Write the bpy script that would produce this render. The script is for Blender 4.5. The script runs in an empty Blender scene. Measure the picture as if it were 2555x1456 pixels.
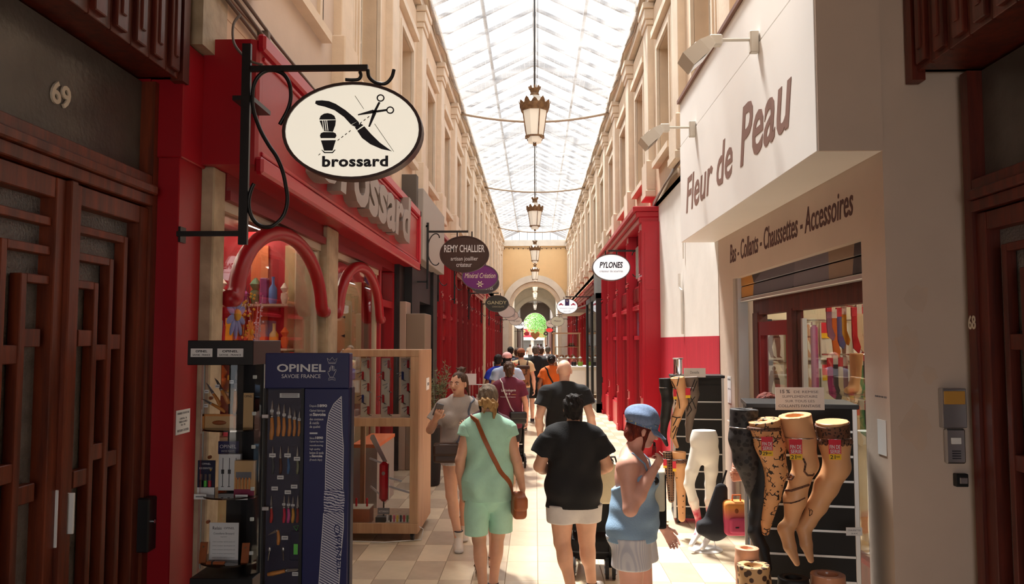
import bpy, math, random
import numpy as np
from mathutils import Vector, Matrix
random.seed(7)
SC = bpy.context.scene
COL = SC.collection
PI = math.pi

# ------------------------------------------------------------------ camera
F_PX, CX, CY = 1950.0, 1277.5, 728.0
EYE = Vector((0.0, 0.0, 2.0))
PITCH = math.atan(122 / F_PX)
YAW = math.atan(57.5 / F_PX)
cam_d = bpy.data.cameras.new('camera')
cam = bpy.data.objects.new('camera', cam_d)
COL.objects.link(cam)
cam_d.sensor_width = 36.0
cam_d.lens = F_PX / 2555 * 36.0
cam_d.clip_end = 500
cam.location = EYE
cam.rotation_euler = (PI / 2 + PITCH, 0, YAW)
SC.camera = cam

# ------------------------------------------------------------------ sky, sun, exposure
world = bpy.data.worlds.new('sky')
SC.world = world
world.use_nodes = True
bg = world.node_tree.nodes['Background']
bg.inputs['Color'].default_value = (0.93, 0.96, 1.0, 1)
bg.inputs['Strength'].default_value = 1.3
sun_d = bpy.data.lights.new('sun', 'SUN')
sun_d.energy = 9.5
sun_d.angle = math.radians(10)
sun_d.color = (1.0, 0.95, 0.88)
sun = bpy.data.objects.new('sun', sun_d)
COL.objects.link(sun)
sun.rotation_euler = Vector((0.20, -0.38, -0.90)).to_track_quat('-Z', 'Y').to_euler()
SC.view_settings.view_transform = 'Standard'
SC.view_settings.look = 'None'
SC.view_settings.gamma = 1.0
SC.view_settings.use_curve_mapping = False
SC.view_settings.exposure = 1.1
SC.cycles.max_bounces = 5
SC.cycles.diffuse_bounces = 3
SC.cycles.light_sampling_threshold = 0.03
SC.cycles.adaptive_threshold = 0.02
SC.cycles.glossy_bounces = 2
SC.cycles.transparent_max_bounces = 12
SC.cycles.caustics_reflective = False
SC.cycles.caustics_refractive = False
SC.cycles.sample_clamp_indirect = 6.0

_R = cam.rotation_euler.to_matrix()
def ray(px, py):
    return _R @ Vector(((px - CX) / F_PX, (CY - py) / F_PX, -1.0))
def at(px, py, Y):
    d = ray(px, py); return EYE + d * (Y / d.y)
def atx(px, py, X):
    d = ray(px, py); return EYE + d * (X / d.x)
def atz(px, py, Z):
    d = ray(px, py); return EYE + d * ((Z - EYE.z) / d.z)

# ------------------------------------------------------------------ helpers
def tag(o, label=None, cat=None, group=None, kind=None):
    if label: o['label'] = label
    if cat: o['category'] = cat
    if group: o['group'] = group
    if kind: o['kind'] = kind
    return o
def thing(name, label, cat, loc=(0, 0, 0), rz=0.0, group=None, kind=None):
    o = bpy.data.objects.new(name, None)
    o.empty_display_size = 0.1
    COL.objects.link(o)
    o.location = loc
    o.rotation_euler = (0, 0, rz)
    return tag(o, label, cat, group, kind)
def root_of(o):
    while o.parent: o = o.parent
    return o
def world_mat(o):
    m = Matrix.LocRotScale(o.location, o.rotation_euler, o.scale)
    while o.parent:
        o = o.parent
        m = Matrix.LocRotScale(o.location, o.rotation_euler, o.scale) @ m
    return m

class MB:
    def __init__(s): s.v = []; s.f = []
    def add(s, vs, fs):
        n = len(s.v); s.v += [tuple(p) for p in vs]; s.f += [tuple(i + n for i in f) for f in fs]; return s
    def box(s, x0, x1, y0, y1, z0, z1, b=0.0):
        if x0 > x1: x0, x1 = x1, x0
        if y0 > y1: y0, y1 = y1, y0
        if z0 > z1: z0, z1 = z1, z0
        if b <= 0:
            return s.add([(x0,y0,z0),(x1,y0,z0),(x1,y1,z0),(x0,y1,z0),(x0,y0,z1),(x1,y0,z1),(x1,y1,z1),(x0,y1,z1)],
              [(0,3,2,1),(4,5,6,7),(0,1,5,4),(1,2,6,5),(2,3,7,6),(3,0,4,7)])
        b = min(b, (x1-x0)/2.01, (y1-y0)/2.01, (z1-z0)/2.01)
        vs = []
        for (x, sx) in ((x0, 1), (x1, -1)):
            for (y, sy) in ((y0, 1), (y1, -1)):
                for (z, sz) in ((z0, 1), (z1, -1)):
                    vs += [(x, y + sy*b, z + sz*b), (x + sx*b, y, z + sz*b), (x + sx*b, y + sy*b, z)]
        i = lambda a, c, e, k: ((a*2 + c)*2 + e)*3 + k
        fs = []
        for a in (0, 1):
            q = [i(a,0,0,0), i(a,0,1,0), i(a,1,1,0), i(a,1,0,0)]; fs.append(q if a == 0 else q[::-1])
            q = [i(0,a,0,1), i(1,a,0,1), i(1,a,1,1), i(0,a,1,1)]; fs.append(q if a == 0 else q[::-1])
            q = [i(0,0,a,2), i(0,1,a,2), i(1,1,a,2), i(1,0,a,2)]; fs.append(q if a == 0 else q[::-1])
        for a in (0, 1):
            for c in (0, 1):
                p = (a + c) % 2
                q = [i(a,c,0,0), i(a,c,0,1), i(a,c,1,1), i(a,c,1,0)]; fs.append(q if p == 0 else q[::-1])
                q = [i(a,0,c,0), i(a,1,c,0), i(a,1,c,2), i(a,0,c,2)]; fs.append(q if p == 0 else q[::-1])
                q = [i(0,a,c,1), i(0,a,c,2), i(1,a,c,2), i(1,a,c,1)]; fs.append(q if p == 0 else q[::-1])
                for e in (0, 1):
                    q = [i(a,c,e,0), i(a,c,e,1), i(a,c,e,2)]; fs.append(q if (a+c+e) % 2 == 1 else q[::-1])
        return s.add(vs, fs)
    def tube(s, pts, r, n=8, closed=False, cap=True):
        pts = [Vector(p) for p in pts]; m = len(pts)
        rs = r if isinstance(r, (list, tuple)) else [r] * m
        vs = []; prev = None
        for k in range(m):
            a = pts[k-1] if (k > 0 or closed) else pts[k]
            b = pts[(k+1) % m] if (k < m-1 or closed) else pts[k]
            t = (b - a).normalized()
            if prev is None:
                u = t.orthogonal().normalized()
            else:
                u = (prev - t * prev.dot(t))
                u = u.normalized() if u.length > 1e-6 else t.orthogonal().normalized()
            prev = u; w = t.cross(u)
            vs += [pts[k] + (u*math.cos(2*PI*j/n) + w*math.sin(2*PI*j/n)) * rs[k] for j in range(n)]
        fs = []
        for k in range(m if closed else m-1):
            k2 = (k+1) % m
            for j in range(n):
                fs.append((k*n+j, k*n+(j+1) % n, k2*n+(j+1) % n, k2*n+j))
        if cap and not closed:
            fs.append(tuple(range(n))[::-1]); fs.append(tuple(range((m-1)*n, m*n)))
        return s.add(vs, fs)
    def cyl(s, a, b, r0, r1=None, n=16): return s.tube([a, b], [r0, r0 if r1 is None else r1], n)
    def bar(s, a, b, w, h=None):
        h = h or w; a = Vector(a); b = Vector(b); t = (b-a).normalized()
        up = Vector((0,0,1)) if abs(t.z) < 0.95 else Vector((0,1,0))
        u = t.cross(up).normalized(); k = u.cross(t)
        vs = [p + u*w/2*i + k*h/2*j for p in (a, b) for (i, j) in ((-1,-1),(1,-1),(1,1),(-1,1))]
        return s.add(vs, [(3,2,1,0),(4,5,6,7),(0,1,5,4),(1,2,6,5),(2,3,7,6),(3,0,4,7)])
    def lathe(s, prof, n=24, c=(0,0,0), ph=0.0, cap=True):
        vs = []; m = len(prof)
        for (r, z) in prof:
            vs += [(c[0]+r*math.cos(2*PI*j/n+ph), c[1]+r*math.sin(2*PI*j/n+ph), c[2]+z) for j in range(n)]
        fs = [(k*n+j, k*n+(j+1) % n, (k+1)*n+(j+1) % n, (k+1)*n+j) for k in range(m-1) for j in range(n)]
        if cap:
            fs.append(tuple(range(n))[::-1]); fs.append(tuple(range((m-1)*n, m*n)))
        return s.add(vs, fs)
    def prism(s, poly, plane, lo, hi):
        def P(a, b, c):
            return {'xz': (a, c, b), 'yz': (c, a, b), 'xy': (a, b, c)}[plane]
        n = len(poly)
        vs = [P(a, b, lo) for a, b in poly] + [P(a, b, hi) for a, b in poly]
        fs = [tuple(range(n)), tuple(range(n, 2*n))[::-1]] + [(j, j+n, (j+1) % n + n, (j+1) % n) for j in range(n)]
        return s.add(vs, fs)
    def fprism(s, poly, org, xd, yd, t):
        """a polygon in the plane (org, xd, yd), raised by t along the normal"""
        org, xd, yd = Vector(org), Vector(xd), Vector(yd); nr = xd.cross(yd); n = len(poly)
        vs = [org + xd*a + yd*b for a, b in poly] + [org + xd*a + yd*b + nr*t for a, b in poly]
        fs = [tuple(range(n))[::-1], tuple(range(n, 2*n))] + [(j, (j+1) % n, (j+1) % n + n, j+n) for j in range(n)]
        return s.add(vs, fs)
    def ell(s, c, r, n=12, m=8, rot=None):
        vs = []; 
        for k in range(m+1):
            t = PI*k/m
            for j in range(n):
                p = Vector((r[0]*math.sin(t)*math.cos(2*PI*j/n), r[1]*math.sin(t)*math.sin(2*PI*j/n), -r[2]*math.cos(t)))
                if rot: p = rot @ p
                vs.append(Vector(c)+p)
        return s.add(vs, [(k*n+j, k*n+(j+1) % n, (k+1)*n+(j+1) % n, (k+1)*n+j) for k in range(m) for j in range(n)])
    def quad(s, a, b, c, d): return s.add([a, b, c, d], [(0,1,2,3)])
    def mesh(s, name, off=None, smooth=False):
        me = bpy.data.meshes.new(name)
        vs = s.v if off is None else [off @ Vector(p) for p in s.v]
        me.from_pydata([tuple(p) for p in vs], [], s.f)
        if smooth:
            me.polygons.foreach_set('use_smooth', [True]*len(me.polygons))
            if smooth != 'all': me.set_sharp_from_angle(angle=math.radians(40))
        me.validate(); me.update()
        return me
    def build(s, name, m, parent=None, smooth=False, local=False):
        """one mesh object; vertices are in world space unless local"""
        off = None
        if parent is not None and not local: off = world_mat(parent).inverted()
        me = s.mesh(name, off, smooth)
        o = bpy.data.objects.new(name, me)
        COL.objects.link(o)
        if m is not None: me.materials.append(m)
        o.parent = parent
        return o

def smooth(pts, n=6):
    P = [Vector(p) for p in pts]; out = []
    for i in range(len(P)-1):
        a, b, c, d = P[max(i-1, 0)], P[i], P[i+1], P[min(i+2, len(P)-1)]
        for k in range(n):
            t = k/n; out.append(0.5*((2*b) + (c-a)*t + (2*a-5*b+4*c-d)*t*t + (3*b-a-3*c+d)*t**3))
    return out + [P[-1]]
def copy_tree(o, parent=None):
    c = o.copy(); COL.objects.link(c)
    c.parent = parent
    for ch in list(o.children): copy_tree(ch, c)
    return c

def text(name, body, org, xd, yd, w, h, m, parent=None, t=0.004, shear=0.0, bold=0.0, local=False, spacing=1.0):
    """lettering of the built-in typeface, fitted to w (and h if given) in the plane (org = lower left, xd, yd)"""
    cu = bpy.data.curves.new(name, 'FONT'); cu.body = body; cu.size = 1.0; cu.shear = shear; cu.offset = bold
    cu.space_character = spacing; cu.resolution_u = 3
    tmp = bpy.data.objects.new(name, cu)
    me = bpy.data.meshes.new_from_object(tmp)
    bpy.data.objects.remove(tmp); bpy.data.curves.remove(cu)
    n = len(me.vertices); co = np.zeros(n*3, np.float32); me.vertices.foreach_get('co', co); co = co.reshape(-1, 3)
    lo, hi = co.min(0), co.max(0); sx = w / max(hi[0]-lo[0], 1e-6); sy = (h / max(hi[1]-lo[1], 1e-6)) if h else sx
    fs = [tuple(p.vertices) for p in me.polygons]
    edges = {}
    for f in fs:
        for a, b in zip(f, f[1:]+f[:1]):
            edges[(a, b)] = edges.get((a, b), 0) + 1
    bpy.data.meshes.remove(me)
    org, xd, yd = Vector(org), Vector(xd).normalized(), Vector(yd).normalized(); nr = xd.cross(yd)
    base = [org + xd*float((c[0]-lo[0])*sx) + yd*float((c[1]-lo[1])*sy) for c in co]
    mb = MB()
    sides = [(b, a, a+n, b+n) for (a, b) in edges if (b, a) not in edges]
    flip = False
    if fs:
        a, b, c = base[fs[0][0]], base[fs[0][1]], base[fs[0][2]]
        flip = (b-a).cross(c-a).dot(nr) < 0
    top = [tuple(i+n for i in (f[::-1] if flip else f)) for f in fs]
    mb.add(base + [p + nr*t for p in base], top + sides)
    return mb.build(name, m, parent, local=local)

# ------------------------------------------------------------------ materials
MATS = {}
def nodes_of(m):
    m.use_nodes = True; nt = m.node_tree
    return nt, nt.nodes['Principled BSDF']
def mat(name, col, rough=0.6, metal=0.0, var=0.0, scale=6.0, bump=0.0, bscale=40.0, col2=None, stretch=None, spec=0.5, emis=0.0, alpha=1.0, per_obj=0.0, sheen=0.0, coat=0.0, sss=0.0):
    if name in MATS: return MATS[name]
    m = bpy.data.materials.new(name); MATS[name] = m
    nt, b = nodes_of(m); N = nt.nodes; L = nt.links
    c = (*col, 1.0)
    b.inputs['Base Color'].default_value = c
    b.inputs['Roughness'].default_value = rough
    b.inputs['Metallic'].default_value = metal
    b.inputs['Specular IOR Level'].default_value = spec
    if sheen: b.inputs['Sheen Weight'].default_value = sheen
    if coat: b.inputs['Coat Weight'].default_value = coat; b.inputs['Coat Roughness'].default_value = 0.15
    if sss:
        b.inputs['Subsurface Weight'].default_value = sss; b.inputs['Subsurface Radius'].default_value = (0.02, 0.008, 0.004)
    if 0 < emis < 2: m.cycles.emission_sampling = 'NONE'
    if emis: b.inputs['Emission Color'].default_value = c; b.inputs['Emission Strength'].default_value = emis
    if var or col2 or bump:
        tc = N.new('ShaderNodeTexCoord'); mp = N.new('ShaderNodeMapping')
        L.new(tc.outputs['Object'], mp.inputs['Vector'])
        if stretch: mp.inputs['Scale'].default_value = stretch
    if var or col2:
        nz = N.new('ShaderNodeTexNoise'); nz.inputs['Scale'].default_value = scale; nz.inputs['Detail'].default_value = 3; nz.inputs['Roughness'].default_value = 0.6
        L.new(mp.outputs['Vector'], nz.inputs['Vector'])
        rp = N.new('ShaderNodeValToRGB'); L.new(nz.outputs['Fac'], rp.inputs['Fac'])
        d = col2 or tuple(max(0, x*(1-var)) for x in col); e = col if col2 else tuple(min(1, x*(1+var*0.6)) for x in col)
        rp.color_ramp.elements[0].position = 0.32; rp.color_ramp.elements[1].position = 0.68
        rp.color_ramp.elements[0].color = (*d, 1); rp.color_ramp.elements[1].color = (*e, 1)
        out = rp.outputs['Color']
        if per_obj:
            oi = N.new('ShaderNodeObjectInfo'); hs = N.new('ShaderNodeHueSaturation'); mr = N.new('ShaderNodeMapRange')
            L.new(oi.outputs['Random'], mr.inputs['Value']); mr.inputs['To Min'].default_value = 1-per_obj; mr.inputs['To Max'].default_value = 1+per_obj
            L.new(mr.outputs['Result'], hs.inputs['Value']); L.new(out, hs.inputs['Color']); out = hs.outputs['Color']
        L.new(out, b.inputs['Base Color'])
    if bump:
        n2 = N.new('ShaderNodeTexNoise'); n2.inputs['Scale'].default_value = bscale; n2.inputs['Detail'].default_value = 2
        L.new(mp.outputs['Vector'], n2.inputs['Vector'])
        bp = N.new('ShaderNodeBump'); bp.inputs['Strength'].default_value = bump; bp.inputs['Distance'].default_value = 0.02
        L.new(n2.outputs['Fac'], bp.inputs['Height']); L.new(bp.outputs['Normal'], b.inputs['Normal'])
    return m
def glass_mat(name, tint=(0.95, 0.97, 0.96), refl=0.06, rough=0.0):
    if name in MATS: return MATS[name]
    m = bpy.data.materials.new(name); MATS[name] = m; m.use_nodes = True
    nt = m.node_tree; N = nt.nodes; L = nt.links; N.remove(N['Principled BSDF'])
    tr = N.new('ShaderNodeBsdfTransparent'); tr.inputs['Color'].default_value = (*tint, 1)
    gl = N.new('ShaderNodeBsdfGlossy'); gl.inputs['Roughness'].default_value = rough
    lw = N.new('ShaderNodeLayerWeight'); lw.inputs['Blend'].default_value = 0.5
    pw = N.new('ShaderNodeMath'); pw.operation = 'POWER'; pw.inputs[1].default_value = 5.0; L.new(lw.outputs['Facing'], pw.inputs[0])
    ad = N.new('ShaderNodeMath'); ad.operation = 'MULTIPLY_ADD'; ad.inputs[1].default_value = 0.9; ad.inputs[2].default_value = refl; ad.use_clamp = True
    L.new(pw.outputs[0], ad.inputs[0])
    mx = N.new('ShaderNodeMixShader'); L.new(ad.outputs[0], mx.inputs['Fac']); L.new(tr.outputs[0], mx.inputs[1]); L.new(gl.outputs[0], mx.inputs[2])
    L.new(mx.outputs[0], N['Material Output'].inputs['Surface'])
    return m
def wave_mat(name, c1, c2, scale, axis='X', dist=0.0, rough=0.7, thr=0.5, rot=(0,0,0), soft=0.02):
    """two-colour stripes in object space"""
    if name in MATS: return MATS[name]
    m = bpy.data.materials.new(name); MATS[name] = m
    nt, b = nodes_of(m); N = nt.nodes; L = nt.links
    tc = N.new('ShaderNodeTexCoord'); mp = N.new('ShaderNodeMapping'); mp.inputs['Rotation'].default_value = rot
    L.new(tc.outputs['Object'], mp.inputs['Vector'])
    w = N.new('ShaderNodeTexWave'); w.bands_direction = axis; w.inputs['Scale'].default_value = scale; w.inputs['Distortion'].default_value = dist
    L.new(mp.outputs['Vector'], w.inputs['Vector'])
    rp = N.new('ShaderNodeValToRGB'); L.new(w.outputs['Fac'], rp.inputs['Fac'])
    rp.color_ramp.elements[0].position = thr - soft; rp.color_ramp.elements[1].position = thr + soft
    rp.color_ramp.elements[0].color = (*c1, 1); rp.color_ramp.elements[1].color = (*c2, 1)
    L.new(rp.outputs['Color'], b.inputs['Base Color']); b.inputs['Roughness'].default_value = rough
    return m
def spots_mat(name, c1, c2, scale, thr=0.3, rough=0.6, rand=1.0, kind='F1', soft=0.03, stretch=(1,1,1)):
    if name in MATS: return MATS[name]
    m = bpy.data.materials.new(name); MATS[name] = m
    nt, b = nodes_of(m); N = nt.nodes; L = nt.links
    tc = N.new('ShaderNodeTexCoord'); mp = N.new('ShaderNodeMapping'); mp.inputs['Scale'].default_value = stretch
    L.new(tc.outputs['Object'], mp.inputs['Vector'])
    w = N.new('ShaderNodeTexVoronoi'); w.inputs['Scale'].default_value = scale; w.inputs['Randomness'].default_value = rand
    if kind != 'F1': w.feature = kind
    L.new(mp.outputs['Vector'], w.inputs['Vector'])
    rp = N.new('ShaderNodeValToRGB'); L.new(w.outputs['Distance'], rp.inputs['Fac'])
    rp.color_ramp.elements[0].position = max(0, thr - soft); rp.color_ramp.elements[1].position = thr + soft
    rp.color_ramp.elements[0].color = (*c1, 1); rp.color_ramp.elements[1].color = (*c2, 1)
    L.new(rp.outputs['Color'], b.inputs['Base Color']); b.inputs['Roughness'].default_value = rough
    return m
def srgb(r, g, b):
    f = lambda c: ((c/255+0.055)/1.055)**2.4 if c > 10 else c/255/12.92
    return (f(r), f(g), f(b))

M_STONE = mat('stone_upper', srgb(224, 197, 168), 0.85, var=0.08, scale=1.6, bump=0.15, bscale=18)
M_STONE2 = mat('stone_pale', srgb(227, 208, 186), 0.85, var=0.08, scale=2.5, bump=0.1, bscale=25)
M_PLASTER = mat('plaster_white', srgb(240, 236, 230), 0.8, var=0.05, scale=2.0, bump=0.08, bscale=12)
M_BEIGE = mat('wall_beige', srgb(208, 188, 172), 0.8, var=0.06, scale=1.2, bump=0.1, bscale=14)
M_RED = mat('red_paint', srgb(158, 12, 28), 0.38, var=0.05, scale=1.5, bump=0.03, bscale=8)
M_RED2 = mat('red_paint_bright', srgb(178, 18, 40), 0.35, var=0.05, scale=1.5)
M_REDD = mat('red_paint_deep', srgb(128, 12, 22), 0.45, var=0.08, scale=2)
M_WOOD = mat('dark_wood', srgb(128, 54, 24), 0.42, col2=srgb(80, 30, 13), scale=3.0, stretch=(6, 6, 0.5), bump=0.08, bscale=30)
M_WOODR = mat('dark_wood_red', srgb(104, 38, 24), 0.45, col2=srgb(66, 22, 14), scale=3.0, stretch=(6, 6, 0.5), bump=0.08, bscale=30)
M_OAK = mat('pale_oak', srgb(196, 158, 122), 0.5, col2=srgb(172, 132, 98), scale=2.5, stretch=(10, 10, 0.7), bump=0.03)
M_BLACK = mat('black_paint', (0.008, 0.008, 0.009), 0.45)
M_BLACKM = mat('black_matt', (0.012, 0.012, 0.013), 0.8)
M_IRON = mat('black_iron', (0.012, 0.012, 0.013), 0.4, var=0.2, scale=20)
M_MARBLE = mat('veined_limestone', srgb(196, 176, 146), 0.6, col2=srgb(150, 130, 104), scale=3.2, bump=0.25, bscale=22)
M_GLASS = glass_mat('shop_glass', refl=0.07)
M_CLEAR = glass_mat('clear_acrylic', (0.98, 0.985, 0.985), 0.03)
M_ROOFG = glass_mat('roof_glass', (0.93, 0.95, 0.96), 0.03)
M_CHROME = mat('chrome', (0.75, 0.75, 0.77), 0.15, 1.0)
M_STEEL = mat('brushed_steel', (0.55, 0.55, 0.56), 0.35, 1.0)
M_ALU = mat('aluminium', (0.62, 0.6, 0.58), 0.4, 0.8)
M_WHITE = mat('white_lacquer', (0.82, 0.81, 0.79), 0.4)
M_PAPER = mat('white_paper', (0.82, 0.81, 0.80), 0.8)
M_INK = mat('dark_ink', (0.02, 0.02, 0.03), 0.7)
M_INKG = mat('grey_ink', (0.18, 0.18, 0.2), 0.7)
M_PRINTW = mat('white_print', (0.75, 0.75, 0.76), 0.7)
M_GREYL = mat('grey_letters', srgb(150, 138, 132), 0.45, 0.3)
M_CABLE = mat('grey_cable', srgb(110, 96, 86), 0.6)
M_CREAM = mat('cream_wall', srgb(226, 214, 188), 0.75)
M_GREYF = mat('grey_fascia', srgb(168, 160, 152), 0.6)
M_TAUPE = mat('taupe_panel', srgb(134, 116, 98), 0.6)
M_ZINC = mat('lead_flashing', srgb(190, 185, 182), 0.6)
M_BRASS = mat('aged_bronze', srgb(150, 118, 84), 0.5, 0.35, col2=srgb(104, 76, 54), scale=14)
# ================================================================== the passage itself
HW = 2.2            # half width of the passage between the shop fronts
Y0, Y1 = 4.95, 51.0 # glazed part starts / arch wall
M_TILE_L = mat('tile_cream', srgb(232, 212, 182), 0.26, var=0.07, scale=5, per_obj=0.07, spec=0.4)
M_TILE_D = mat('tile_taupe', srgb(202, 182, 158), 0.26, var=0.08, scale=5, per_obj=0.07, spec=0.4)
M_GROUT = mat('grout', srgb(150, 132, 112), 0.9)

fl = MB().box(-3.2, 3.2, -5.0, 112, -0.2, -0.006).build('floor', M_GROUT)
tag(fl, 'cream and taupe chequered stone floor of the passage', None, None, 'structure')
TW, TL = 0.2765, 0.56
tmesh = []
for m in (M_TILE_L, M_TILE_D):
    me = MB().box(0.002, TW-0.002, 0.002, TL-0.002, -0.02, 0, 0.002).mesh('tile'); me.materials.append(m); tmesh.append(me)
rest = [MB(), MB()]; n_t = 0
for r in range(-1, 82):
    for c in range(-8, 8):
        k = (r + c) % 2
        if -1.2 < c < 2.2 and (r*7 + c*3) % 4: k = 0
        x, y = c*TW + 0.02, 5.0 + r*TL
        if r >= 1 and n_t < 300:
            o = bpy.data.objects.new('tile', tmesh[k]); COL.objects.link(o); o.location = (x, y, 0); o.parent = fl; n_t += 1
        else:
            rest[k].box(x+0.002, x+TW-0.002, y+0.002, y+TL-0.002, -0.02, 0)
for k, nm in ((0, M_TILE_L), (1, M_TILE_D)):
    tag(rest[k].build('distant_tiles', nm, fl), kind='stuff')

def struct(name, mb, m, label=None, smooth=False):
    return tag(mb.build(name, m, None, smooth), label, None, None, 'structure')

# ---------------- upper facades: bays every 3 m
M_WINF = mat('window_frame_grey', srgb(222, 212, 196), 0.5)
M_WGLASS = glass_mat('old_window_glass', (0.35, 0.36, 0.36), 0.16)
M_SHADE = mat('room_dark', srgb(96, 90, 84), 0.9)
M_GAP = mat('slot_dark', (0.03, 0.03, 0.035), 0.7)
M_PEACH = mat('peach_render', srgb(238, 200, 148), 0.85, var=0.05, scale=1.0)
bays = [7.0 + 3*k for k in range(15)]
for sgn, nm in ((-1, 'left'), (1, 'right')):
    X = lambda d: sgn*(HW + d)      # d > 0 goes into the wall
    w = MB()
    zs, zh = 5.15, 7.15            # sill, head
    # wall made of strips around the window openings
    w.box(X(0.0), X(0.35), Y0, Y1, 4.3, zs)
    w.box(X(0.0), X(0.35), Y0, Y1, zh, 8.15)
    prev = Y0
    for yc in bays:
        w.box(X(0.0), X(0.35), prev, yc-0.6, zs, zh); prev = yc+0.6
    w.box(X(0.0), X(0.35), prev, Y1, zs, zh)
    wall = struct('wall_' + nm, w, M_STONE, 'peach stone upper wall on the %s side with tall windows' % nm)
    # base wall behind the shops
    # entablature
    e = MB()
    e.box(X(-0.10), X(0.35), Y0, Y1, 8.25, 8.45).box(X(-0.22), X(0.35), Y0, Y1, 8.45, 8.6)
    e.build('cornice', M_STONE2, wall)
    for k, yc in enumerate(bays):
        # near-black strip filling the slot under the cornice
        MB().box(X(0.06), X(0.30), yc-1.2, yc+1.2, 8.15, 8.25).build('dark_slot', M_GAP, wall)
    pil = MB()
    yc = 0.0
    pil.box(X(-0.11), X(0.01), yc-0.26, yc+0.26, 5.3, 7.85, 0.01)
    pil.box(X(-0.16), X(0.01), yc-0.31, yc+0.31, 4.75, 5.3, 0.015)
    pil.box(X(-0.18), X(0.01), yc-0.33, yc+0.33, 4.62, 4.75, 0.015)
    pil.box(X(-0.14), X(0.01), yc-0.29, yc+0.29, 7.85, 7.95, 0.01).box(X(-0.17), X(0.01), yc-0.32, yc+0.32, 7.95, 8.14, 0.012).box(X(-0.20), X(0.01), yc-0.36, yc+0.36, 8.14, 8.25, 0.012)
    pil_me = pil.mesh('pilaster'); pil_me.materials.append(M_STONE2)
    fr = MB()
    for a, d in ((0.60, 0.05), (0.68, 0.03), (0.76, 0.015)):
        b_ = a + 0.08
        fr.box(X(-d), X(0.004), -b_, -a, zs, zh + b_ - 0.6).box(X(-d), X(0.004), a, b_, zs, zh + b_ - 0.6).box(X(-d), X(0.004), -a, a, zh + a - 0.6, zh + b_ - 0.6)
    fr.box(X(-0.10), X(0.0), -0.92, 0.92, zh+0.30, zh+0.42)
    fr.box(X(-0.12), X(0.1), -0.8, 0.8, zs-0.1, zs)
    fr_me = fr.mesh('window_surround'); fr_me.materials.append(M_STONE2)
    sa = MB()
    sa.box(X(0.20), X(0.26), -0.6, -0.54, zs, zh).box(X(0.20), X(0.26), 0.54, 0.6, zs, zh).box(X(0.19), X(0.26), -0.04, 0.04, zs, zh)
    for z in (zs, zs+0.48, zs+0.96, zs+1.44, zh-0.06): sa.box(X(0.205), X(0.25), -0.6, 0.6, z, z+0.06 if z in (zs, zh-0.06) else z+0.03)
    sa_me = sa.mesh('sash'); sa_me.materials.append(M_WINF)
    gl_me = MB().box(X(0.225), X(0.231), -0.54, 0.54, zs, zh).mesh('pane'); gl_me.materials.append(M_WGLASS)
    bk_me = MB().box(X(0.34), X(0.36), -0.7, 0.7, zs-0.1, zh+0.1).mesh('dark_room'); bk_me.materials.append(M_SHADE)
    for k, yc in enumerate(bays):
        for me in (fr_me,):
            o = bpy.data.objects.new('window_surround', me); COL.objects.link(o); o.location = (0, yc, 0); o.parent = wall
        wi = tag(thing('window_%d' % (k + 1 + (20 if sgn > 0 else 0)), 'tall upper window %d bays along the %s wall' % (k+1, nm), None, (0, yc, 0)), kind='structure')
        for n_, me in (('sash', sa_me), ('pane', gl_me), ('dark_room', bk_me)):
            o = bpy.data.objects.new(n_, me); COL.objects.link(o); o.parent = wi
    for yc in [5.5 + 3*k for k in range(16)]:
        o = bpy.data.objects.new('pilaster', pil_me); COL.objects.link(o); o.location = (0, yc, 0); o.parent = wall

# ---------------- glass roof
EAVE, RIDGE = 8.62, 9.75
M_FRAME = mat('roof_iron', srgb(172, 170, 170), 0.6)
roof = MB()
for sgn in (-1, 1):
    roof.box(sgn*2.42, sgn*2.22, Y0, Y1, 8.55, 8.68)
    xm = sgn*1.1; zm = EAVE + (RIDGE-EAVE)*0.5
    roof.bar((xm, Y0, zm-0.06), (xm, Y1, zm-0.06), 0.07, 0.12)
roof.bar((0, Y0, RIDGE-0.06), (0, Y1, RIDGE-0.06), 0.09, 0.14)
roof = struct('ceiling', roof, M_FRAME, 'pitched glass roof on slender iron rafters above the passage')
RS = 0.92
nr = int((Y1 - Y0) / RS)
for sgn in (-1, 1):
    rme = MB().bar((0, 0, RIDGE), (sgn*2.35, 0, EAVE), 0.06, 0.07).mesh('rafter'); rme.materials.append(M_FRAME)
    pme = MB(); a = Vector((0, 0.03, RIDGE+0.03)); b_ = Vector((sgn*2.35, 0.03, EAVE+0.03))
    pme.add([a, b_, b_+Vector((0, RS-0.06, 0)), a+Vector((0, RS-0.06, 0))], [(0,1,2,3)])
    pme = pme.mesh('pane'); pme.materials.append(M_ROOFG)
    for k in range(nr+1):
        y = Y0 + k*RS
        o = bpy.data.objects.new('rafter', rme); COL.objects.link(o); o.location = (0, y, 0); o.parent = roof
        if k < nr:
            o = bpy.data.objects.new('pane', pme); COL.objects.link(o); o.location = (0, y, 0); o.parent = roof
    for y in (9, 15, 21, 27, 33, 39, 45, 50.5):
        MB().bar((0, y, RIDGE-0.13), (sgn*2.3, y, EAVE-0.08), 0.12, 0.16).build('truss', M_FRAME, roof)
    # glazed gable above the arch wall
for k in range(9):
    x = -2.0 + k*0.5; z1 = RIDGE - (RIDGE-EAVE)*abs(x)/2.35
    MB().bar((x, Y1+0.05, 8.6), (x, Y1+0.05, z1), 0.03).build('gable_bar', M_IRON, roof)
MB().bar((-1.1, Y1-2.5, 9.15), (1.1, Y1-2.5, 9.15), 0.05).bar((-1.1, Y1-2.5, 9.15), (-1.25, Y1-2.5, 9.6), 0.04).bar((1.1, Y1-2.5, 9.15), (1.25, Y1-2.5, 9.6), 0.04).build('tie_bar', M_IRON, roof)

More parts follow.
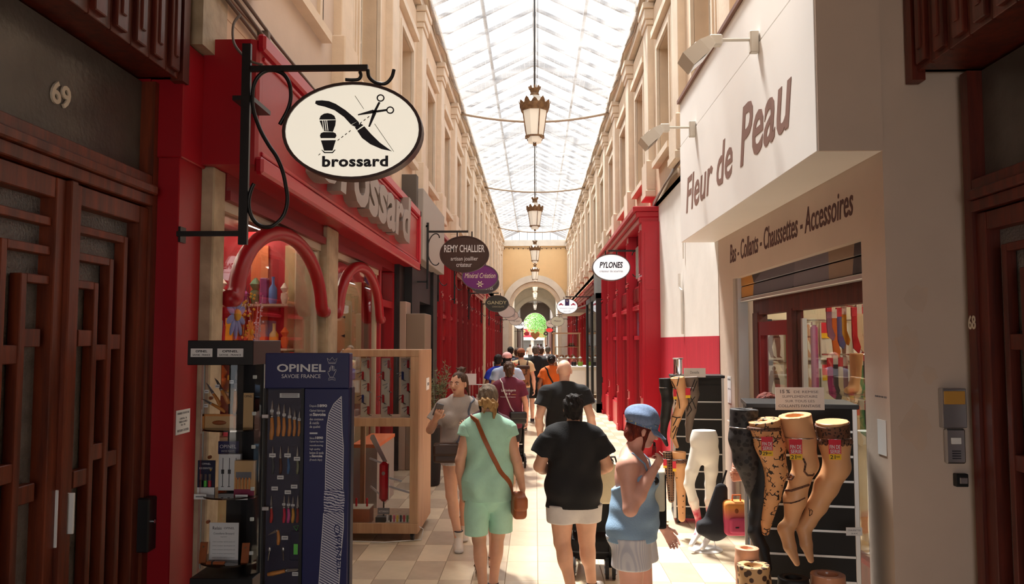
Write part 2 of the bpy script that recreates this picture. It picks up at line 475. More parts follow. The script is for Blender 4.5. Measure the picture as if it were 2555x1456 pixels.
# ---------------- white safety net hung under the roof, in three lengths
def net_material():
    m = bpy.data.materials.new('white_net'); m.use_nodes = True; nt = m.node_tree; N = nt.nodes; L = nt.links
    N.remove(N['Principled BSDF'])
    tc = N.new('ShaderNodeTexCoord'); 
    nz = N.new('ShaderNodeTexNoise'); nz.inputs['Scale'].default_value = 0.9; nz.inputs['Detail'].default_value = 1.5
    mp = N.new('ShaderNodeMapping'); mp.inputs['Scale'].default_value = (0.5, 2.2, 1)
    L.new(tc.outputs['Object'], mp.inputs['Vector']); L.new(mp.outputs['Vector'], nz.inputs['Vector'])
    mr = N.new('ShaderNodeMapRange'); mr.inputs['From Min'].default_value = 0.3; mr.inputs['From Max'].default_value = 0.7
    mr.inputs['To Min'].default_value = 0.15; mr.inputs['To Max'].default_value = 0.62
    L.new(nz.outputs['Fac'], mr.inputs['Value'])
    # coarse mesh threads
    br = N.new('ShaderNodeTexBrick'); br.inputs['Scale'].default_value = 1.0; br.offset = 0.0
    br.inputs['Brick Width'].default_value = 0.11; br.inputs['Row Height'].default_value = 0.11; br.inputs['Mortar Size'].default_value = 0.004
    br.inputs['Color1'].default_value = (0, 0, 0, 1); br.inputs['Color2'].default_value = (0, 0, 0, 1); br.inputs['Mortar'].default_value = (1, 1, 1, 1)
    L.new(tc.outputs['Object'], br.inputs['Vector'])
    mx0 = N.new('ShaderNodeMath'); mx0.operation = 'MAXIMUM'
    L.new(mr.outputs['Result'], mx0.inputs[0])
    th = N.new('ShaderNodeMath'); th.operation = 'MULTIPLY'; th.inputs[1].default_value = 0.6; L.new(br.outputs['Fac'], th.inputs[0]); L.new(th.outputs[0], mx0.inputs[1])
    tl = N.new('ShaderNodeBsdfTranslucent'); tl.inputs['Color'].default_value = (0.30, 0.294, 0.29, 1)
    df = N.new('ShaderNodeBsdfDiffuse'); df.inputs['Color'].default_value = (0.55, 0.53, 0.5, 1)
    m1 = N.new('ShaderNodeMixShader'); m1.inputs[0].default_value = 0.35; L.new(tl.outputs[0], m1.inputs[1]); L.new(df.outputs[0], m1.inputs[2])
    tr = N.new('ShaderNodeBsdfTransparent')
    m2 = N.new('ShaderNodeMixShader'); L.new(mx0.outputs[0], m2.inputs[0]); L.new(tr.outputs[0], m2.inputs[1]); L.new(m1.outputs[0], m2.inputs[2])
    L.new(m2.outputs[0], N['Material Output'].inputs['Surface'])
    return m
M_NET = net_material()
M_ROPE = mat('net_rope', srgb(176, 156, 136), 0.9)
def net_z(u, y, ya, yb, sag):
    t = (y-ya)/(yb-ya)
    return 8.42 - sag*(1-u*u)*(0.55 + 0.25*math.cos(2*PI*t)) - 0.06*(1-u*u)*math.sin(y*2.3) - 0.10*math.sin(PI*t)*(1-abs(u)**3) - 0.02*math.sin(y*7+u*2)
net_spans = ((5.2, 21.7, 0.30, 'nearest to the entrance'), (21.8, 32.4, 0.28, 'over the middle of the passage'), (32.5, 44.0, 0.28, 'nearest to the arch'))
for ya, yb, sag, wh in net_spans:
    ny = int((yb-ya)/0.22); nx = 16; vs = []; fs = []
    for j in range(ny+1):
        y = ya + (yb-ya)*j/ny
        sc = 2.02 + 0.05*math.sin(y*1.05*2)
        for i in range(nx+1):
            u = -1 + 2*i/nx
            vs.append((u*sc, y, net_z(u, y, ya, yb, sag)))
    for j in range(ny):
        for i in range(nx):
            fs.append((j*(nx+1)+i, j*(nx+1)+i+1, (j+1)*(nx+1)+i+1, (j+1)*(nx+1)+i))
    root = thing('safety_net', 'white translucent net sheet slung below the glass roof, ' + wh, 'net', (0, ya, 8.4))
    MB().add(vs, fs).build('net_sheet', M_NET, root, 'all')
    pts = [(u*2.1, yb, net_z(u, yb, ya, yb, sag)-0.02) for u in [-1 + k/12 for k in range(25)]]
    MB().tube(pts, 0.035, 6).build('edge_rope', M_ROPE, root, 'all')
    for sgn in (-1, 1):
        pts = [(sgn*(2.03+0.05*math.sin((ya+(yb-ya)*k/40)*2.1)), ya+(yb-ya)*k/40, 8.40 - 0.03*math.sin(k*1.7)) for k in range(41)]
        MB().tube(pts, 0.018, 5).build('side_rope', M_ROPE, root, 'all')

# ---------------- arch wall and the vaulted way beyond
def arch_wall(name, y0, y1, xo, zt, r, zs, m, label, xl=None):
    """wall y0..y1, x -xo..xo, up to zt, with a round-headed opening of radius r springing at zs"""
    n = 24; mb = MB()
    pts = [(-r, 0.0)] + [(-r*math.cos(PI*k/n), zs + r*math.sin(PI*k/n)) for k in range(n+1)] + [(r, 0.0)]
    outer = [(-xo, 0.0)] + [(-xo + 2*xo*k/n, zt) if 0 < k < n else ((-xo if k == 0 else xo), zt if k in (0, n) else 0) for k in range(n+1)] + [(xo, 0.0)]
    N_ = len(pts); vs = []
    for y in (y0, y1):
        vs += [(x, y, z) for x, z in pts] + [(x, y, z) for x, z in outer]
    fs = []; q = 2*N_
    for k in range(N_-1):
        fs.append((k, k+1, N_+k+1, N_+k)); fs.append((q+k+1, q+k, q+N_+k, q+N_+k+1)); fs.append((k+1, k, q+k, q+k+1))
    mb.add(vs, fs)
    return struct(name, mb, m, label)
def arch_ring(name, y0, y1, r0, r1, zs, m, parent, jamb=0.0):
    n = 28; mb = MB(); vs = []
    for y in (y0, y1):
        for r in (r0, r1):
            vs += [(-r, y, jamb)] + [(-r*math.cos(PI*k/n), y, zs + r*math.sin(PI*k/n)) for k in range(n+1)] + [(r, y, jamb)]
    N_ = n+3; fs = []
    for k in range(N_-1):
        fs += [(k, k+1, N_+k+1, N_+k), (2*N_+k+1, 2*N_+k, 3*N_+k, 3*N_+k+1), (k+1, k, 2*N_+k, 2*N_+k+1), (N_+k, N_+k+1, 3*N_+k+1, 3*N_+k)]
    return mb.add(vs, fs).build(name, m, parent)
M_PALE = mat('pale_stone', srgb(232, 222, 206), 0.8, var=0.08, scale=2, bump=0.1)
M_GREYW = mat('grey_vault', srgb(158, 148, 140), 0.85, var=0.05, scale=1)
aw = arch_wall('wall_end', Y1, Y1+1.0, 3.0, 8.6, 1.72, 4.15, M_PEACH, 'peach rendered end wall pierced by a round arch')
arch_ring('archivolt', Y1-0.16, Y1+0.02, 1.72, 2.14, 4.15, M_PALE, aw, 0.0)
arch_ring('inner_arch', Y1+0.02, Y1+1.2, 1.50, 1.73, 4.12, M_STONE2, aw, 0.0)
MB().box(-2.6, 2.6, Y1-0.12, Y1, 8.2, 8.6).build('lintel_beam', M_PALE, aw)
MB().tube([(-2.1 + 4.2*k/14, Y1-0.05, 8.12 - 0.06*math.sin(PI*k/14)) for k in range(15)], 0.012, 5).build('cable', M_IRON, aw)
for k in range(14): MB().ell((-2.0 + 4.0*k/13, Y1-0.06, 8.03), (0.03, 0.03, 0.04), 6, 4).build('bulb', M_IRON, aw)
# vestibule with daylight from a lantern roof
for sgn, nm in ((-1, 'left'), (1, 'right')):
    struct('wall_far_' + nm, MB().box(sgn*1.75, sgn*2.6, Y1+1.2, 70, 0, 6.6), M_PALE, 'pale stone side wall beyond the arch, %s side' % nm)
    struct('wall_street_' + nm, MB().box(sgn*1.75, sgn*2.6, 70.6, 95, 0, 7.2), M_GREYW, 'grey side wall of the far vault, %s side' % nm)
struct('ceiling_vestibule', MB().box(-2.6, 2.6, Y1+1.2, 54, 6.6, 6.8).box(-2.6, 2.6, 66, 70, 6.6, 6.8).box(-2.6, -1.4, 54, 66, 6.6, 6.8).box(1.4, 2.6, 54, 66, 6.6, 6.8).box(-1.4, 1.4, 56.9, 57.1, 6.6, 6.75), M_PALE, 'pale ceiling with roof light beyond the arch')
struct('ceiling_vault', MB().box(-2.6, 2.6, 70.6, 77, 6.6, 6.8).box(-2.6, 2.6, 90, 95, 6.6, 6.8).box(-2.6, 2.6, 75.9, 76.1, 6.5, 6.6).box(-2.6, 2.6, 87.9, 88.1, 6.6, 6.8).box(-2.6, 2.6, 79.9, 80.1, 6.6, 6.8), M_GREYW, 'grey ceiling of the far vault, opening added in the middle for daylight')  # middle stretch left open to brighten the vault below
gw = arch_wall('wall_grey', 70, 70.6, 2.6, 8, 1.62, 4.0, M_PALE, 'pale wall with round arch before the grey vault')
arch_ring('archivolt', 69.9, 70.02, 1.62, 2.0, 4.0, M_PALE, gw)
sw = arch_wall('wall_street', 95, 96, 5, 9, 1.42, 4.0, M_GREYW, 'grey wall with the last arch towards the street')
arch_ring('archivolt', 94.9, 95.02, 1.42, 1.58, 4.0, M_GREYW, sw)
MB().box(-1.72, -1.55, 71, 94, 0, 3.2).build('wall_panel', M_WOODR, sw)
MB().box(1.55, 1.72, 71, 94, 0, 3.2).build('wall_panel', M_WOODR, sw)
# the street beyond: pavement, red fronted shop, pale building
M_PAVE = mat('street_paving', srgb(196, 186, 176), 0.8, var=0.1)
struct('ground_street', MB().box(-20, 20, 96, 135, -0.2, -0.004), M_PAVE, 'sunlit street paving at the far end')
b = thing('street_building', 'pale building with a red shop fascia across the far street', 'building', (0, 125, 0))
MB().box(-14, 14, 125, 130, 0, 14).build('wall', M_PALE, b)
MB().box(-5, 2.2, 124.6, 125, 2.6, 3.9).build('fascia', mat('street_red', srgb(220, 40, 60), 0.6), b)
MB().box(-5, 2.2, 124.4, 125, 2.1, 2.6).build('awning', mat('street_awning', srgb(200, 196, 190), 0.8), b)
for x in (-4.2, -2.2, -0.2, 3.4, 5.6): MB().box(x, x+1.5, 124.9, 125.02, 0.3, 2.1).build('shop_window', M_SHADE, b)
for x in (-5.5, -2.5, 0.5, 3.5):
    for z in (5.2, 8.6): MB().box(x, x+1.2, 124.9, 125.02, z, z+2.2).build('window', M_SHADE, b)
MB().ell((-2.2, 124.6, 3.3), (0.9, 0.15, 0.55), 14, 8).build('sign_disc', mat('street_orange', srgb(240, 170, 110), 0.6), b, 'all')
text('lettering', 'ZO', (-1.1, 124.58, 3.0), (1,0,0), (0,0,1), 1.2, 0.6, M_PRINTW, b)

# ---------------- entrance porch around the camera (the roofed way to the street behind)
struct('ceiling_porch', MB().box(-3.4, 3.4, -5.0, 4.9, 4.62, 4.9), M_BEIGE, 'plain ceiling of the entrance porch')
struct('wall_over_porch', MB().box(-3.4, 3.4, 4.55, 4.9, 4.9, 9.6), M_STONE, 'stone wall above the entrance porch')
struct('wall_porch_left', MB().box(-3.0, -2.56, -5.0, 3.15, 0, 4.62).box(-3.0, -2.62, 3.15, 4.95, 3.68, 4.62).box(-3.2, -2.75, 3.1, 4.95, 0, 3.7), M_BEIGE, 'left wall of the dark entrance porch')
struct('wall_porch_right', MB().box(2.78, 3.2, -5.0, 3.0, 0, 4.62).box(2.82, 3.2, 3.0, 4.95, 3.7, 4.62).box(2.95, 3.2, 2.95, 4.95, 0, 3.7), M_BEIGE, 'right wall of the dark entrance porch')
pw = arch_wall('wall_porch_back', -5.0, -4.6, 3.2, 4.7, 1.95, 1.9, M_BEIGE, 'unseen porch wall behind the camera, its archway sized for the light')  # out of view; archway sized to light the surfaces facing the camera

struct('ground_behind', MB().box(-20, 20, -25, -5.0, -0.2, -0.004), M_PAVE, 'street paving behind the porch')
# ================================================================== left: the cutler's red shop front
M_LIT = mat('strip_light', (1.0, 0.9, 0.74), emis=30.0)
M_ORANGE = mat('orange_wall', srgb(222, 120, 72), 0.7, var=0.05)
M_REDIN = mat('red_interior', srgb(170, 28, 36), 0.6, var=0.1)
M_TAN = mat('tan_interior', srgb(206, 176, 132), 0.7, var=0.05)
def room(parent, x0, x1, y0, y1, z0, z1, wall_m, floor_m, ceil_m, t=0.06):
    """box room open towards the passage (x0 side)"""
    s = 1 if x1 > x0 else -1
    MB().box(x1, x1+s*t, y0-t, y1+t, z0, z1).build('back_wall', wall_m, parent)
    MB().box(x0, x1, y0-t, y0, z0, z1).build('side_wall', wall_m, parent)
    MB().box(x0, x1, y1, y1+t, z0, z1).build('side_wall', wall_m, parent)
    MB().box(x0, x1+s*t, y0-t, y1+t, z0-t, z0).build('room_floor', floor_m, parent)
    MB().box(x0, x1+s*t, y0-t, y1+t, z1, z1+t).build('room_ceiling', ceil_m, parent)

bs = thing('cutlery_shop', 'red cutlery shop front with arched window trims and grey raised lettering', 'shopfront', (-2.2, 5.0, 0))
f = MB(); XB = -1.9
prof = [(-2.28, 3.2), (XB+0.02, 3.2), (XB, 3.22), (XB, 4.05), (XB-0.02, 4.07), (-2.28, 4.07)]
f.prism([(x, z) for x, z in prof], 'xz', 5.301, 12.6)
f.build('fascia_box', M_RED, bs)
MB().prism([(-2.28, 5.20), (XB-0.05, 5.20), (XB-0.015, 5.215), (XB, 5.25), (XB, 5.30), (-2.28, 5.30)], 'xy', 3.2, 4.07).build('fascia_end', M_RED, bs)
tr = MB()
for (y0, y1, z0, z1) in ((5.22, 12.64, 3.14, 3.26), (5.22, 12.64, 4.00, 4.12), (12.52, 12.64, 3.14, 4.12)):
    tr.box(XB-0.02, XB+0.045, y0, y1, z0, z1, 0.018)
for (y0, y1, z0, z1) in ((5.3, 12.5, 3.28, 3.31), (5.3, 12.5, 3.95, 3.98), (12.47, 12.5, 3.28, 3.98)):
    tr.box(XB-0.02, XB+0.015, y0, y1, z0, z1, 0.006)
tr.build('fascia_moulding', M_RED2, bs)
text('lettering', 'brossard', (XB+0.0, 6.35, 3.36), (0, 1, 0), (0, 0, 1), 4.70, 0.66, M_GREYL, bs, t=0.13, bold=0.03, shear=0.12)
MB().box(-2.75, -2.29, 4.92, 5.26, 0, 3.2, 0.006).build('corner_post', M_RED, bs)
MB().box(-2.75, -2.27, 4.90, 5.26, 3.18, 3.95, 0.006).build('post_head', M_RED, bs)
MB().box(-2.75, -2.48, 4.885, 4.93, 3.18, 3.95, 0.004).build('post_trim', M_RED, bs)
MB().box(-2.5, -2.205, 5.26, 5.46, 0, 3.2, 0.01).build('stone_pier', M_MARBLE, bs)
MB().box(-2.5, -2.14, 8.02, 8.43, 0, 3.2, 0.02).build('stone_pier', M_MARBLE, bs)
MB().box(-2.5, -2.2, 5.46, 8.02, 0, 0.55).box(-2.5, -2.2, 8.43, 11.0, 0, 0.55).build('stall_riser', M_RED, bs)
MB().box(-2.45, -2.2, 5.462, 12.14, 3.07, 3.198).box(-2.32, -2.17, 5.46, 8.02, 3.0, 3.07).box(-2.32, -2.17, 8.43, 11.0, 3.0, 3.07).build('header', M_REDD, bs)
M_WFR = mat('window_beige_frame', srgb(190, 172, 150), 0.5)
for y0, y1 in ((5.46, 8.02), (8.43, 11.0)):
    fr = MB().box(-2.30, -2.24, y0, y0+0.05, 0.55, 3.0).box(-2.30, -2.24, y1-0.07, y1, 0.55, 3.0).box(-2.30, -2.22, y0, y1, 2.93, 3.0).box(-2.30, -2.2, y0, y1, 0.55, 0.62)
    fr.build('window_frame', M_WFR, bs)
    MB().box(-2.274, -2.266, y0+0.05, y1-0.07, 0.62, 2.93).build('pane', M_GLASS, bs)
    # arched red trim standing proud of the glass
    yc, hw = (y0+y1)/2, (y1-y0)/2 - 0.14
    pts = [(-2.17, y0+0.0, 2.3), (-2.17, y0+0.10, 2.3)] + [(-2.17, yc - hw*math.cos(PI*k/28), 2.3 + 0.62*math.sin(PI*k/28)) for k in range(1, 28)] + [(-2.17, y1-0.10, 2.3), (-2.17, y1, 2.3)]
    MB().tube(pts, 0.062, 12).build('arch_trim', M_RED, bs, 'all')
MB().box(-2.36, -2.2, 11.0, 11.12, 0, 3.06).box(-2.36, -2.2, 12.0, 12.14, 0, 3.06).box(-2.36, -2.2, 11.12, 12.0, 2.5, 2.6).build('door_frame', M_RED, bs)
MB().box(-2.34, -2.325, 11.12, 12.0, 0.02, 2.5).build('door_pane', M_GLASS, bs)
MB().box(-2.36, -2.12, 12.14, 12.62, 0, 3.2).build('door_jamb', M_BLACK, bs)
room(bs, -2.5, -4.3, 5.3, 12.5, 0.0, 3.2, M_REDIN, M_TAN, mat('shop_ceiling', srgb(120, 84, 66), 0.8))
# partitions facing the street end, with shelves: what one sees through the glass
for yp, xa, xb in ((8.12, -2.5, -4.2), (11.3, -2.5, -4.2)):
    MB().box(xb, xa, yp, yp+0.06, 0, 3.15).build('partition', M_REDIN, bs)
for x0, x1, m in ((-2.62, -2.42, M_TAN), (-2.98, -2.80, M_ORANGE), (-3.5, -3.3, M_ORANGE)):
    MB().box(x0, x1, 8.09, 8.12, 0, 3.0).build('wall_panel', m, bs)
for z in (1.0, 1.45, 1.9, 2.35):
    MB().box(-4.2, -2.5, 7.82, 8.12, z, z+0.025).build('shelf', M_WFR, bs)
for y in (5.9, 6.9, 7.9, 9.2, 10.6):
    for x in (-2.9, -3.7): MB().box(x-0.015, x+0.015, y-0.22, y+0.22, 3.17, 3.195).build('strip_light', M_LIT, bs)
MB().box(-3.4, -2.32, 5.5, 7.8, 0.6, 0.95).box(-3.4, -2.32, 8.46, 10.95, 0.6, 0.95).build('display_plinth', M_TAN, bs)
for z in (1.62,):
    MB().box(-2.9, -2.36, 5.6, 7.95, z, z+0.012).box(-2.9, -2.36, 8.5, 10.9, z, z+0.012).build('glass_shelf', M_CLEAR, bs)

# goods in the window
ORD = ['first', 'second', 'third', 'fourth', 'fifth', 'sixth', 'seventh', 'eighth', 'ninth', 'tenth', 'eleventh', 'twelfth', 'thirteenth', 'fourteenth', 'fifteenth']
def hue(c):
    r, g, b = c
    if max(c)-min(c) < 40: return 'grey' if max(c) < 150 else 'cream'
    if r > 180 and g > 150 and b < 120: return 'yellow'
    if r > 180 and 100 <= g <= 150: return 'orange'
    if b > r: return 'blue'
    if g > r: return 'green'
    return 'pink' if b > 100 else ('tan' if g > 100 else 'red')
def goods(n, y0, y1, x0, x1, z, where, cols, hmin, hmax, seed, along='y'):
    rnd = random.Random(seed)
    for k in range(n):
        y = y0 + (y1-y0)*(k+0.5)/n + rnd.uniform(-.02, .02); x = rnd.uniform(x0, x1); x, y = (x, y) if along == 'y' else (x0 + (x1-x0)*(k+0.5)/n, rnd.uniform(y0, y1)); h = rnd.uniform(hmin, hmax); w = rnd.uniform(0.03, 0.06)
        c = cols[rnd.randrange(len(cols))]; m = mat('goods_%d_%d_%d' % c, srgb(*c), 0.5)
        kind = k % 3
        nm, cat = (('gift_box', 'box'), ('bottle', 'bottle'), ('turned_ornament', 'ornament'))[kind]
        lab = '%s %s, %s from left %s' % (hue(c), nm.replace('_', ' '), ORD[k], where)
        if kind == 0: o = MB().box(x-w, x+w, y-w, y+w, z, z+h, 0.006).build(nm, m)
        elif kind == 1: o = MB().lathe([(w*.8, 0), (w, h*.1), (w, h*.55), (w*.35, h*.72), (w*.35, h*.95), (w*.42, h)], 10, (x, y, z)).build(nm, m, None, True)
        else: o = MB().lathe([(w*.6, 0), (w, h*.3), (w*.9, h*.5), (w*.5, h*.55), (w*1.1, h*.75), (w*.2, h)], 10, (x, y, z)).build(nm, m, None, True)
        tag(o, lab, cat, nm.replace('_', ' ') + 's ' + where)
BR = [(220, 60, 40), (240, 180, 40), (90, 130, 200), (220, 90, 130), (230, 220, 200), (60, 130, 90), (240, 130, 60), (150, 60, 120)]
RW = ('bottom', 'lower', 'upper', 'top')
for i, z in enumerate((1.03, 1.48, 1.93, 2.38)):
    goods(9, 7.9, 8.02, -3.5, -2.52, z, 'on %s back shelf of first arched window' % RW[i], BR, 0.14, 0.34, 10+i, 'x')
goods(12, 7.0, 7.95, -2.62, -2.42, 1.632, 'at the front of first arched window', [(235, 60, 40), (245, 190, 50), (240, 120, 40), (220, 40, 40)], 0.14, 0.26, 31)
goods(12, 8.6, 10.8, -2.62, -2.42, 1.632, 'at the front of second arched window', [(200, 40, 40), (230, 220, 210), (190, 150, 110), (220, 80, 60), (60, 50, 50)], 0.14, 0.3, 32)
# flowers
def flower(name, label, c, r, petals, mp, mc, stem_z, n=10):
    t = thing(name, label, 'flower', (c[0], c[1], stem_z))
    MB().tube([(c[0]-0.02, c[1], stem_z), c], 0.008, 6).build('stem', mat('stem_green', srgb(70, 120, 60), 0.6), t)
    for k in range(petals):
        a = 2*PI*k/petals
        rot = Matrix.Rotation(a, 3, 'X')
        MB().ell(Vector(c)+rot @ Vector((0.01, 0, r*0.62)), (r*0.06, r*0.17, r*0.42), 8, 6, rot).build('petal', mp, t, 'all')
    MB().ell((c[0]+0.02, c[1], c[2]), (r*0.15, r*0.25, r*0.25), 10, 6).build('flower_centre', mc, t, 'all')
M_PBLUE = mat('petal_blue', srgb(110, 160, 235), 0.5); M_PYEL = mat('petal_yellow', srgb(240, 196, 60), 0.5); M_POR = mat('petal_orange', srgb(242, 150, 60), 0.5)
c = atx(586, 785, -2.36); flower('daisy_ornament', 'big pale blue daisy ornament with yellow centre behind the first arched window', (c.x, c.y, c.z), 0.19, 10, M_PBLUE, M_PYEL, 1.632)
c = atx(622, 828, -2.36); flower('gerbera_flower', 'orange flower low in the first arched window beside the blue daisy', (c.x, c.y, c.z), 0.10, 12, M_POR, M_PYEL, 1.632)
rnd = random.Random(3)
def branch(name, label, base, top, m_twig, m_blob, n, br):
    t = thing(name, label, 'branch', base); base, top = Vector(base), Vector(top); tw = MB(); pts = []
    for k in range(7):
        e = top + Vector((rnd.uniform(-.05, .05), rnd.uniform(-.16, .16), rnd.uniform(-.25, .12)))
        mid = base.lerp(e, 0.5) + Vector((0, rnd.uniform(-.05, .05), 0)); tw.tube([base, mid, e], [0.006, 0.005, 0.002], 5)
        for q in range(n): pts.append(base.lerp(mid, 1) .lerp(e, rnd.random()) + Vector((rnd.uniform(-.02, .02), rnd.uniform(-.03, .03), rnd.uniform(-.03, .03))))
    tw.build('twig', m_twig, t)
    b = MB()
    for p in pts: b.ell(p, (br, br, br), 6, 4)
    tag(b.build('blossom', m_blob, t, 'all'), kind='stuff')
M_TWIG = mat('twig', srgb(110, 80, 60), 0.8); M_TWIGW = mat('white_twig', srgb(210, 190, 200), 0.6)
c = atx(605, 760, -2.38); branch('blossom_branch', 'yellow blossom sprig standing in the first arched window', (c.x, c.y, 1.632), (c.x, c.y+0.02, c.z+0.16), M_TWIG, M_PYEL, 9, 0.012)
c = atx(640, 790, -2.5); branch('white_twig_ornament', 'frosted white twig ornament in the first arched window', (c.x, c.y, 1.632), (c.x, c.y, c.z+0.15), M_TWIGW, M_TWIGW, 8, 0.010)
# striped umbrellas hung in the window corner
for k in range(7):
    y = 5.60 + 0.055*k; cc = [(230, 60, 90), (90, 180, 120), (240, 120, 60), (110, 80, 170), (230, 180, 70), (70, 160, 190), (220, 50, 60)][k]
    t = thing('folded_fan', ['pink', 'green', 'orange', 'violet', 'yellow', 'teal', 'red'][k] + ' folded fan on a stick in the first arched window', 'fan', (-2.4, y, 1.632))
    MB().cyl((-2.4, y, 1.632), (-2.4, y, 1.95), 0.006, n=6).build('stick', M_TWIG, t)
    MB().lathe([(0.004, 0), (0.022, 0.02), (0.03, 0.16), (0.004, 0.2)], 8, (-2.4, y, 1.95+0.02*(k % 3))).build('fan_head', mat('fan_%d' % k, srgb(*cc), 0.6), t)
# picture wall with tool silhouettes in the second window
pn = thing('tool_poster', 'salmon wall panel printed with dark tool silhouettes in the second arched window', 'poster', (-2.9, 11.28, 1.0))
MB().box(-3.5, -2.52, 11.26, 11.29, 1.1, 2.85).build('panel', mat('poster_salmon', srgb(224, 168, 124), 0.7), pn)
MB().box(-2.75, -2.52, 11.25, 11.262, 1.1, 2.85).build('panel', M_TAN, pn)
pr = MB()
for k in range(20):
    x = -3.4 + 0.22*(k % 4) + rnd.uniform(-.03, .03); z = 1.3 + 0.26*(k//4) + rnd.uniform(-.03, .03); L_ = rnd.uniform(.05, .09)
    pr.fprism([(x-L_, z), (x, z+0.025), (x+L_, z+0.05), (x+L_*.6, z-0.02), (x, z-0.03)][::-1], (0, 11.26, 0), (1, 0, 0), (0, 0, 1), 0.004)
tag(pr.build('tool_silhouettes', M_INK, pn), kind='stuff')
text('lettering', 'forgés', (-3.1, 11.258, 2.5), (1, 0, 0), (0, 0, 1), 0.45, 0.16, M_INK, pn)

struct('wall_upper_left', MB().box(-2.29, -2.203, 5.4, 12.9, 3.95, 4.31), M_STONE, 'strip of stone wall just above the red cutlery fascia')
struct('wall_corner_left', MB().box(-3.0, -2.198, 5.0, 5.4, 3.96, 5.2), M_MARBLE, 'veined stone corner above the red cutlery shop post')
# conduits on the plaster above the red fascia
cd = thing('wall_conduit', 'grey cable conduits running along the wall above the red cutlery fascia', 'conduit', (-2.15, 5.3, 4.3))
for k, (z0, z1) in enumerate(((4.30, 4.26), (4.36, 4.33), (4.42, 4.38))):
    MB().tube([(-2.17+.015*k, 5.1, z0+.12), (-2.16+.015*k, 6.2, z0+.03), (-2.16+.015*k, 9.0, z1), (-2.16+.015*k, 12.6, z1-.06)], .014, 6).build('conduit', M_CABLE, cd, 'all')
for y in (6.0, 7.6, 9.2, 10.8): MB().box(-2.2, -2.11, y, y+.05, 4.2, 4.46, .004).build('clamp', M_CABLE, cd)
MB().box(-2.2, -2.185, 5.1, 8.6, 4.45, 5.9, .004).build('plaster_panel', M_BEIGE, cd)

# ================================================================== left: dark bay and the red fronts behind it
gb = thing('grey_fascia_shop', 'black shop bay under a blank grey fascia box beside the red cutlery front', 'shopfront', (-2.2, 12.7, 0))
MB().box(-2.25, -1.86, 12.9, 15.9, 3.35, 4.55, 0.01).build('fascia_box', M_GREYF, gb)
MB().box(-2.25, -1.95, 12.72, 12.9, 3.35, 4.75, 0.01).build('fascia_end', M_SHADE, gb)
MB().box(-2.4, -2.0, 12.64, 13.5, 0, 3.35).box(-2.4, -2.0, 15.3, 15.9, 0, 3.35).box(-2.6, -2.05, 13.5, 15.3, 2.7, 3.35).build('black_frame', M_BLACK, gb)
MB().box(-2.31, -2.3, 13.5, 15.3, 0.0, 2.7).build('pane', M_GLASS, gb)
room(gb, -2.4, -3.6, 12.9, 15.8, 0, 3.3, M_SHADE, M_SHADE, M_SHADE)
tp = thing('taupe_pillar', 'taupe panelled pillar standing beside the black shop bay', 'pillar', (-1.8, 12.3, 0))
p0 = at(1015, 780, 12.2)
MB().box(-2.02, -1.72, 12.2, 12.9, 0, 2.43, 0.01).build('panel', M_TAUPE, tp)
MB().box(-2.14, -2.02, 12.2, 12.9, 0, 2.62, 0.01).build('side_strip', mat('taupe_light', srgb(176, 150, 134), 0.6), tp)

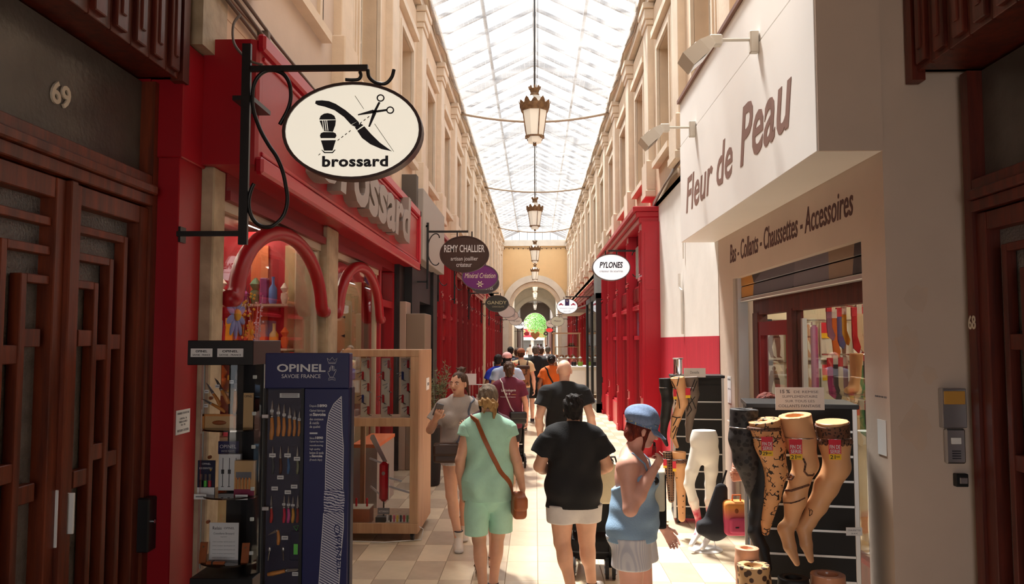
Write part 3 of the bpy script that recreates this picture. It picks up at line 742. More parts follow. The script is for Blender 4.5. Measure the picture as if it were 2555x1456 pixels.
def red_front(name, label, side, y0, y1, xf, ztop, nb, mcol, door=1, near_end=True, back=M_SHADE, zl=3.0, glow=None, frieze=True):
    """painted timber shop front: pilasters, cornice, stall risers, panes, scalloped frieze"""
    s = side; t = thing(name, label, 'shopfront', (s*xf, y0, 0))
    X = lambda d: s*(xf + d)
    bw = (y1-y0)/nb
    co = MB().box(X(-0.14), X(0.4), y0-0.02 if near_end else y0, y1, ztop-0.09, ztop, 0.01).box(X(-0.09), X(0.4), y0, y1, ztop-0.19, ztop-0.09, 0.01).box(X(-0.04), X(0.4), y0, y1, ztop-0.30, ztop-0.19, 0.01)
    co.build('cornice', mcol, t)
    for k in range(nb+1):
        yc = y0 + bw*k; a, b_ = (yc, yc+0.30) if k == 0 else ((yc-0.30, yc) if k == nb else (yc-0.15, yc+0.15))
        p = MB().box(X(0), X(0.42), a, b_, 0, ztop-0.30, 0.006)
        for z0, z1 in ((0.12, 0.85), (1.0, zl), (zl+0.12, ztop-0.42)):
            p.box(X(-0.02), X(0.01), a+0.05, a+0.07, z0, z1).box(X(-0.02), X(0.01), b_-0.07, b_-0.05, z0, z1).box(X(-0.02), X(0.01), a+0.07, b_-0.07, z1-0.02, z1).box(X(-0.02), X(0.01), a+0.07, b_-0.07, z0, z0+0.02)
        p.box(X(-0.035), X(0.0), a-0.01, b_+0.01, 0, 0.1, 0.006).box(X(-0.03), X(0.0), a-0.01, b_+0.01, zl+0.02, zl+0.08, 0.006)
        p.build('pilaster', mcol, t)
    for k in range(nb):
        a = y0 + bw*k + (0.30 if k == 0 else 0.15); b_ = y0 + bw*(k+1) - (0.30 if k == nb-1 else 0.15)
        MB().box(X(0.1), X(0.2), a, b_, zl-0.38, zl, 0.005).build('frieze_panel', mcol, t)
        if frieze:
            n = max(3, int((b_-a)/0.11)); fz = MB()
            for j in range(n):
                yy = a + (b_-a)*(j+0.5)/n; h = (b_-a)/n*0.3
                fz.fprism([(yy-h, zl-0.04), (yy-h, zl-0.24), (yy-h*.6, zl-0.30), (yy, zl-0.33), (yy+h*.6, zl-0.30), (yy+h, zl-0.24), (yy+h, zl-0.04)][::(1 if s < 0 else -1)], (X(0.1), 0, 0), (0, 1, 0), (0, 0, 1), 0.02 if s < 0 else -0.02)
            fz.build('scalloped_frieze', M_REDD, t)
        MB().box(X(0.06), X(0.2), a, b_, zl-0.46, zl-0.38, 0.008).build('ledge', mcol, t)
        MB().box(X(0.16), X(0.18), a, b_, zl, ztop-0.3).build('upper_pane', M_WGLASS, t)
        isd = (door >= 0 and k == door % nb)
        z0 = 0.02 if isd else 0.55
        if not isd: MB().box(X(0.05), X(0.2), a, b_, 0, 0.55, 0.006).build('stall_riser', mcol, t)
        fr = MB().box(X(0.08), X(0.18), a, a+0.07, z0, zl-0.46).box(X(0.08), X(0.18), b_-0.07, b_, z0, zl-0.46).box(X(0.08), X(0.18), a, b_, z0, z0+(0.35 if isd else 0.05)).box(X(0.08), X(0.18), a, b_, 2.02, 2.1)
        fr.build('door_leaf' if isd else 'window_frame', mcol, t)
        MB().box(X(0.125), X(0.131), a+0.07, b_-0.07, z0+0.05, zl-0.46).build('pane', M_GLASS, t)
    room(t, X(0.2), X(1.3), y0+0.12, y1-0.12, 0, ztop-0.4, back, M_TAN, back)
    if glow:
        for k in range(nb):
            MB().box(X(0.6), X(0.63), y0+bw*k+0.3, y0+bw*(k+1)-0.3, ztop-0.47, ztop-0.43).build('strip_light', M_LIT, t)
    for z in (0.9, 1.35, 1.8):
        MB().box(X(0.95), X(1.25), y0+0.13, y1-0.13, z, z+0.03).build('shelf', M_TAN, t)
    return t
M_WARM = mat('warm_interior', srgb(212, 160, 110), 0.7)
left_fronts = [
    (16.0, 21.0, 2.12, 4.35, 3, M_RED, 'red panelled shop front on the left under the brown jeweller sign', M_WARM, True),
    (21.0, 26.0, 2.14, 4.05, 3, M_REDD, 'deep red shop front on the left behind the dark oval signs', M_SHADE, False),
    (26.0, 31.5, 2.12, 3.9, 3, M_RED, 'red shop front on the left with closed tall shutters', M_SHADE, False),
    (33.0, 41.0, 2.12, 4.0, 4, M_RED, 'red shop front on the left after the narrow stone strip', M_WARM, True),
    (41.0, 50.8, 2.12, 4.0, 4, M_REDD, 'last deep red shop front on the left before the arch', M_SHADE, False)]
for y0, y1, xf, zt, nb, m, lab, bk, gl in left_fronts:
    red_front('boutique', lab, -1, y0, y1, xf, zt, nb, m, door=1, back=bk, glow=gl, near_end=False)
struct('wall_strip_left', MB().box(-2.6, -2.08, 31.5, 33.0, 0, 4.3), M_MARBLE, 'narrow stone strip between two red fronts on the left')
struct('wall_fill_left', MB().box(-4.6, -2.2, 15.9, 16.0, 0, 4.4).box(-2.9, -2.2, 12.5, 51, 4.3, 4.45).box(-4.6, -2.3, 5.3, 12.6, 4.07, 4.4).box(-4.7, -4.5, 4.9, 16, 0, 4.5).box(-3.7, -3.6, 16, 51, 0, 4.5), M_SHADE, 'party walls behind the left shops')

# ================================================================== right: the hosiery shop
M_SIGNW = mat('sign_white', srgb(236, 232, 228), 0.55, var=0.03, scale=1.0)
M_BRUSH = mat('brush_brown', srgb(128, 92, 80), 0.6)
M_BRUSHD = mat('brush_dark', srgb(74, 34, 30), 0.6)
pl = MB()
pl.box(2.2, 2.5, 4.95, 14.0, 2.69, 4.35).box(2.2, 2.5, 8.74, 14.0, 0, 2.69).box(2.2, 2.5, 4.95, 5.31, 0, 2.69)
pl.box(2.5, 2.95, 4.95, 5.2, 0, 4.6)
wr = struct('wall_shop_right', pl, M_BEIGE, 'pale rendered wall of the hosiery shop on the right')
M_SCUFF = mat('scuffed_patch', srgb(208, 184, 164), 0.85, col2=srgb(200, 180, 164), scale=8)
for (px0, py0, px1, py1) in ((2245, 700, 2330, 790), (2230, 790, 2300, 960), (2240, 1000, 2330, 1130), (2300, 905, 2345, 960)):
    a, b_ = at(px0, py1, 4.95), at(px1, py0, 4.95); pts = []
    for k in range(16):
        an = 2*PI*k/16; rr = rnd.uniform(.6, 1.0); pts.append(((a.x+b_.x)/2 + (b_.x-a.x)/2*rr*math.cos(an), (a.z+b_.z)/2 + (b_.z-a.z)/2*rr*math.sin(an)))
    MB().fprism(pts, (0, 4.9495, 0), (1, 0, 0), (0, 0, 1), 0.0008).build('worn_patch', M_SCUFF, wr)
# white and red paint on the wall beyond the shop
MB().box(2.192, 2.2, 9.4, 14.0, 2.06, 4.4).build('white_paint', M_PLASTER, wr)
M_REDW = mat('red_wall_paint', srgb(196, 40, 62), 0.55, var=0.12, scale=3.0, stretch=(1, 3, 0.4))
MB().box(2.19, 2.2, 9.4, 14.0, 0, 2.06).build('red_paint', M_REDW, wr)
for y in (11.6,):
    MB().tube([(2.17, y, 2.1), (2.17, y, 2.75), (2.15, y+0.08, 2.8), (2.15, y+0.08, 3.0)], 0.02, 6).build('downpipe', M_PLASTER, wr)
    MB().tube([(2.17, y-0.15, 3.2), (2.17, y-0.15, 4.1)], 0.012, 6).build('wall_cable', M_PLASTER, wr)
cb = MB()
for k in range(5):
    cb.tube([(2.15, 14.2-0.02*k, 4.42+0.02*k), (2.1+0.02*k, 12.6, 4.52+0.03*k), (2.12, 11.0, 4.62+0.04*k), (2.1, 9.5, 4.7+0.03*k)], 0.016, 5)
cb.build('cable_bundle', M_CABLE, wr, 'all')

sb = thing('shop_sign_box', 'big white projecting shop sign box with brown brush lettering', 'sign', (2.0, 7.0, 3.2))
MB().box(1.79, 2.2, 4.95, 9.56, 3.2, 4.38, 0.004).build('lower_board', M_SIGNW, sb)
MB().box(1.795, 2.2, 4.955, 9.56, 4.39, 4.93, 0.004).build('upper_board', M_SIGNW, sb)
MB().box(1.765, 2.2, 4.96, 9.6, 4.93, 4.97).build('top_trim', M_BRUSH, sb)
MB().box(1.797, 2.2, 4.935, 4.95, 3.2, 4.62).build('end_panel', M_BEIGE, sb)
text('lettering', 'Fleur de', (1.79, 9.22, 3.50), (0, -1, 0), (0, 0, 1), 2.18, 0.40, M_BRUSH, sb, t=0.003, shear=0.25, bold=0.012)
text('lettering', 'Peau', (1.79, 6.78, 3.50), (0, -1, 0), (0, 0, 1), 1.38, 0.50, M_BRUSH, sb, t=0.003, shear=0.25, bold=0.014)
text('wall_lettering', 'Bas - Collants - Chaussettes - Accessoires', (2.2, 8.84, 2.87), (0, -1, 0), (0, 0, 1), 3.42, 0.21, M_BRUSHD, wr, t=0.003, shear=0.2, bold=0.008)

def spot(px, py, label):
    p = atx(px, py, 1.79)
    t = thing('sign_spotlight', label, 'spotlight', (p.x, p.y, p.z), group='spotlights on the white sign box')
    y, z = p.y, p.z; M_ = mat('lamp_grey', srgb(206, 200, 190), 0.5)
    MB().box(1.72, 1.79, y-0.03, y+0.03, z-0.09, z+0.09, 0.008).build('wall_mount', M_, t)
    MB().cyl((1.72, y, z+0.02), (1.48, y, z+0.02), 0.013, n=10).build('arm', M_, t)
    MB().box(1.40, 1.50, y-0.035, y+0.035, z-0.03, z+0.06, 0.01).build('joint', M_, t)
    c = Vector((1.36, y, z-0.04)); d = Vector((-0.75, 0, -0.65)).normalized(); u = Vector((0, 1, 0)); w_ = d.cross(u)
    vs = []
    for (q, hw, hh) in ((-0.07, 0.06, 0.04), (0.02, 0.10, 0.06), (0.2, 0.12, 0.065)):
        vs += [c + d*q + u*a*hw + w_*b_*hh for a, b_ in ((-1, -1), (1, -1), (1, 1), (-1, 1))]
    fs = [(3, 2, 1, 0), (8, 9, 10, 11)] + [(k*4+j, k*4+(j+1) % 4, k*4+4+(j+1) % 4, k*4+4+j) for k in (0, 1) for j in range(4)]
    MB().add(vs, fs).build('lamp_head', M_, t)
    MB().add([c + d*q + u*a*0.09 + w_*0.0665*s_ for q, a in ((0.05, -1), (0.05, 1), (0.19, 1), (0.19, -1)) for s_ in (1,)], [(0, 1, 2, 3)]).build('lens', M_CHROME, t)
    MB().add([c + d*q + u*a*0.09 - w_*0.0665 for q, a in ((0.05, -1), (0.05, 1), (0.19, 1), (0.19, -1))], [(0, 1, 2, 3)]).build('lens', M_CHROME, t)
spot(1892, 105, 'grey arm spotlight on the seam above the last word of the big white sign')
spot(1735, 322, 'grey arm spotlight at the far end of the big white sign')

# shutter, door frame and interior
hs = thing('hosiery_shop', 'dark red framed glazed shop front under a half open painted shutter', 'shopfront', (2.4, 7, 0))
def graffiti():
    m = bpy.data.materials.new('graffiti_slat'); nt, b = nodes_of(m); N = nt.nodes; L = nt.links
    tc = N.new('ShaderNodeTexCoord'); v = N.new('ShaderNodeTexVoronoi'); v.inputs['Scale'].default_value = 1.5; mp = N.new('ShaderNodeMapping'); mp.inputs['Rotation'].default_value = (0.6, 0, 0)
    geo = N.new('ShaderNodeNewGeometry'); L.new(geo.outputs['Position'], mp.inputs['Vector']); L.new(mp.outputs['Vector'], v.inputs['Vector'])
    sp = N.new('ShaderNodeSeparateColor'); L.new(v.outputs['Color'], sp.inputs[0])
    rp = N.new('ShaderNodeValToRGB'); rp.color_ramp.interpolation = 'CONSTANT'; L.new(sp.outputs[0], rp.inputs['Fac'])
    cols = [(0, (96, 92, 104)), (0.3, (48, 46, 54)), (0.5, (112, 106, 116)), (0.68, (198, 140, 60)), (0.84, (150, 126, 106))]
    e = rp.color_ramp.elements
    e[0].position = 0; e[0].color = (*srgb(*cols[0][1]), 1); e[1].position = 0.3; e[1].color = (*srgb(*cols[1][1]), 1)
    for p, c in cols[2:]:
        q = e.new(p); q.color = (*srgb(*c), 1)
    L.new(rp.outputs['Color'], b.inputs['Base Color']); b.inputs['Roughness'].default_value = 0.5
    return m
M_GRAF = graffiti()
for z0, z1 in ((2.60, 2.72), (2.47, 2.59)):
    MB().box(2.27, 2.31, 5.36, 8.66, z0, z1, 0.006).build('shutter_slat', M_GRAF, hs)
MB().box(2.325, 2.335, 5.37, 8.65, 2.44, 2.72).build('slat_light_block', M_BLACKM, hs)  # added dark sheet, hides the interior light between the slats
MB().box(2.25, 2.322, 5.36, 8.66, 2.425, 2.465, 0.006).build('shutter_bottom_bar', M_ALU, hs)
MB().box(2.23, 2.34, 8.66, 8.74, 0, 2.69).build('shutter_rail', M_ALU, hs)
MB().box(2.23, 2.34, 5.31, 5.36, 0, 2.69).build('shutter_rail', M_ALU, hs)
dm = M_WOODR
MB().box(2.38, 2.48, 5.31, 8.6, 2.28, 2.48).build('head_rail', dm, hs)
for y0, y1 in ((8.42, 8.6), (7.30, 7.44), (5.31, 5.37)): MB().box(2.37, 2.48, y0, y1, 0, 2.3).build('door_post', dm, hs)
MB().box(2.38, 2.46, 7.5, 8.34, 2.06, 2.2).box(2.38, 2.46, 7.44, 7.5, 0, 2.2).box(2.38, 2.46, 8.34, 8.42, 0, 2.2).build('door_leaf', M_REDD, hs)
MB().box(2.415, 2.421, 7.5, 8.34, 0.1, 2.06).build('door_pane', M_GLASS, hs)
MB().box(2.415, 2.421, 5.37, 7.30, 0.4, 2.28).build('pane', M_GLASS, hs)
MB().box(2.36, 2.5, 5.37, 7.30, 0.0, 0.4).build('stall_riser', dm, hs)
MB().box(2.36, 2.40, 6.98, 7.02, 0.5, 2.2).build('door_edge', M_ALU, hs)
room(hs, 2.5, 4.6, 5.25, 9.16, 0, 2.9, M_CREAM, M_TAN, M_CREAM)
for y in (6.0, 7.2, 8.4): MB().box(3.3, 3.34, y-0.3, y+0.3, 2.86, 2.89).build('strip_light', M_LIT, hs)
# packets of tights hung in rows on the back wall of the shop
M_PK = mat('packet_white', srgb(232, 226, 218), 0.4); M_TAGR = mat('tag_red', srgb(214, 40, 60), 0.5); M_TAGY = mat('tag_yellow', srgb(244, 196, 40), 0.5)
M_LEGP = [mat('print_%d' % k, srgb(*c), 0.6) for k, c in enumerate(((120, 86, 74), (196, 150, 120), (60, 54, 60), (150, 110, 130)))]
rr = random.Random(5)
for r_, z in enumerate((1.78, 1.30, 0.82)):
    MB().cyl((2.52, 9.13, z+0.46), (4.5, 9.13, z+0.46), 0.008, n=6).build('hanging_rail', M_STEEL, hs)
    for k in range(4):
        x = 2.70 + 0.37*k; y = 9.10
        rw = ('upper', 'middle', 'lower')[r_]
        t = thing('tights_packet', 'tights packet, %s from left in the %s row inside the hosiery shop' % (ORD[k], rw), 'packet', (x, y, z), group='tights packets, %s row' % rw)
        MB().box(x-0.16, x+0.16, y, y+0.03, z, z+0.43, 0.005).build('packet', M_PK, t)
        MB().box(x-0.03, x+0.03, y-0.01, y+0.03, z+0.42, z+0.47, 0.005).build('hook', M_INK, t)
        lg = MB(); a = rr.uniform(-.07, .07); bb = rr.uniform(-.05, .05)
        for q in (-1, 1):
            w1 = q*.03
            lg.fprism([(w1-.035+bb, .27), (w1+.035+bb, .27), (q*.05+a+.026, .15), (q*.035+a*2+.014, .05), (q*.035+a*2+.04, .025), (q*.035+a*2-.02, .03), (q*.05+a-.026, .15)], (x+.03, y, z), (1, 0, 0), (0, 0, 1), 0.002)
        lg.fprism([(-.035+bb, .36), (.035+bb, .36), (.06+bb, .26), (-.06+bb, .26)], (x+.03, y, z), (1, 0, 0), (0, 0, 1), 0.002)
        lg.fprism([(.022*math.cos(PI*q/5)+bb*1.5, .385+.026*math.sin(PI*q/5)) for q in range(10)], (x+.03, y, z), (1, 0, 0), (0, 0, 1), 0.002)
        lg.build('leg_print', M_LEGP[rr.randrange(4)], t)
        if k % 2 == 0 or r_ == 0:
            MB().box(x-.15, x-.06, y-.008, y-.002, z+0.31, z+0.43).build('red_tag', M_TAGR, t)
            MB().box(x-.15, x-.06, y-.008, y-.002, z+0.25, z+0.31).build('price_tag', M_TAGY, t)
SK = [(240, 190, 60), (200, 40, 50), (60, 90, 160), (150, 110, 140), (230, 120, 50), (60, 60, 70), (170, 60, 120), (230, 210, 180), (90, 150, 110)]
M_SK = [mat('sock_%d' % k, srgb(*c), 0.8) for k, c in enumerate(SK)]
SKN = ['yellow', 'red', 'blue', 'mauve', 'orange', 'charcoal', 'magenta', 'cream', 'green']
for k in range(24):
    u = k % 8; lv = k // 8; L_ = rr.uniform(.28, .42); q = rr.randrange(9)
    x = 2.60 + 0.055*u; y = 7.0 + 0.03*((k*5) % 4); z = (2.28, 1.85, 1.42)[lv] + rr.uniform(-.03, .03)
    t = thing('hanging_sock', SKN[q] + ' socks, %s from left on the %s rail inside hosiery window' % (ORD[u], ('top', 'middle', 'bottom')[lv]), 'socks', (x, y, z-L_), group='socks hung inside the hosiery window')
    MB().prism([(x-.02, z), (x+.02, z), (x+.022, z-L_*.6), (x+.05, z-L_*.85), (x+.035, z-L_), (x-.01, z-L_*.88), (x-.02, z-L_*.6)], 'xz', y-.012, y+.012).build('sock_body', M_SK[q], t)
    MB().box(x-.022, x+.022, y-.015, y+.015, z-.05, z+.03).build('header_card', M_PK if k % 2 else M_TAGR, t)
sr = MB()
for z in (2.31, 1.88, 1.45): sr.cyl((2.55, 7.05, z), (3.1, 7.05, z), 0.008, n=6)
sr.build('sock_rail', M_CHROME, hs)
for k, (x, c) in enumerate(((2.62, 3), (2.72, 7), (2.82, 6))):
    y = 8.0
    t = thing('hanging_scarf', ('mauve patterned', 'cream', 'magenta')[k] + ' scarf hung in the hosiery window', 'scarf', (x, y, 1.35))
    MB().box(x-.035, x+.035, y-.02, y+.02, 1.35, 2.15, 0.015).build('scarf_cloth', M_SK[c], t)
    MB().box(x-.03, x+.03, y-.015, y+.015, 2.15, 2.2, 0.01).build('scarf_clip', M_CHROME, t)
gs = thing('glass_display_table', 'small glass shelf behind the hosiery window', 'shelf', (2.8, 6.5, 1.55))
MB().box(2.52, 3.05, 6.1, 6.9, 1.55, 1.565).build('glass_top', M_CLEAR, gs)
MB().box(2.54, 2.56, 6.12, 6.14, 0.0, 1.55).box(3.02, 3.04, 6.85, 6.88, 0.0, 1.55).build('shelf_leg', M_CHROME, gs)

# ================================================================== right: red corner shop and the shops behind it
py_ = red_front('gift_shop', 'bright red panelled gift shop front with heavy cornice beside the white wall', 1, 13.8, 22.0, 1.88, 4.38, 4, M_RED2, door=1, back=M_REDIN, zl=3.05, glow=True)
MB().box(1.88, 2.3, 13.74, 13.8, 0, 4.1).build('end_panel', M_RED2, py_)
for z0, z1 in ((0.2, 2.7), (2.9, 3.9)):
    MB().box(1.93, 2.15, 13.73, 13.742, z0, z1).build('end_inset', M_RED2, py_)
M_POSTA = mat('poster_sky', srgb(120, 170, 220), 0.5); M_POSTB = mat('poster_yellow', srgb(240, 200, 50), 0.5); M_POSTC = mat('poster_scarlet', srgb(230, 70, 50), 0.5)
for k, (y0, y1, z0, z1) in enumerate(((14.3, 15.5, 2.08, 2.55), (18.2, 19.6, 1.2, 2.5))):
    t = thing('window_poster', ('blue poster with a red and yellow burst in the nearest red shop window', 'tall multicoloured poster in the gift shop doorway')[k], 'poster', (2.02, y0, z0))
    MB().box(2.012, 2.02, y0, y1, z0, z1).build('sheet', M_POSTA, t)
    yc, zc = (y0+y1)/2, (z0+z1)/2; bu = MB()
    for q in range(9):
        a = 2*PI*q/9; bu.fprism([(0.03*math.cos(a+1.2), 0.03*math.sin(a+1.2)), (0.45*math.cos(a), 0.3*math.sin(a)), (0.03*math.cos(a-1.2), 0.03*math.sin(a-1.2))][::-1], (2.012, yc, zc), (0, -1, 0), (0, 0, 1), 0.002)
    bu.build('burst', M_POSTC if k == 0 else M_POSTB, t)
    MB().fprism([(0.1*math.cos(2*PI*q/10), 0.08*math.sin(2*PI*q/10)) for q in range(10)], (2.009, yc, zc), (0, -1, 0), (0, 0, 1), 0.002).build('burst_centre', M_POSTB if k == 0 else M_POSTC, t)
grl = MB()
for k in range(9): grl.box(1.96, 1.99, 14.2+0.12*k, 14.24+0.12*k, 3.2, 3.8)
grl.build('air_grille', M_GREYF, py_)
# sweet shop: black framed glazed bay with round stickers
M_STICK = mat('sticker_white', srgb(226, 214, 210), 0.6)
sw_ = thing('sweet_shop', 'black framed sweet shop window with round white stickers', 'shopfront', (2.0, 22.1, 0))
for y in (22.05, 24.2, 26.4): MB().box(1.72, 2.3, y, y+0.14, 0, 3.35).build('frame_post', M_BLACK, sw_)
MB().box(1.72, 2.3, 22.05, 26.54, 3.2, 3.35).box(1.72, 2.3, 22.05, 26.54, 0, 0.25).build('frame_rail', M_BLACK, sw_)
MB().box(1.76, 1.77, 22.19, 26.4, 0.25, 3.2).build('pane', M_GLASS, sw_)
MB().box(1.86, 2.3, 22.09, 22.10, 0.25, 3.2).build('end_pane', M_GLASS, sw_)
room(sw_, 2.0, 3.2, 22.1, 26.5, 0, 3.3, M_WARM, M_TAN, M_WARM)
for k, z in enumerate((2.55, 2.3, 2.05)):
    MB().prism([(2.04+0.1*math.cos(2*PI*q/20), z+0.1*math.sin(2*PI*q/20)) for q in range(20)], 'xz', 22.035, 22.045).build('round_sticker', M_STICK, sw_)
    MB().box(1.98, 2.10, 22.03, 22.036, z-0.02, z+0.015).build('sticker_print', M_BRUSHD, sw_)
MB().box(1.8, 2.28, 22.06, 22.09, 0.25, 0.95).build('lower_panel', M_ORANGE, sw_)
cn = MB()
for k in range(9):
    x = 1.86 + 0.04*k; cn.tube([(x, 22.05, 0.3), (x+0.02, 22.05, 0.55+0.02*(k % 3)), (x+0.05, 22.05, 0.62+0.02*(k % 3)), (x+0.07, 22.05, 0.56)], 0.012, 6)
cn.build('candy_cane_print', M_TAGR, sw_)
t = thing('candy_tower', 'stack of red and white sweets in the sweet shop window', 'sweets', (2.05, 22.4, 1.2))
for k in range(5): MB().lathe([(0.09-0.012*k, 0), (0.10-0.012*k, 0.06), (0.08-0.012*k, 0.14)], 12, (2.05, 22.4, 1.25+0.15*k)).build('sweet_layer', M_TAGR if k % 2 else M_PK, t, True)
right_fronts = [
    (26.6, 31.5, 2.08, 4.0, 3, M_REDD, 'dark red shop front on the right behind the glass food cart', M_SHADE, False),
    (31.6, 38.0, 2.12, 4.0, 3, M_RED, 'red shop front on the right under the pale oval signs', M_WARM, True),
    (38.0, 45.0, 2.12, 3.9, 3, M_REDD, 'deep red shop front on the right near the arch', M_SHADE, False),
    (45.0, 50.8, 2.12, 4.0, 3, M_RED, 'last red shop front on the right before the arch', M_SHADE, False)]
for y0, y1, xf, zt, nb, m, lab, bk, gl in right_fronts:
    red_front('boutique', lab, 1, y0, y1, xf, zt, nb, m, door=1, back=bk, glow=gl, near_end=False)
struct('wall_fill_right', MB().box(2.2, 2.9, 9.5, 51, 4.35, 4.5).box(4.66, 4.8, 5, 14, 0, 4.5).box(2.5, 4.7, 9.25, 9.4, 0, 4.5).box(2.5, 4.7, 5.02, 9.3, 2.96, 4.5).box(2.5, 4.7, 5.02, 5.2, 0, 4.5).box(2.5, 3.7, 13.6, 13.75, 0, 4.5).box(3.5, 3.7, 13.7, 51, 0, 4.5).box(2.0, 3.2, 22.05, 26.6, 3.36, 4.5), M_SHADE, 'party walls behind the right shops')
# awnings and a long arm over the far right
aw_ = thing('folded_awning', 'grey folded awning with long arms over the far right shops', 'awning', (1.9, 33, 3.2))
MB().box(1.25, 2.06, 31.8, 36.5, 3.15, 3.3).build('awning_cloth', M_TAUPE, aw_)
MB().bar((1.1, 31.8, 3.1), (2.06, 31.8, 3.45), 0.06).bar((1.1, 36.4, 3.1), (2.06, 36.4, 3.45), 0.06).build('awning_arm', M_GREYF, aw_)
# ================================================================== doors and canopies of the porch
M_FROST = mat('frosted_door_glass', srgb(120, 118, 116), 0.35, var=0.25, scale=9, bump=0.4, bscale=60)
M_TRANSOM = mat('transom_glass', srgb(92, 86, 80), 0.25, col2=srgb(70, 64, 60), scale=1.5, bump=0.1, bscale=30)
M_NUM = mat('number_plate_cream', srgb(214, 200, 180), 0.5)
def deco_door(name, label, s, xp, y0, ymid, y1, ztop, number, wood, nx):
    """double door in the plane |x| = xp, leaves y0..ymid..y1; nested L-shaped glazing bars"""
    t = tag(thing(name, label, None, (s*xp, ymid, 0)), kind='structure')
    X = lambda d: s*(xp + d)
    MB().box(X(-0.02), X(0.12), y1, y1+0.08, 0, 3.66).box(X(-0.02), X(0.12), y0-0.08, y0, 0, 3.66).build('jamb', wood, t)
    MB().box(X(-0.03), X(0.12), y0, y1, ztop, ztop+0.07, 0.006).box(X(-0.06), X(0.12), y0, y1, ztop+0.07, ztop+0.13, 0.01).box(X(-0.02), X(0.12), y0, y1, ztop+0.13, ztop+0.2, 0.006).build('transom_bar', wood, t)
    MB().box(X(0.07), X(0.08), y0, y1, ztop+0.2, 3.66).build('transom_pane', M_TRANSOM, t)
    for li, (a, b_) in enumerate(((y0, ymid-0.012), (ymid+0.012, y1))):
        lf = MB().box(X(0.0), X(0.1), a, a+0.10, 0, ztop-0.01, 0.005).box(X(0.0), X(0.1), b_-0.10, b_, 0, ztop-0.01, 0.005).box(X(0.005), X(0.1), a+.1, b_-.1, ztop-0.12, ztop-0.01, 0.005).box(X(0.005), X(0.1), a+.1, b_-.1, 0, 0.35, 0.005)
        lf = lf.build('door_leaf', wood, t)
        MB().box(X(0.085), X(0.092), a+.1, b_-.1, 0.35, ztop-0.12).build('pane', M_FROST, lf)
        w = b_-a-0.2
        # the L bars open towards the meeting stile
        base, sg = (b_-0.1, -1) if li == 0 else (a+0.1, 1)
        for k in range(3):
            zz = ztop - 0.22 - 0.15*k; yy = base + sg*w*(0.80 - 0.24*k)
            br = MB().box(X(0.02), X(0.08), base, yy-sg*0.023, zz-0.045, zz, 0.004).box(X(0.018), X(0.08), yy-0.022, yy+0.022, 0.35, zz-0.002, 0.004)
            br.build('glazing_bar', wood, lf)
        for k, zz in enumerate((2.06, 1.98, 2.04, 1.30, 1.42, 1.36)):
            q = k % 3; ya = base + sg*w*(0.08+0.24*q); yb = base + sg*w*(0.30+0.24*q)
            MB().box(X(0.025), X(0.08), ya, yb, zz-0.09, zz, 0.004).build('cross_bar', wood, lf)
    MB().box(X(-0.03), X(0.02), ymid-0.03, ymid+0.03, 0, ztop-0.01, 0.006).build('astragal', wood, t)
    return t
d1 = deco_door('door_1', 'dark wooden double door with stepped glazing bars, number 69 above', -1, 2.45, 3.17, 4.01, 4.85, 2.85, '69', M_WOOD, 1)
a = atx(130, 262, -2.52); b_ = atx(182, 262, -2.52)
text('house_number', '69', (-2.52, 3.92, 3.24), (0, 1, 0), (0, 0, 1), 0.165, 0.125, M_NUM, d1, t=0.012, bold=0.02)
MB().box(-2.452, -2.435, 3.975, 4.045, 0.95, 1.24, 0.003).build('lock_plate', M_WHITE, d1)
MB().box(-2.45, -2.40, 4.055, 4.07, 1.0, 1.21, 0.003).build('pull_handle', M_WHITE, d1)
MB().box(-2.47, -2.38, 4.82, 4.93, 0.70, 1.03, 0.008).build('lock_box', M_BLACK, d1)
MB().cyl((-2.385, 4.88, 0.88), (-2.37, 4.88, 0.88), 0.012, n=10).build('lock_knob', M_CHROME, d1)
d2 = deco_door('door_2', 'dark reddish wooden double door with stepped glazing bars, number 68 beside', 1, 2.68, 3.0, 3.9, 4.8, 2.78, '68', M_WOODR, 1)
text('house_number', '68', (2.659, 4.876, 2.07), (0, -1, 0), (0, 0, 1), 0.075, 0.085, M_NUM, d2, t=0.004, bold=0.01)
for s, xf, nm, lab in ((-1, 2.25, 'trim_1', 'dark wooden batten canopy over the door numbered 69'), (1, 2.35, 'trim_2', 'dark wooden batten canopy over the door numbered 68')):
    X = lambda d: s*(xf + d)
    cp = struct(nm, MB().box(X(0.04), X(0.5), 2.0, 4.9, 3.69, 3.75).box(X(0.06), X(0.12), 2.0, 4.88, 3.7, 4.6).box(X(0.04), X(0.5), 4.86, 4.9, 3.69, 4.6), M_WOODR, lab)
    n = 14
    for k in range(n):
        y1_ = 4.88 - 0.21*k; y0_ = y1_ - 0.205; dz = 0.0
        MB().box(X(0.03), X(0.06), y0_, y1_, 3.67, 4.6, 0.004).box(X(0.0), X(0.04), y0_+0.012, y0_+0.125, 3.70, 4.6, 0.006).box(X(-0.012), X(0.02), y0_+0.045, y0_+0.095, 3.78, 4.6, 0.006).build('batten', M_WOODR, cp)
    MB().box(X(0.0), X(0.08), 4.84, 4.93, 3.62 if s > 0 else 3.66, 4.6).build('end_post', M_WOODR, cp)

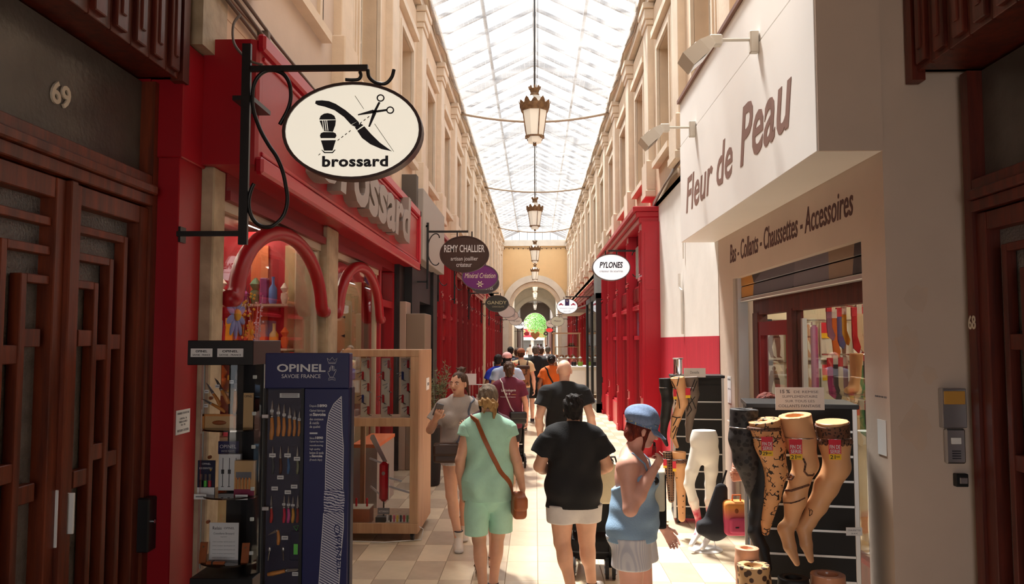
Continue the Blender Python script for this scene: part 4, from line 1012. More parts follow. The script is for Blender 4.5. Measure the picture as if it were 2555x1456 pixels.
# wall fittings on the right
t = thing('letter_plate', 'grey wall plate with an orange nameplate above the intercom', 'plate', (2.6, 4.94, 1.45))
p0, p1 = at(2345, 1065, 4.94), at(2402, 968, 4.94)
MB().box(p0.x, p1.x, 4.90, 4.95, p0.z, p1.z, 0.004).build('back_plate', M_STEEL, t)
zm = p0.z + (p1.z-p0.z)*0.6
MB().box(p0.x+0.01, p1.x-0.01, 4.894, 4.902, zm, p1.z-0.015, 0.002).build('nameplate', mat('orange_plate', srgb(196, 146, 66), 0.4), t)
p0, p1 = at(2357, 1155, 4.94), at(2404, 1068, 4.94)
t = thing('intercom', 'brushed steel intercom panel on the pale wall beside door 68', 'intercom', (p0.x, 4.94, p0.z))
MB().box(p0.x, p1.x, 4.915, 4.95, p0.z, p1.z, 0.01).build('panel', M_STEEL, t)
MB().box(p0.x+0.03, p1.x-0.03, 4.908, 4.916, p0.z+0.12, p0.z+0.16, 0.003).build('call_button', M_WHITE, t)
for k in range(4): MB().box(p0.x+0.035, p1.x-0.035, 4.911, 4.916, p0.z+0.03+0.015*k, p0.z+0.036+0.015*k).build('speaker_slot', M_INK, t)
p0, p1 = at(2380, 1212, 4.94), at(2410, 1180, 4.94)
t = thing('door_release', 'small steel push plate low on the wall beside door 68', 'switch', (p0.x, 4.94, p0.z))
MB().box(p0.x, p1.x, 4.91, 4.95, p0.z, p1.z, 0.004).build('plate', M_BLACK, t)
MB().box(p0.x+0.02, p1.x-0.01, 4.90, 4.912, p0.z+0.02, p1.z-0.02, 0.003).build('button', M_STEEL, t)
# notices
def notice(label, org, xd, w, h, lines, parent=None, m=M_PAPER, ink=M_INKG, name='paper_notice', tilt=0.0):
    org = Vector(org); xd = Vector(xd); yd = Vector((0, 0, 1)); nr = xd.cross(yd)
    if tilt:
        yd = (yd*math.cos(tilt) - nr*math.sin(tilt)).normalized(); nr = xd.cross(yd)
    t = thing(name, label, 'notice', org)
    MB().fprism([(0, 0), (w, 0), (w, h), (0, h)], org, xd, yd, 0.003).build('sheet', m, t)
    for i, (body, x, y, tw, th, *bo) in enumerate(lines):
        text('lettering', body, org + xd*x*w + yd*y*h + nr*0.003, xd, yd, tw*w, th*h, ink, t, t=0.0008, bold=bo[0] if bo else 0.0)
    return t
a = atx(414, 1083, -2.29)
notice('white framed opening hours notice on the red corner post', (-2.289, 4.955, 1.40), (0, 1, 0), 0.2, 0.155, [('HORAIRES D\'OUVERTURE', .08, .82, .84, .09), ('LUNDI 14h - 19h', .25, .6, .5, .08), ('MARDI AU SAMEDI', .22, .47, .56, .08), ('10h - 19h', .35, .34, .3, .08), ('BROSSARD COUTELIER', .1, .1, .8, .1)])
notice('white sheet of paper taped to the sunlit pier of the hosiery shop', (2.199, 5.13, 1.28), (0, -1, 0), 0.12, 0.22, [])
text('wall_lettering', 'BEAUNE NEW YORK TOKYO', (2.2, 5.16, 1.64), (0, -1, 0), (0, 0, 1), 0.17, 0.012, M_INKG, wr, t=0.001)
notice('small white notice on the wall strip left of the shop door', (2.199, 9.05, 1.30), (0, -1, 0), 0.16, 0.3, [('HORAIRES', .1, .85, .8, .07), ('9h30 - 19h', .15, .5, .7, .06)])

# ================================================================== hanging oval signs
M_BULB = mat('lantern_bulb_white', srgb(236, 230, 218), 0.5)
def ellipse(a, b_, n=48): return [(a*math.cos(2*PI*k/n), b_*math.sin(2*PI*k/n)) for k in range(n)]
def oval_sign(label, px, py, wpx, hpx, Y, mface, mrim, side, bx=None, lit=False, th=0.09, bracket=True, name='oval_sign'):
    """double faced oval sign hung square to the shop fronts; bx = pixel x of its wall bar"""
    c = at(px, py, Y); k = Y/F_PX; w, h = wpx*k/2, hpx*k/2
    t = thing(name, label, 'sign', (c.x, Y, c.z))
    n = 48; o = ellipse(w, h, n); i_ = ellipse(w*0.955, h*0.945, n); vs = []
    for (pp, y) in ((o, Y-th/2), (o, Y+th/2), (i_, Y+th/2), (i_, Y-th/2)): vs += [(c.x+a, y, c.z+b_) for a, b_ in pp]
    MB().add(vs, [(r*n+j, r*n+(j+1) % n, ((r+1) % 4)*n+(j+1) % n, ((r+1) % 4)*n+j) for r in range(4) for j in range(n)]).build('rim', mrim, t, True)
    MB().prism([(c.x+a, c.z+b_) for a, b_ in i_], 'xz', Y-th/2+0.012, Y+th/2-0.012).build('face', mface, t)
    if bracket:
        xb = (at(bx, py, Y).x) if bx else side*2.12
        b = MB(); zt = c.z + h*1.25
        b.box(xb-0.02, xb+0.02, Y-0.012, Y+0.012, c.z-h*1.9, zt+h*0.5)
        b.box(min(xb, c.x-side*w*0.15), max(xb, c.x-side*w*0.15), Y-0.01, Y+0.01, zt-0.018, zt+0.018)
        b.tube([(c.x+w*.3, Y, zt), (c.x+w*.3, Y, c.z+h*0.93)], 0.012, 6).tube([(c.x-w*.3, Y, zt), (c.x-w*.3, Y, c.z+h*0.93)], 0.012, 6)
        sc = [(xb-side*(0.10+0.10*math.cos(q)), Y, c.z+h*0.9-h*(q/5.0)*1.0+0.10*math.sin(q)*1.6) for q in [0.35*j for j in range(18)]]
        b.tube(smooth(sc, 3), 0.010, 6)
        wl = side*2.2
        b.box(min(wl, xb), max(wl, xb), Y-0.012, Y+0.012, c.z-h*1.5-0.015, c.z-h*1.5+0.015).box(min(wl, xb), max(wl, xb), Y-0.012, Y+0.012, zt+h*.3-0.015, zt+h*.3+0.015)
        b.build('bracket', M_IRON, t)
    return t, c, w, h
def sign_text(t, c, w, h, Y, th, body, x, y, tw, hh, m, **kw):
    return text('lettering', body, (c.x + x*w, Y - th/2 + 0.011, c.z + y*h), (1, 0, 0), (0, 0, 1), tw*w, hh*h, m, t, t=0.004, **kw)
M_RIMB = mat('sign_rim_brown', srgb(62, 38, 34), 0.45, var=0.2); M_RIMG = mat('sign_rim_grey', srgb(96, 92, 92), 0.5)
M_SCREAM = mat('lightbox_cream', srgb(240, 232, 214), 0.4, emis=0.35)
M_SWHITE = mat('lightbox_white', srgb(238, 240, 244), 0.4, emis=0.35)
YB = 4.9
t, c, w, h = oval_sign('big cream oval sign with razor, brush and scissors above the red cutlery shop', 882, 330, 356, 250, YB, M_SCREAM, M_RIMB, -1, bracket=False, th=0.10)
yf = YB - 0.05 + 0.0115
def c3(u, v): p = at(450+u/2.912, v/2.912, yf); return (p.x, p.z)
def c4(u, v): p = at(450+u/2.912, 400+v/2.912, YB); return (p.x, YB, p.z)
def c3p(u, v): p = at(450+u/2.912, v/2.912, YB); return (p.x, YB, p.z)
def flat(pts, name, m, tt=0.003): return MB().prism([c3(u, v) for u, v in pts], 'xz', yf, yf-tt).build(name, m, t)
flat([(985,732),(1030,729),(1080,735),(1130,755),(1200,800),(1262,852),(1290,880),(1240,905),(1190,850),(1120,800),(1050,775),(1000,764),(980,752)], 'razor_handle', M_INK)
flat([(1243,908),(1292,880),(1300,895),(1296,915),(1270,920)], 'razor_pivot', M_INK)
flat([(1268,925),(1310,898),(1330,908),(1282,944)], 'razor_pivot', M_INK)
flat([(1285,950),(1337,917),(1385,972),(1450,1036),(1538,1099),(1460,1082),(1380,1047),(1320,1002)], 'razor_blade', M_INK)
flat([(1010,868),(1020,842),(1045,826),(1070,822),(1098,828),(1120,842),(1130,868)], 'brush_bristles', M_INK)
flat([(1012,876),(1130,873),(1126,910),(1108,957),(1042,952)], 'brush_bristles', M_INK)
for u in (1032, 1048, 1062): flat([(u, 876), (u+5, 876), (u+14, 950), (u+9, 950)], 'bristle_line', M_SCREAM, 0.0045)
flat([(1015,985),(1022,968),(1040,960),(1110,960),(1128,968),(1135,985),(1125,1003),(1020,1003)], 'brush_handle', M_INK)
flat([(1022,1020),(1130,1018),(1106,1094),(1045,1094)], 'brush_handle', M_INK)
flat([(1025,1088),(1030,1088),(1050,1104),(1105,1104),(1122,1086),(1128,1088),(1108,1112),(1045,1112)], 'brush_base', M_INK)
flat([(1290,838),(1292,830),(1400,797),(1425,812),(1405,822)], 'scissor_blade', M_INK)
flat([(1366,920),(1378,921),(1424,822),(1402,806)], 'scissor_blade', M_INK)
flat([(1405,806),(1420,815),(1454,745),(1440,740)], 'scissor_arm', M_INK)
flat([(1410,804),(1412,820),(1500,806),(1498,792)], 'scissor_arm', M_INK)
for (u, v) in ((1455, 712), (1525, 800)):
    ring = [(u+29*math.cos(2*PI*k/16), v+27*math.sin(2*PI*k/16)) for k in range(17)]
    mbr = MB()
    for k in range(16):
        a, b_ = ring[k], ring[k+1]; mbr.prism([c3(*a), c3(*b_), c3(u+(b_[0]-u)*.68, v+(b_[1]-v)*.68), c3(u+(a[0]-u)*.68, v+(a[1]-v)*.68)], 'xz', yf, yf-.003)
    mbr.build('scissor_ring', M_INK, t)
dd = MB()
for k in range(9):
    u = 1142 + k*27; v = 1022 - k*20.5
    if 1240 < u < 1300: continue
    dd.prism([c3(u, v-4), c3(u+14, v-15), c3(u+16, v-11), c3(u+2, v+1)], 'xz', yf, yf-.003)
dd.prism([c3(1003, 1126), c3(1016, 1114), c3(1018, 1118), c3(1005, 1129)], 'xz', yf, yf-.003)
dd.prism([c3(1268, 697), c3(1271, 695), c3(1334, 790), c3(1331, 791)], 'xz', yf, yf-.003)
dd.prism([c3(1410, 900), c3(1413, 898), c3(1552, 1100), c3(1549, 1101)], 'xz', yf, yf-.003)
tag(dd.build('dashed_line', M_INK, t), kind='stuff')
a = c3(1030, 1213); b_ = c3(1510, 1130)
text('lettering', 'brossard', (a[0], yf, a[1]), (1, 0, 0), (0, 0, 1), b_[0]-a[0], b_[1]-a[1], M_INK, t, t=0.003, bold=0.035, spacing=1.08)
br = MB(); p = at(617, 110, YB); q = at(617, 610, YB)
br.box(p.x-0.028, p.x+0.028, YB-0.014, YB+0.014, q.z, p.z)
p = at(632, 172, YB); q = at(918, 172, YB); br.box(p.x-0.02, q.x, YB-0.014, YB+0.014, p.z-0.018, p.z+0.018)
p = at(430, 582, YB+0.1); q = at(605, 582, YB); br.box(-2.29, q.x, YB-0.005, YB+0.02, q.z-0.016, q.z+0.016)
br.box(-2.29, -2.275, YB+0.02, YB+0.10, q.z-0.05, q.z+0.05)
br.box(-1.95, -1.82, YB, YB+0.35, 3.55, 3.58)
br.build('bracket', M_IRON, t)
s1 = [c3p(*q) for q in ((722,905),(770,820),(796,750),(803,680),(790,600),(745,535),(665,508),(595,530),(545,590),(525,680),(532,800),(580,940),(640,1050),(700,1140),(745,1250),(768,1360))]
s2 = [c4(*q) for q in ((778,270),(768,350),(735,420),(665,478),(590,478),(530,430),(500,350),(500,270),(518,205),(536,168))]
MB().tube(smooth(s1+s2), 0.013, 8).build('scroll', M_IRON, t, 'all')
MB().tube(smooth([c3p(*q) for q in ((1362,505),(1372,560),(1420,600),(1490,606),(1535,562),(1552,505))]), 0.012, 8).build('hook', M_IRON, t, 'all')
MB().tube(smooth([c3p(*q) for q in ((1305,520),(1312,550),(1295,575),(1250,580),(1200,578))]), 0.011, 8).build('hook', M_IRON, t, 'all')
MB().tube(smooth([at(*q) for q in ((600,36,5.1),(583,60,5.05),(582,100,5.0),(597,128,4.95),(625,152,4.9),(655,162,4.89))]), 0.009, 6).build('power_cable', M_CABLE, t, 'all')

M_SBROWN = mat('sign_brown', srgb(58, 34, 26), 0.45); M_SPURP = mat('sign_purple', srgb(116, 38, 120), 0.45); M_SGREY = mat('sign_charcoal', srgb(72, 66, 68), 0.5); M_SGREEN = mat('sign_dark_green', srgb(60, 60, 54), 0.5)
M_SPINK = mat('sign_pinkish', srgb(216, 196, 190), 0.5); M_SPALE = mat('sign_pale', srgb(226, 220, 214), 0.5); M_SREDB = mat('sign_dark_red', srgb(150, 20, 40), 0.5); M_SREDO = mat('sign_scarlet', srgb(226, 50, 60), 0.5)
M_LETC = mat('letter_cream', srgb(240, 228, 200), 0.5); M_LETO = mat('letter_olive', srgb(196, 190, 150), 0.5)
th = 0.09
t, c, w, h = oval_sign('dark brown oval jeweller sign with white lettering', 1159, 634, 124, 92, 13.2, M_SBROWN, M_RIMB, -1, bx=1067)
sign_text(t, c, w, h, 13.2, th, 'REMY CHALLIER', -.82, .10, 1.64, .40, M_PRINTW, bold=0.01)
sign_text(t, c, w, h, 13.2, th, 'artisan joaillier', -.55, -.42, 1.1, .28, M_PRINTW)
sign_text(t, c, w, h, 13.2, th, 'créateur', -.32, -.70, .62, .24, M_PRINTW)
t, c, w, h = oval_sign('purple oval sign with cream script, hung below the brown jeweller sign', 1198, 691, 92, 64, 17.0, M_SPURP, M_RIMG, -1)
sign_text(t, c, w, h, 17.0, th, 'Minéral Création', -.84, -.08, 1.68, .40, M_LETC, shear=0.3)
st = MB()
for k in range(6):
    a = PI*k/3; st.bar((c.x, 17.0-th/2+.009, c.z-.55*h), (c.x+.13*h*2*math.cos(a), 17.0-th/2+.009, c.z-.55*h+.13*h*2*math.sin(a)), 0.012, 0.02)
st.build('star_motif', M_LETC, t)
t, c, w, h = oval_sign('charcoal oval sign half hidden behind the purple one', 1208, 706, 76, 54, 20.5, M_SGREY, M_RIMG, -1)
sign_text(t, c, w, h, 20.5, th, "D'ARTISTES", -.58, -.62, 1.16, .32, M_PRINTW)
sign_text(t, c, w, h, 20.5, th, "ATELIERS", -.5, .2, 1.0, .3, M_PRINTW)
t, c, w, h = oval_sign('dark green grey oval sign with wide pale letters', 1240, 757, 59, 42, 25.0, M_SGREEN, M_RIMG, -1)
sign_text(t, c, w, h, 25.0, th, 'GANDY', -.82, -.08, 1.64, .40, M_LETO, bold=0.01)
sign_text(t, c, w, h, 25.0, th, 'CHOCOLATS', -.4, -.45, 1.0, .16, M_LETO)
for (px, py, wp, hp, Y, lab, body) in ((1264, 777, 43, 31, 31.0, 'blank pinkish oval sign behind the dark green grey one', ''), (1276, 787, 36, 26, 36.0, 'second pinkish oval sign in the receding left row', 'VIE'), (1287, 800, 33, 23, 41.0, 'pale grey oval sign with faint script in the left row', 'Marque')):
    t, c, w, h = oval_sign(lab, px, py, wp, hp, Y, M_SPINK if Y < 40 else M_SPALE, M_RIMG, -1)
    if body: sign_text(t, c, w, h, Y, th, body, -.1 if Y < 40 else -.6, -.3, .7 if Y < 40 else 1.2, .5, M_INKG, shear=0.3)
t, c, w, h = oval_sign('white oval sign with heavy black letters near the arch', 1296, 810, 27, 20, 48.0, M_SWHITE, M_RIMG, -1)
sign_text(t, c, w, h, 48.0, th, 'K-WAY', -.85, -.25, 1.7, .55, M_INK, bold=0.03)
oval_sign('small dark red oval sign inside the far arch on the left', 1314, 832, 14, 9.5, 66.0, M_SREDB, M_RIMB, -1)
t, c, w, h = oval_sign('white oval sign with slanted black letters on the red gift shop', 1525, 667, 95, 67, 15.4, M_SWHITE, M_RIMG, 1, bx=1603)
sign_text(t, c, w, h, 15.4, th, 'PYLONES', -.62, -.05, 1.22, .46, M_INK, bold=0.03, shear=0.2)
sign_text(t, c, w, h, 15.4, th, 'créateur de sourires', -.62, -.36, 1.22, .16, M_INKG)
t, c, w, h = oval_sign('white oval sign with purple badge and two pink sweets', 1415, 764, 53, 38, 28.0, M_SWHITE, M_RIMG, 1)
yq = 28.0-th/2+.01
MB().box(c.x-.2*w, c.x+.2*w, yq-.006, yq, c.z+.1*h, c.z+.95*h).build('badge', mat('badge_purple', srgb(66, 44, 110), 0.5), t)
sign_text(t, c, w, h, 28.0, th+.01, 'V', -.1, .55, .2, .3, M_LETC)
for q in (-1, 1):
    MB().ell((c.x+q*.58*w, yq, c.z+.3*h), (.12*w, .01, .13*h), 10, 6).ell((c.x+q*.42*w, yq, c.z+.2*h), (.07*w, .008, .08*h), 8, 4).ell((c.x+q*.73*w, yq, c.z+.2*h), (.07*w, .008, .08*h), 8, 4).build('sweet_motif', mat('sweet_pink', srgb(206, 60, 96), 0.5), t)
sign_text(t, c, w, h, 28.0, th, 'Voisin Lyon', -.7, -.4, 1.4, .25, mat('pale_lilac', srgb(206, 204, 220), .6))
sign_text(t, c, w, h, 28.0, th, 'depuis 1897', -.35, -.7, .7, .14, M_INKG)
t, c, w, h = oval_sign('pale green white oval sign behind thin awning rods on the right', 1391, 801, 34, 26, 40.0, mat('sign_pale_green', srgb(222, 228, 210), 0.5), M_RIMG, 1)
sign_text(t, c, w, h, 40.0, th, 'Maison', -.5, -.1, 1.0, .35, M_INKG)
t, c, w, h = oval_sign('pale grey oval sign with faint letters on the far right', 1374, 807, 25, 19, 47.0, M_SPALE, M_RIMG, 1)
sign_text(t, c, w, h, 47.0, th, 'Atelier', -.5, -.1, 1.0, .4, M_INKG)
oval_sign('scarlet oval sign inside the far arch on the right', 1371, 823, 18, 11, 58.0, M_SREDO, M_RIMG, 1)
t, c, w, h = oval_sign('small brown oval sign with a cream emblem at the far end', 1362, 832, 12, 9, 68.0, M_SBROWN, M_RIMB, 1)
MB().ell((c.x, 68-th/2, c.z), (.35*w, .02, .4*h), 8, 6).build('emblem', M_LETC, t)

# ================================================================== lanterns
M_LGLASS = mat('lantern_glass', srgb(240, 232, 216), 0.35, sss=0.0, emis=0.15)
M_LCAP = mat('lantern_cap', srgb(206, 196, 182), 0.5, 0.2)
wheres = ['nearest bronze lantern hung high under the first net', 'second bronze lantern along the passage', 'third bronze lantern, in front of the arch wall', 'fourth bronze lantern, hung in the arch head', 'fifth bronze lantern, just inside the arch', 'sixth bronze lantern, in the far vestibule', 'seventh bronze lantern, before the grey vault', 'last bronze lantern, in the grey vault']
lys = [13.7, 24.5, 35.2, 46.0, 57.0, 66.0, 76.0, 88.0]
L0 = thing('hanging_lantern', wheres[0], 'lantern', (0, lys[0], 5.45), group='bronze lanterns hung in a row')
P8 = PI/8
def lb(mb, name, m, smooth=False): return mb.build(name, m, L0, smooth, local=True)
lb(MB().lathe([(0.0, 0.0), (0.03, 0.01), (0.035, 0.03), (0.02, 0.05)], 12), 'finial', M_BRASS, True)
cg = MB()
for k in range(4):
    a = PI/4 + PI/2*k; ca, sa_ = math.cos(a), math.sin(a)
    cg.tube([(0.02*ca, 0.02*sa_, 0.05), (0.05*ca, 0.05*sa_, 0.09), (0.09*ca, 0.09*sa_, 0.1), (0.11*ca, 0.11*sa_, 0.15), (0.155*ca, 0.155*sa_, 0.16)], 0.011, 6).ell((0.165*ca, 0.165*sa_, 0.15), (.025, .025, .035), 8, 6)
lb(cg, 'lower_cage', M_BRASS, True)
lb(MB().lathe([(0.15, 0.15), (0.185, 0.15), (0.185, 0.175), (0.15, 0.175)], 8, ph=P8), 'lower_ring', M_BRASS)
lb(MB().lathe([(0.12, 0.06), (0.145, 0.16)], 8, ph=P8), 'lower_glass', M_LGLASS)
for k in range(8):
    a0, a1 = P8+PI/4*k, P8+PI/4*(k+1)
    lb(MB().add([(0.155*math.cos(a0), 0.155*math.sin(a0), 0.175), (0.155*math.cos(a1), 0.155*math.sin(a1), 0.175), (0.225*math.cos(a1), 0.225*math.sin(a1), 0.63), (0.225*math.cos(a0), 0.225*math.sin(a0), 0.63)], [(0, 1, 2, 3)]), 'glass_pane', M_LGLASS)
    if k % 2 == 0: lb(MB().bar((0.16*math.cos(a0), 0.16*math.sin(a0), 0.17), (0.232*math.cos(a0), 0.232*math.sin(a0), 0.64), 0.02), 'corner_bar', M_BRASS)
lb(MB().lathe([(0.215, 0.62), (0.24, 0.62), (0.25, 0.66), (0.265, 0.69), (0.27, 0.74), (0.25, 0.76), (0.2, 0.76)], 24), 'gallery_band', M_BRASS, True)
cr = MB()
for k in range(12):
    a = 2*PI*k/12; u = Vector((math.cos(a), math.sin(a), 0)); tt = Vector((-math.sin(a), math.cos(a), 0)); b0 = u*0.262 + Vector((0, 0, 0.74))
    hgt = 0.10 if k % 2 == 0 else 0.065
    cr.add([b0 - tt*.06, b0 + tt*.06, b0 + tt*.035 + u*.02 + Vector((0, 0, hgt*.6)), b0 + u*.03 + Vector((0, 0, hgt)), b0 - tt*.035 + u*.02 + Vector((0, 0, hgt*.6)), b0 - tt*.05 - u*.02, b0 + tt*.05 - u*.02], [(0, 1, 2, 3, 4), (5, 4, 3, 2, 6), (0, 4, 5), (1, 6, 2)])
lb(cr, 'crest', M_BRASS)
lb(MB().lathe([(0.24, 0.755), (0.19, 0.80), (0.13, 0.86), (0.10, 0.90)], 20), 'cap', M_LCAP, True)
lb(MB().lathe([(0.075, 0.88), (0.085, 0.93), (0.07, 0.96), (0.095, 1.03), (0.08, 1.05), (0.02, 1.06)], 16), 'crown', M_BRASS, True)
ct = MB()
for k in range(8):
    a = 2*PI*k/8; ct.bar((0.085*math.cos(a), 0.085*math.sin(a), 1.02), (0.10*math.cos(a), 0.10*math.sin(a), 1.08), 0.03, 0.012)
lb(ct, 'crown_points', M_BRASS)
lb(MB().cyl((0, 0, 1.04), (0, 0, 4.15 if True else 1), 0.014, n=8), 'suspension_rod', M_IRON)
lb(MB().tube([(0.03, 0, 4.0), (0.06, 0.02, 2.4), (0.05, 0.02, 1.3), (0.03, 0, 1.05)], 0.005, 5), 'cable', M_CABLE)
rod_s = MB().cyl((0, 0, 1.04), (0, 0, 1.16), 0.014, n=8).mesh('suspension_rod'); rod_s.materials.append(M_IRON)
for i, y in enumerate(lys[1:], 1):
    o = copy_tree(L0); o.location = (0, y, 5.45); o['label'] = wheres[i]
    if y > 52:
        for ch in list(o.children):
            if ch.name.startswith('cable'): bpy.data.objects.remove(ch)
            elif ch.name.startswith('suspension_rod'): ch.data = rod_s
# tree in the street beyond the last arch
tr_ = thing('street_tree', 'bright green leafy tree in the street beyond the last arch', 'tree', (1.6, 112, 0))
MB().tube([(1.6, 112, 0), (1.5, 112, 3.0), (1.3, 112, 5.0)], [0.2, 0.16, 0.1], 8).build('trunk', M_TWIG, tr_)
lf = MB(); rnd = random.Random(11)
for k in range(6000):
    a = rnd.gauss(0, 1), rnd.gauss(0, 1), rnd.gauss(0, 1); l = math.sqrt(sum(x*x for x in a)); q = rnd.random()**0.4
    p = Vector((1.0+a[0]/l*2.6*q, 112+a[1]/l*2.4*q, 4.9+a[2]/l*2.5*q)); u = Vector((rnd.uniform(-1, 1), rnd.uniform(-1, 1), rnd.uniform(-1, 1))).normalized(); v = u.orthogonal().normalized(); s_ = rnd.uniform(.06, .13)
    lf.quad(p-u*s_, p+v*s_*.6, p+u*s_, p-v*s_*.6)
tag(lf.build('foliage', mat('leaf_green', srgb(120, 176, 84), 0.6, var=0.3, scale=2), tr_), kind='stuff')
# ================================================================== smooth solids (distance fields meshed with surface nets)
def surface_nets(f, org, vox):
    s = f < 0
    nx, ny, nz = f.shape
    cnt = np.zeros((nx-1, ny-1, nz-1), np.int8)
    for a in (0, 1):
        for b in (0, 1):
            for c in (0, 1): cnt += s[a:nx-1+a, b:ny-1+b, c:nz-1+c]
    act = (cnt > 0) & (cnt < 8)
    I, J, K = np.nonzero(act)
    ids = np.full(act.shape, -1, np.int32); ids[I, J, K] = np.arange(len(I))
    pos = np.zeros((len(I), 3), np.float32); num = np.zeros(len(I), np.float32)
    C = [(a, b, c) for a in (0, 1) for b in (0, 1) for c in (0, 1)]
    for p in C:
        for ax in range(3):
            if p[ax] == 1: continue
            q = list(p); q[ax] = 1
            f0 = f[I+p[0], J+p[1], K+p[2]]; f1 = f[I+q[0], J+q[1], K+q[2]]
            m = (f0 < 0) != (f1 < 0)
            t = np.where(m, f0/np.where(m, f0-f1, 1), 0)
            for d in range(3):
                pos[:, d] += np.where(m, p[d] + (t if d == ax else 0), 0)
            num += m
    pos /= num[:, None]
    V = (pos + np.stack([I, J, K], 1))*vox + np.asarray(org, np.float32)
    quads = []
    for ax in range(3):
        o = [slice(1, -1)]*3; o[ax] = slice(0, -1); o1 = list(o); o1[ax] = slice(1, None)
        a0 = s[tuple(o)]; a1 = s[tuple(o1)]
        ch = a0 != a1
        i, j, k = np.nonzero(ch)
        off = [1, 1, 1]; off[ax] = 0
        i, j, k = i+off[0], j+off[1], k+off[2]
        b, c = (ax+1) % 3, (ax+2) % 3
        def cell(db, dc):
            ijk = [i.copy(), j.copy(), k.copy()]; ijk[b] = ijk[b]-db; ijk[c] = ijk[c]-dc
            return ids[ijk[0], ijk[1], ijk[2]]
        q = np.stack([cell(1, 1), cell(0, 1), cell(0, 0), cell(1, 0)], 1)
        fl = ~a0[ch]
        q[fl] = q[fl][:, ::-1]
        quads.append(q)
    Q = np.concatenate(quads)
    return V, Q[(Q >= 0).all(1)]

def np_mesh(name, V, Q, m, smooth=True):
    me = bpy.data.meshes.new(name)
    me.vertices.add(len(V)); me.vertices.foreach_set('co', np.ascontiguousarray(V, np.float32).ravel())
    me.loops.add(len(Q)*4); me.polygons.add(len(Q))
    me.loops.foreach_set('vertex_index', np.ascontiguousarray(Q, np.int32).ravel())
    me.polygons.foreach_set('loop_start', np.arange(0, len(Q)*4, 4, dtype=np.int32))
    me.polygons.foreach_set('loop_total', np.full(len(Q), 4, np.int32))
    me.polygons.foreach_set('use_smooth', np.ones(len(Q), bool))
    me.update(calc_edges=True); me.validate()
    if m: me.materials.append(m)
    return me

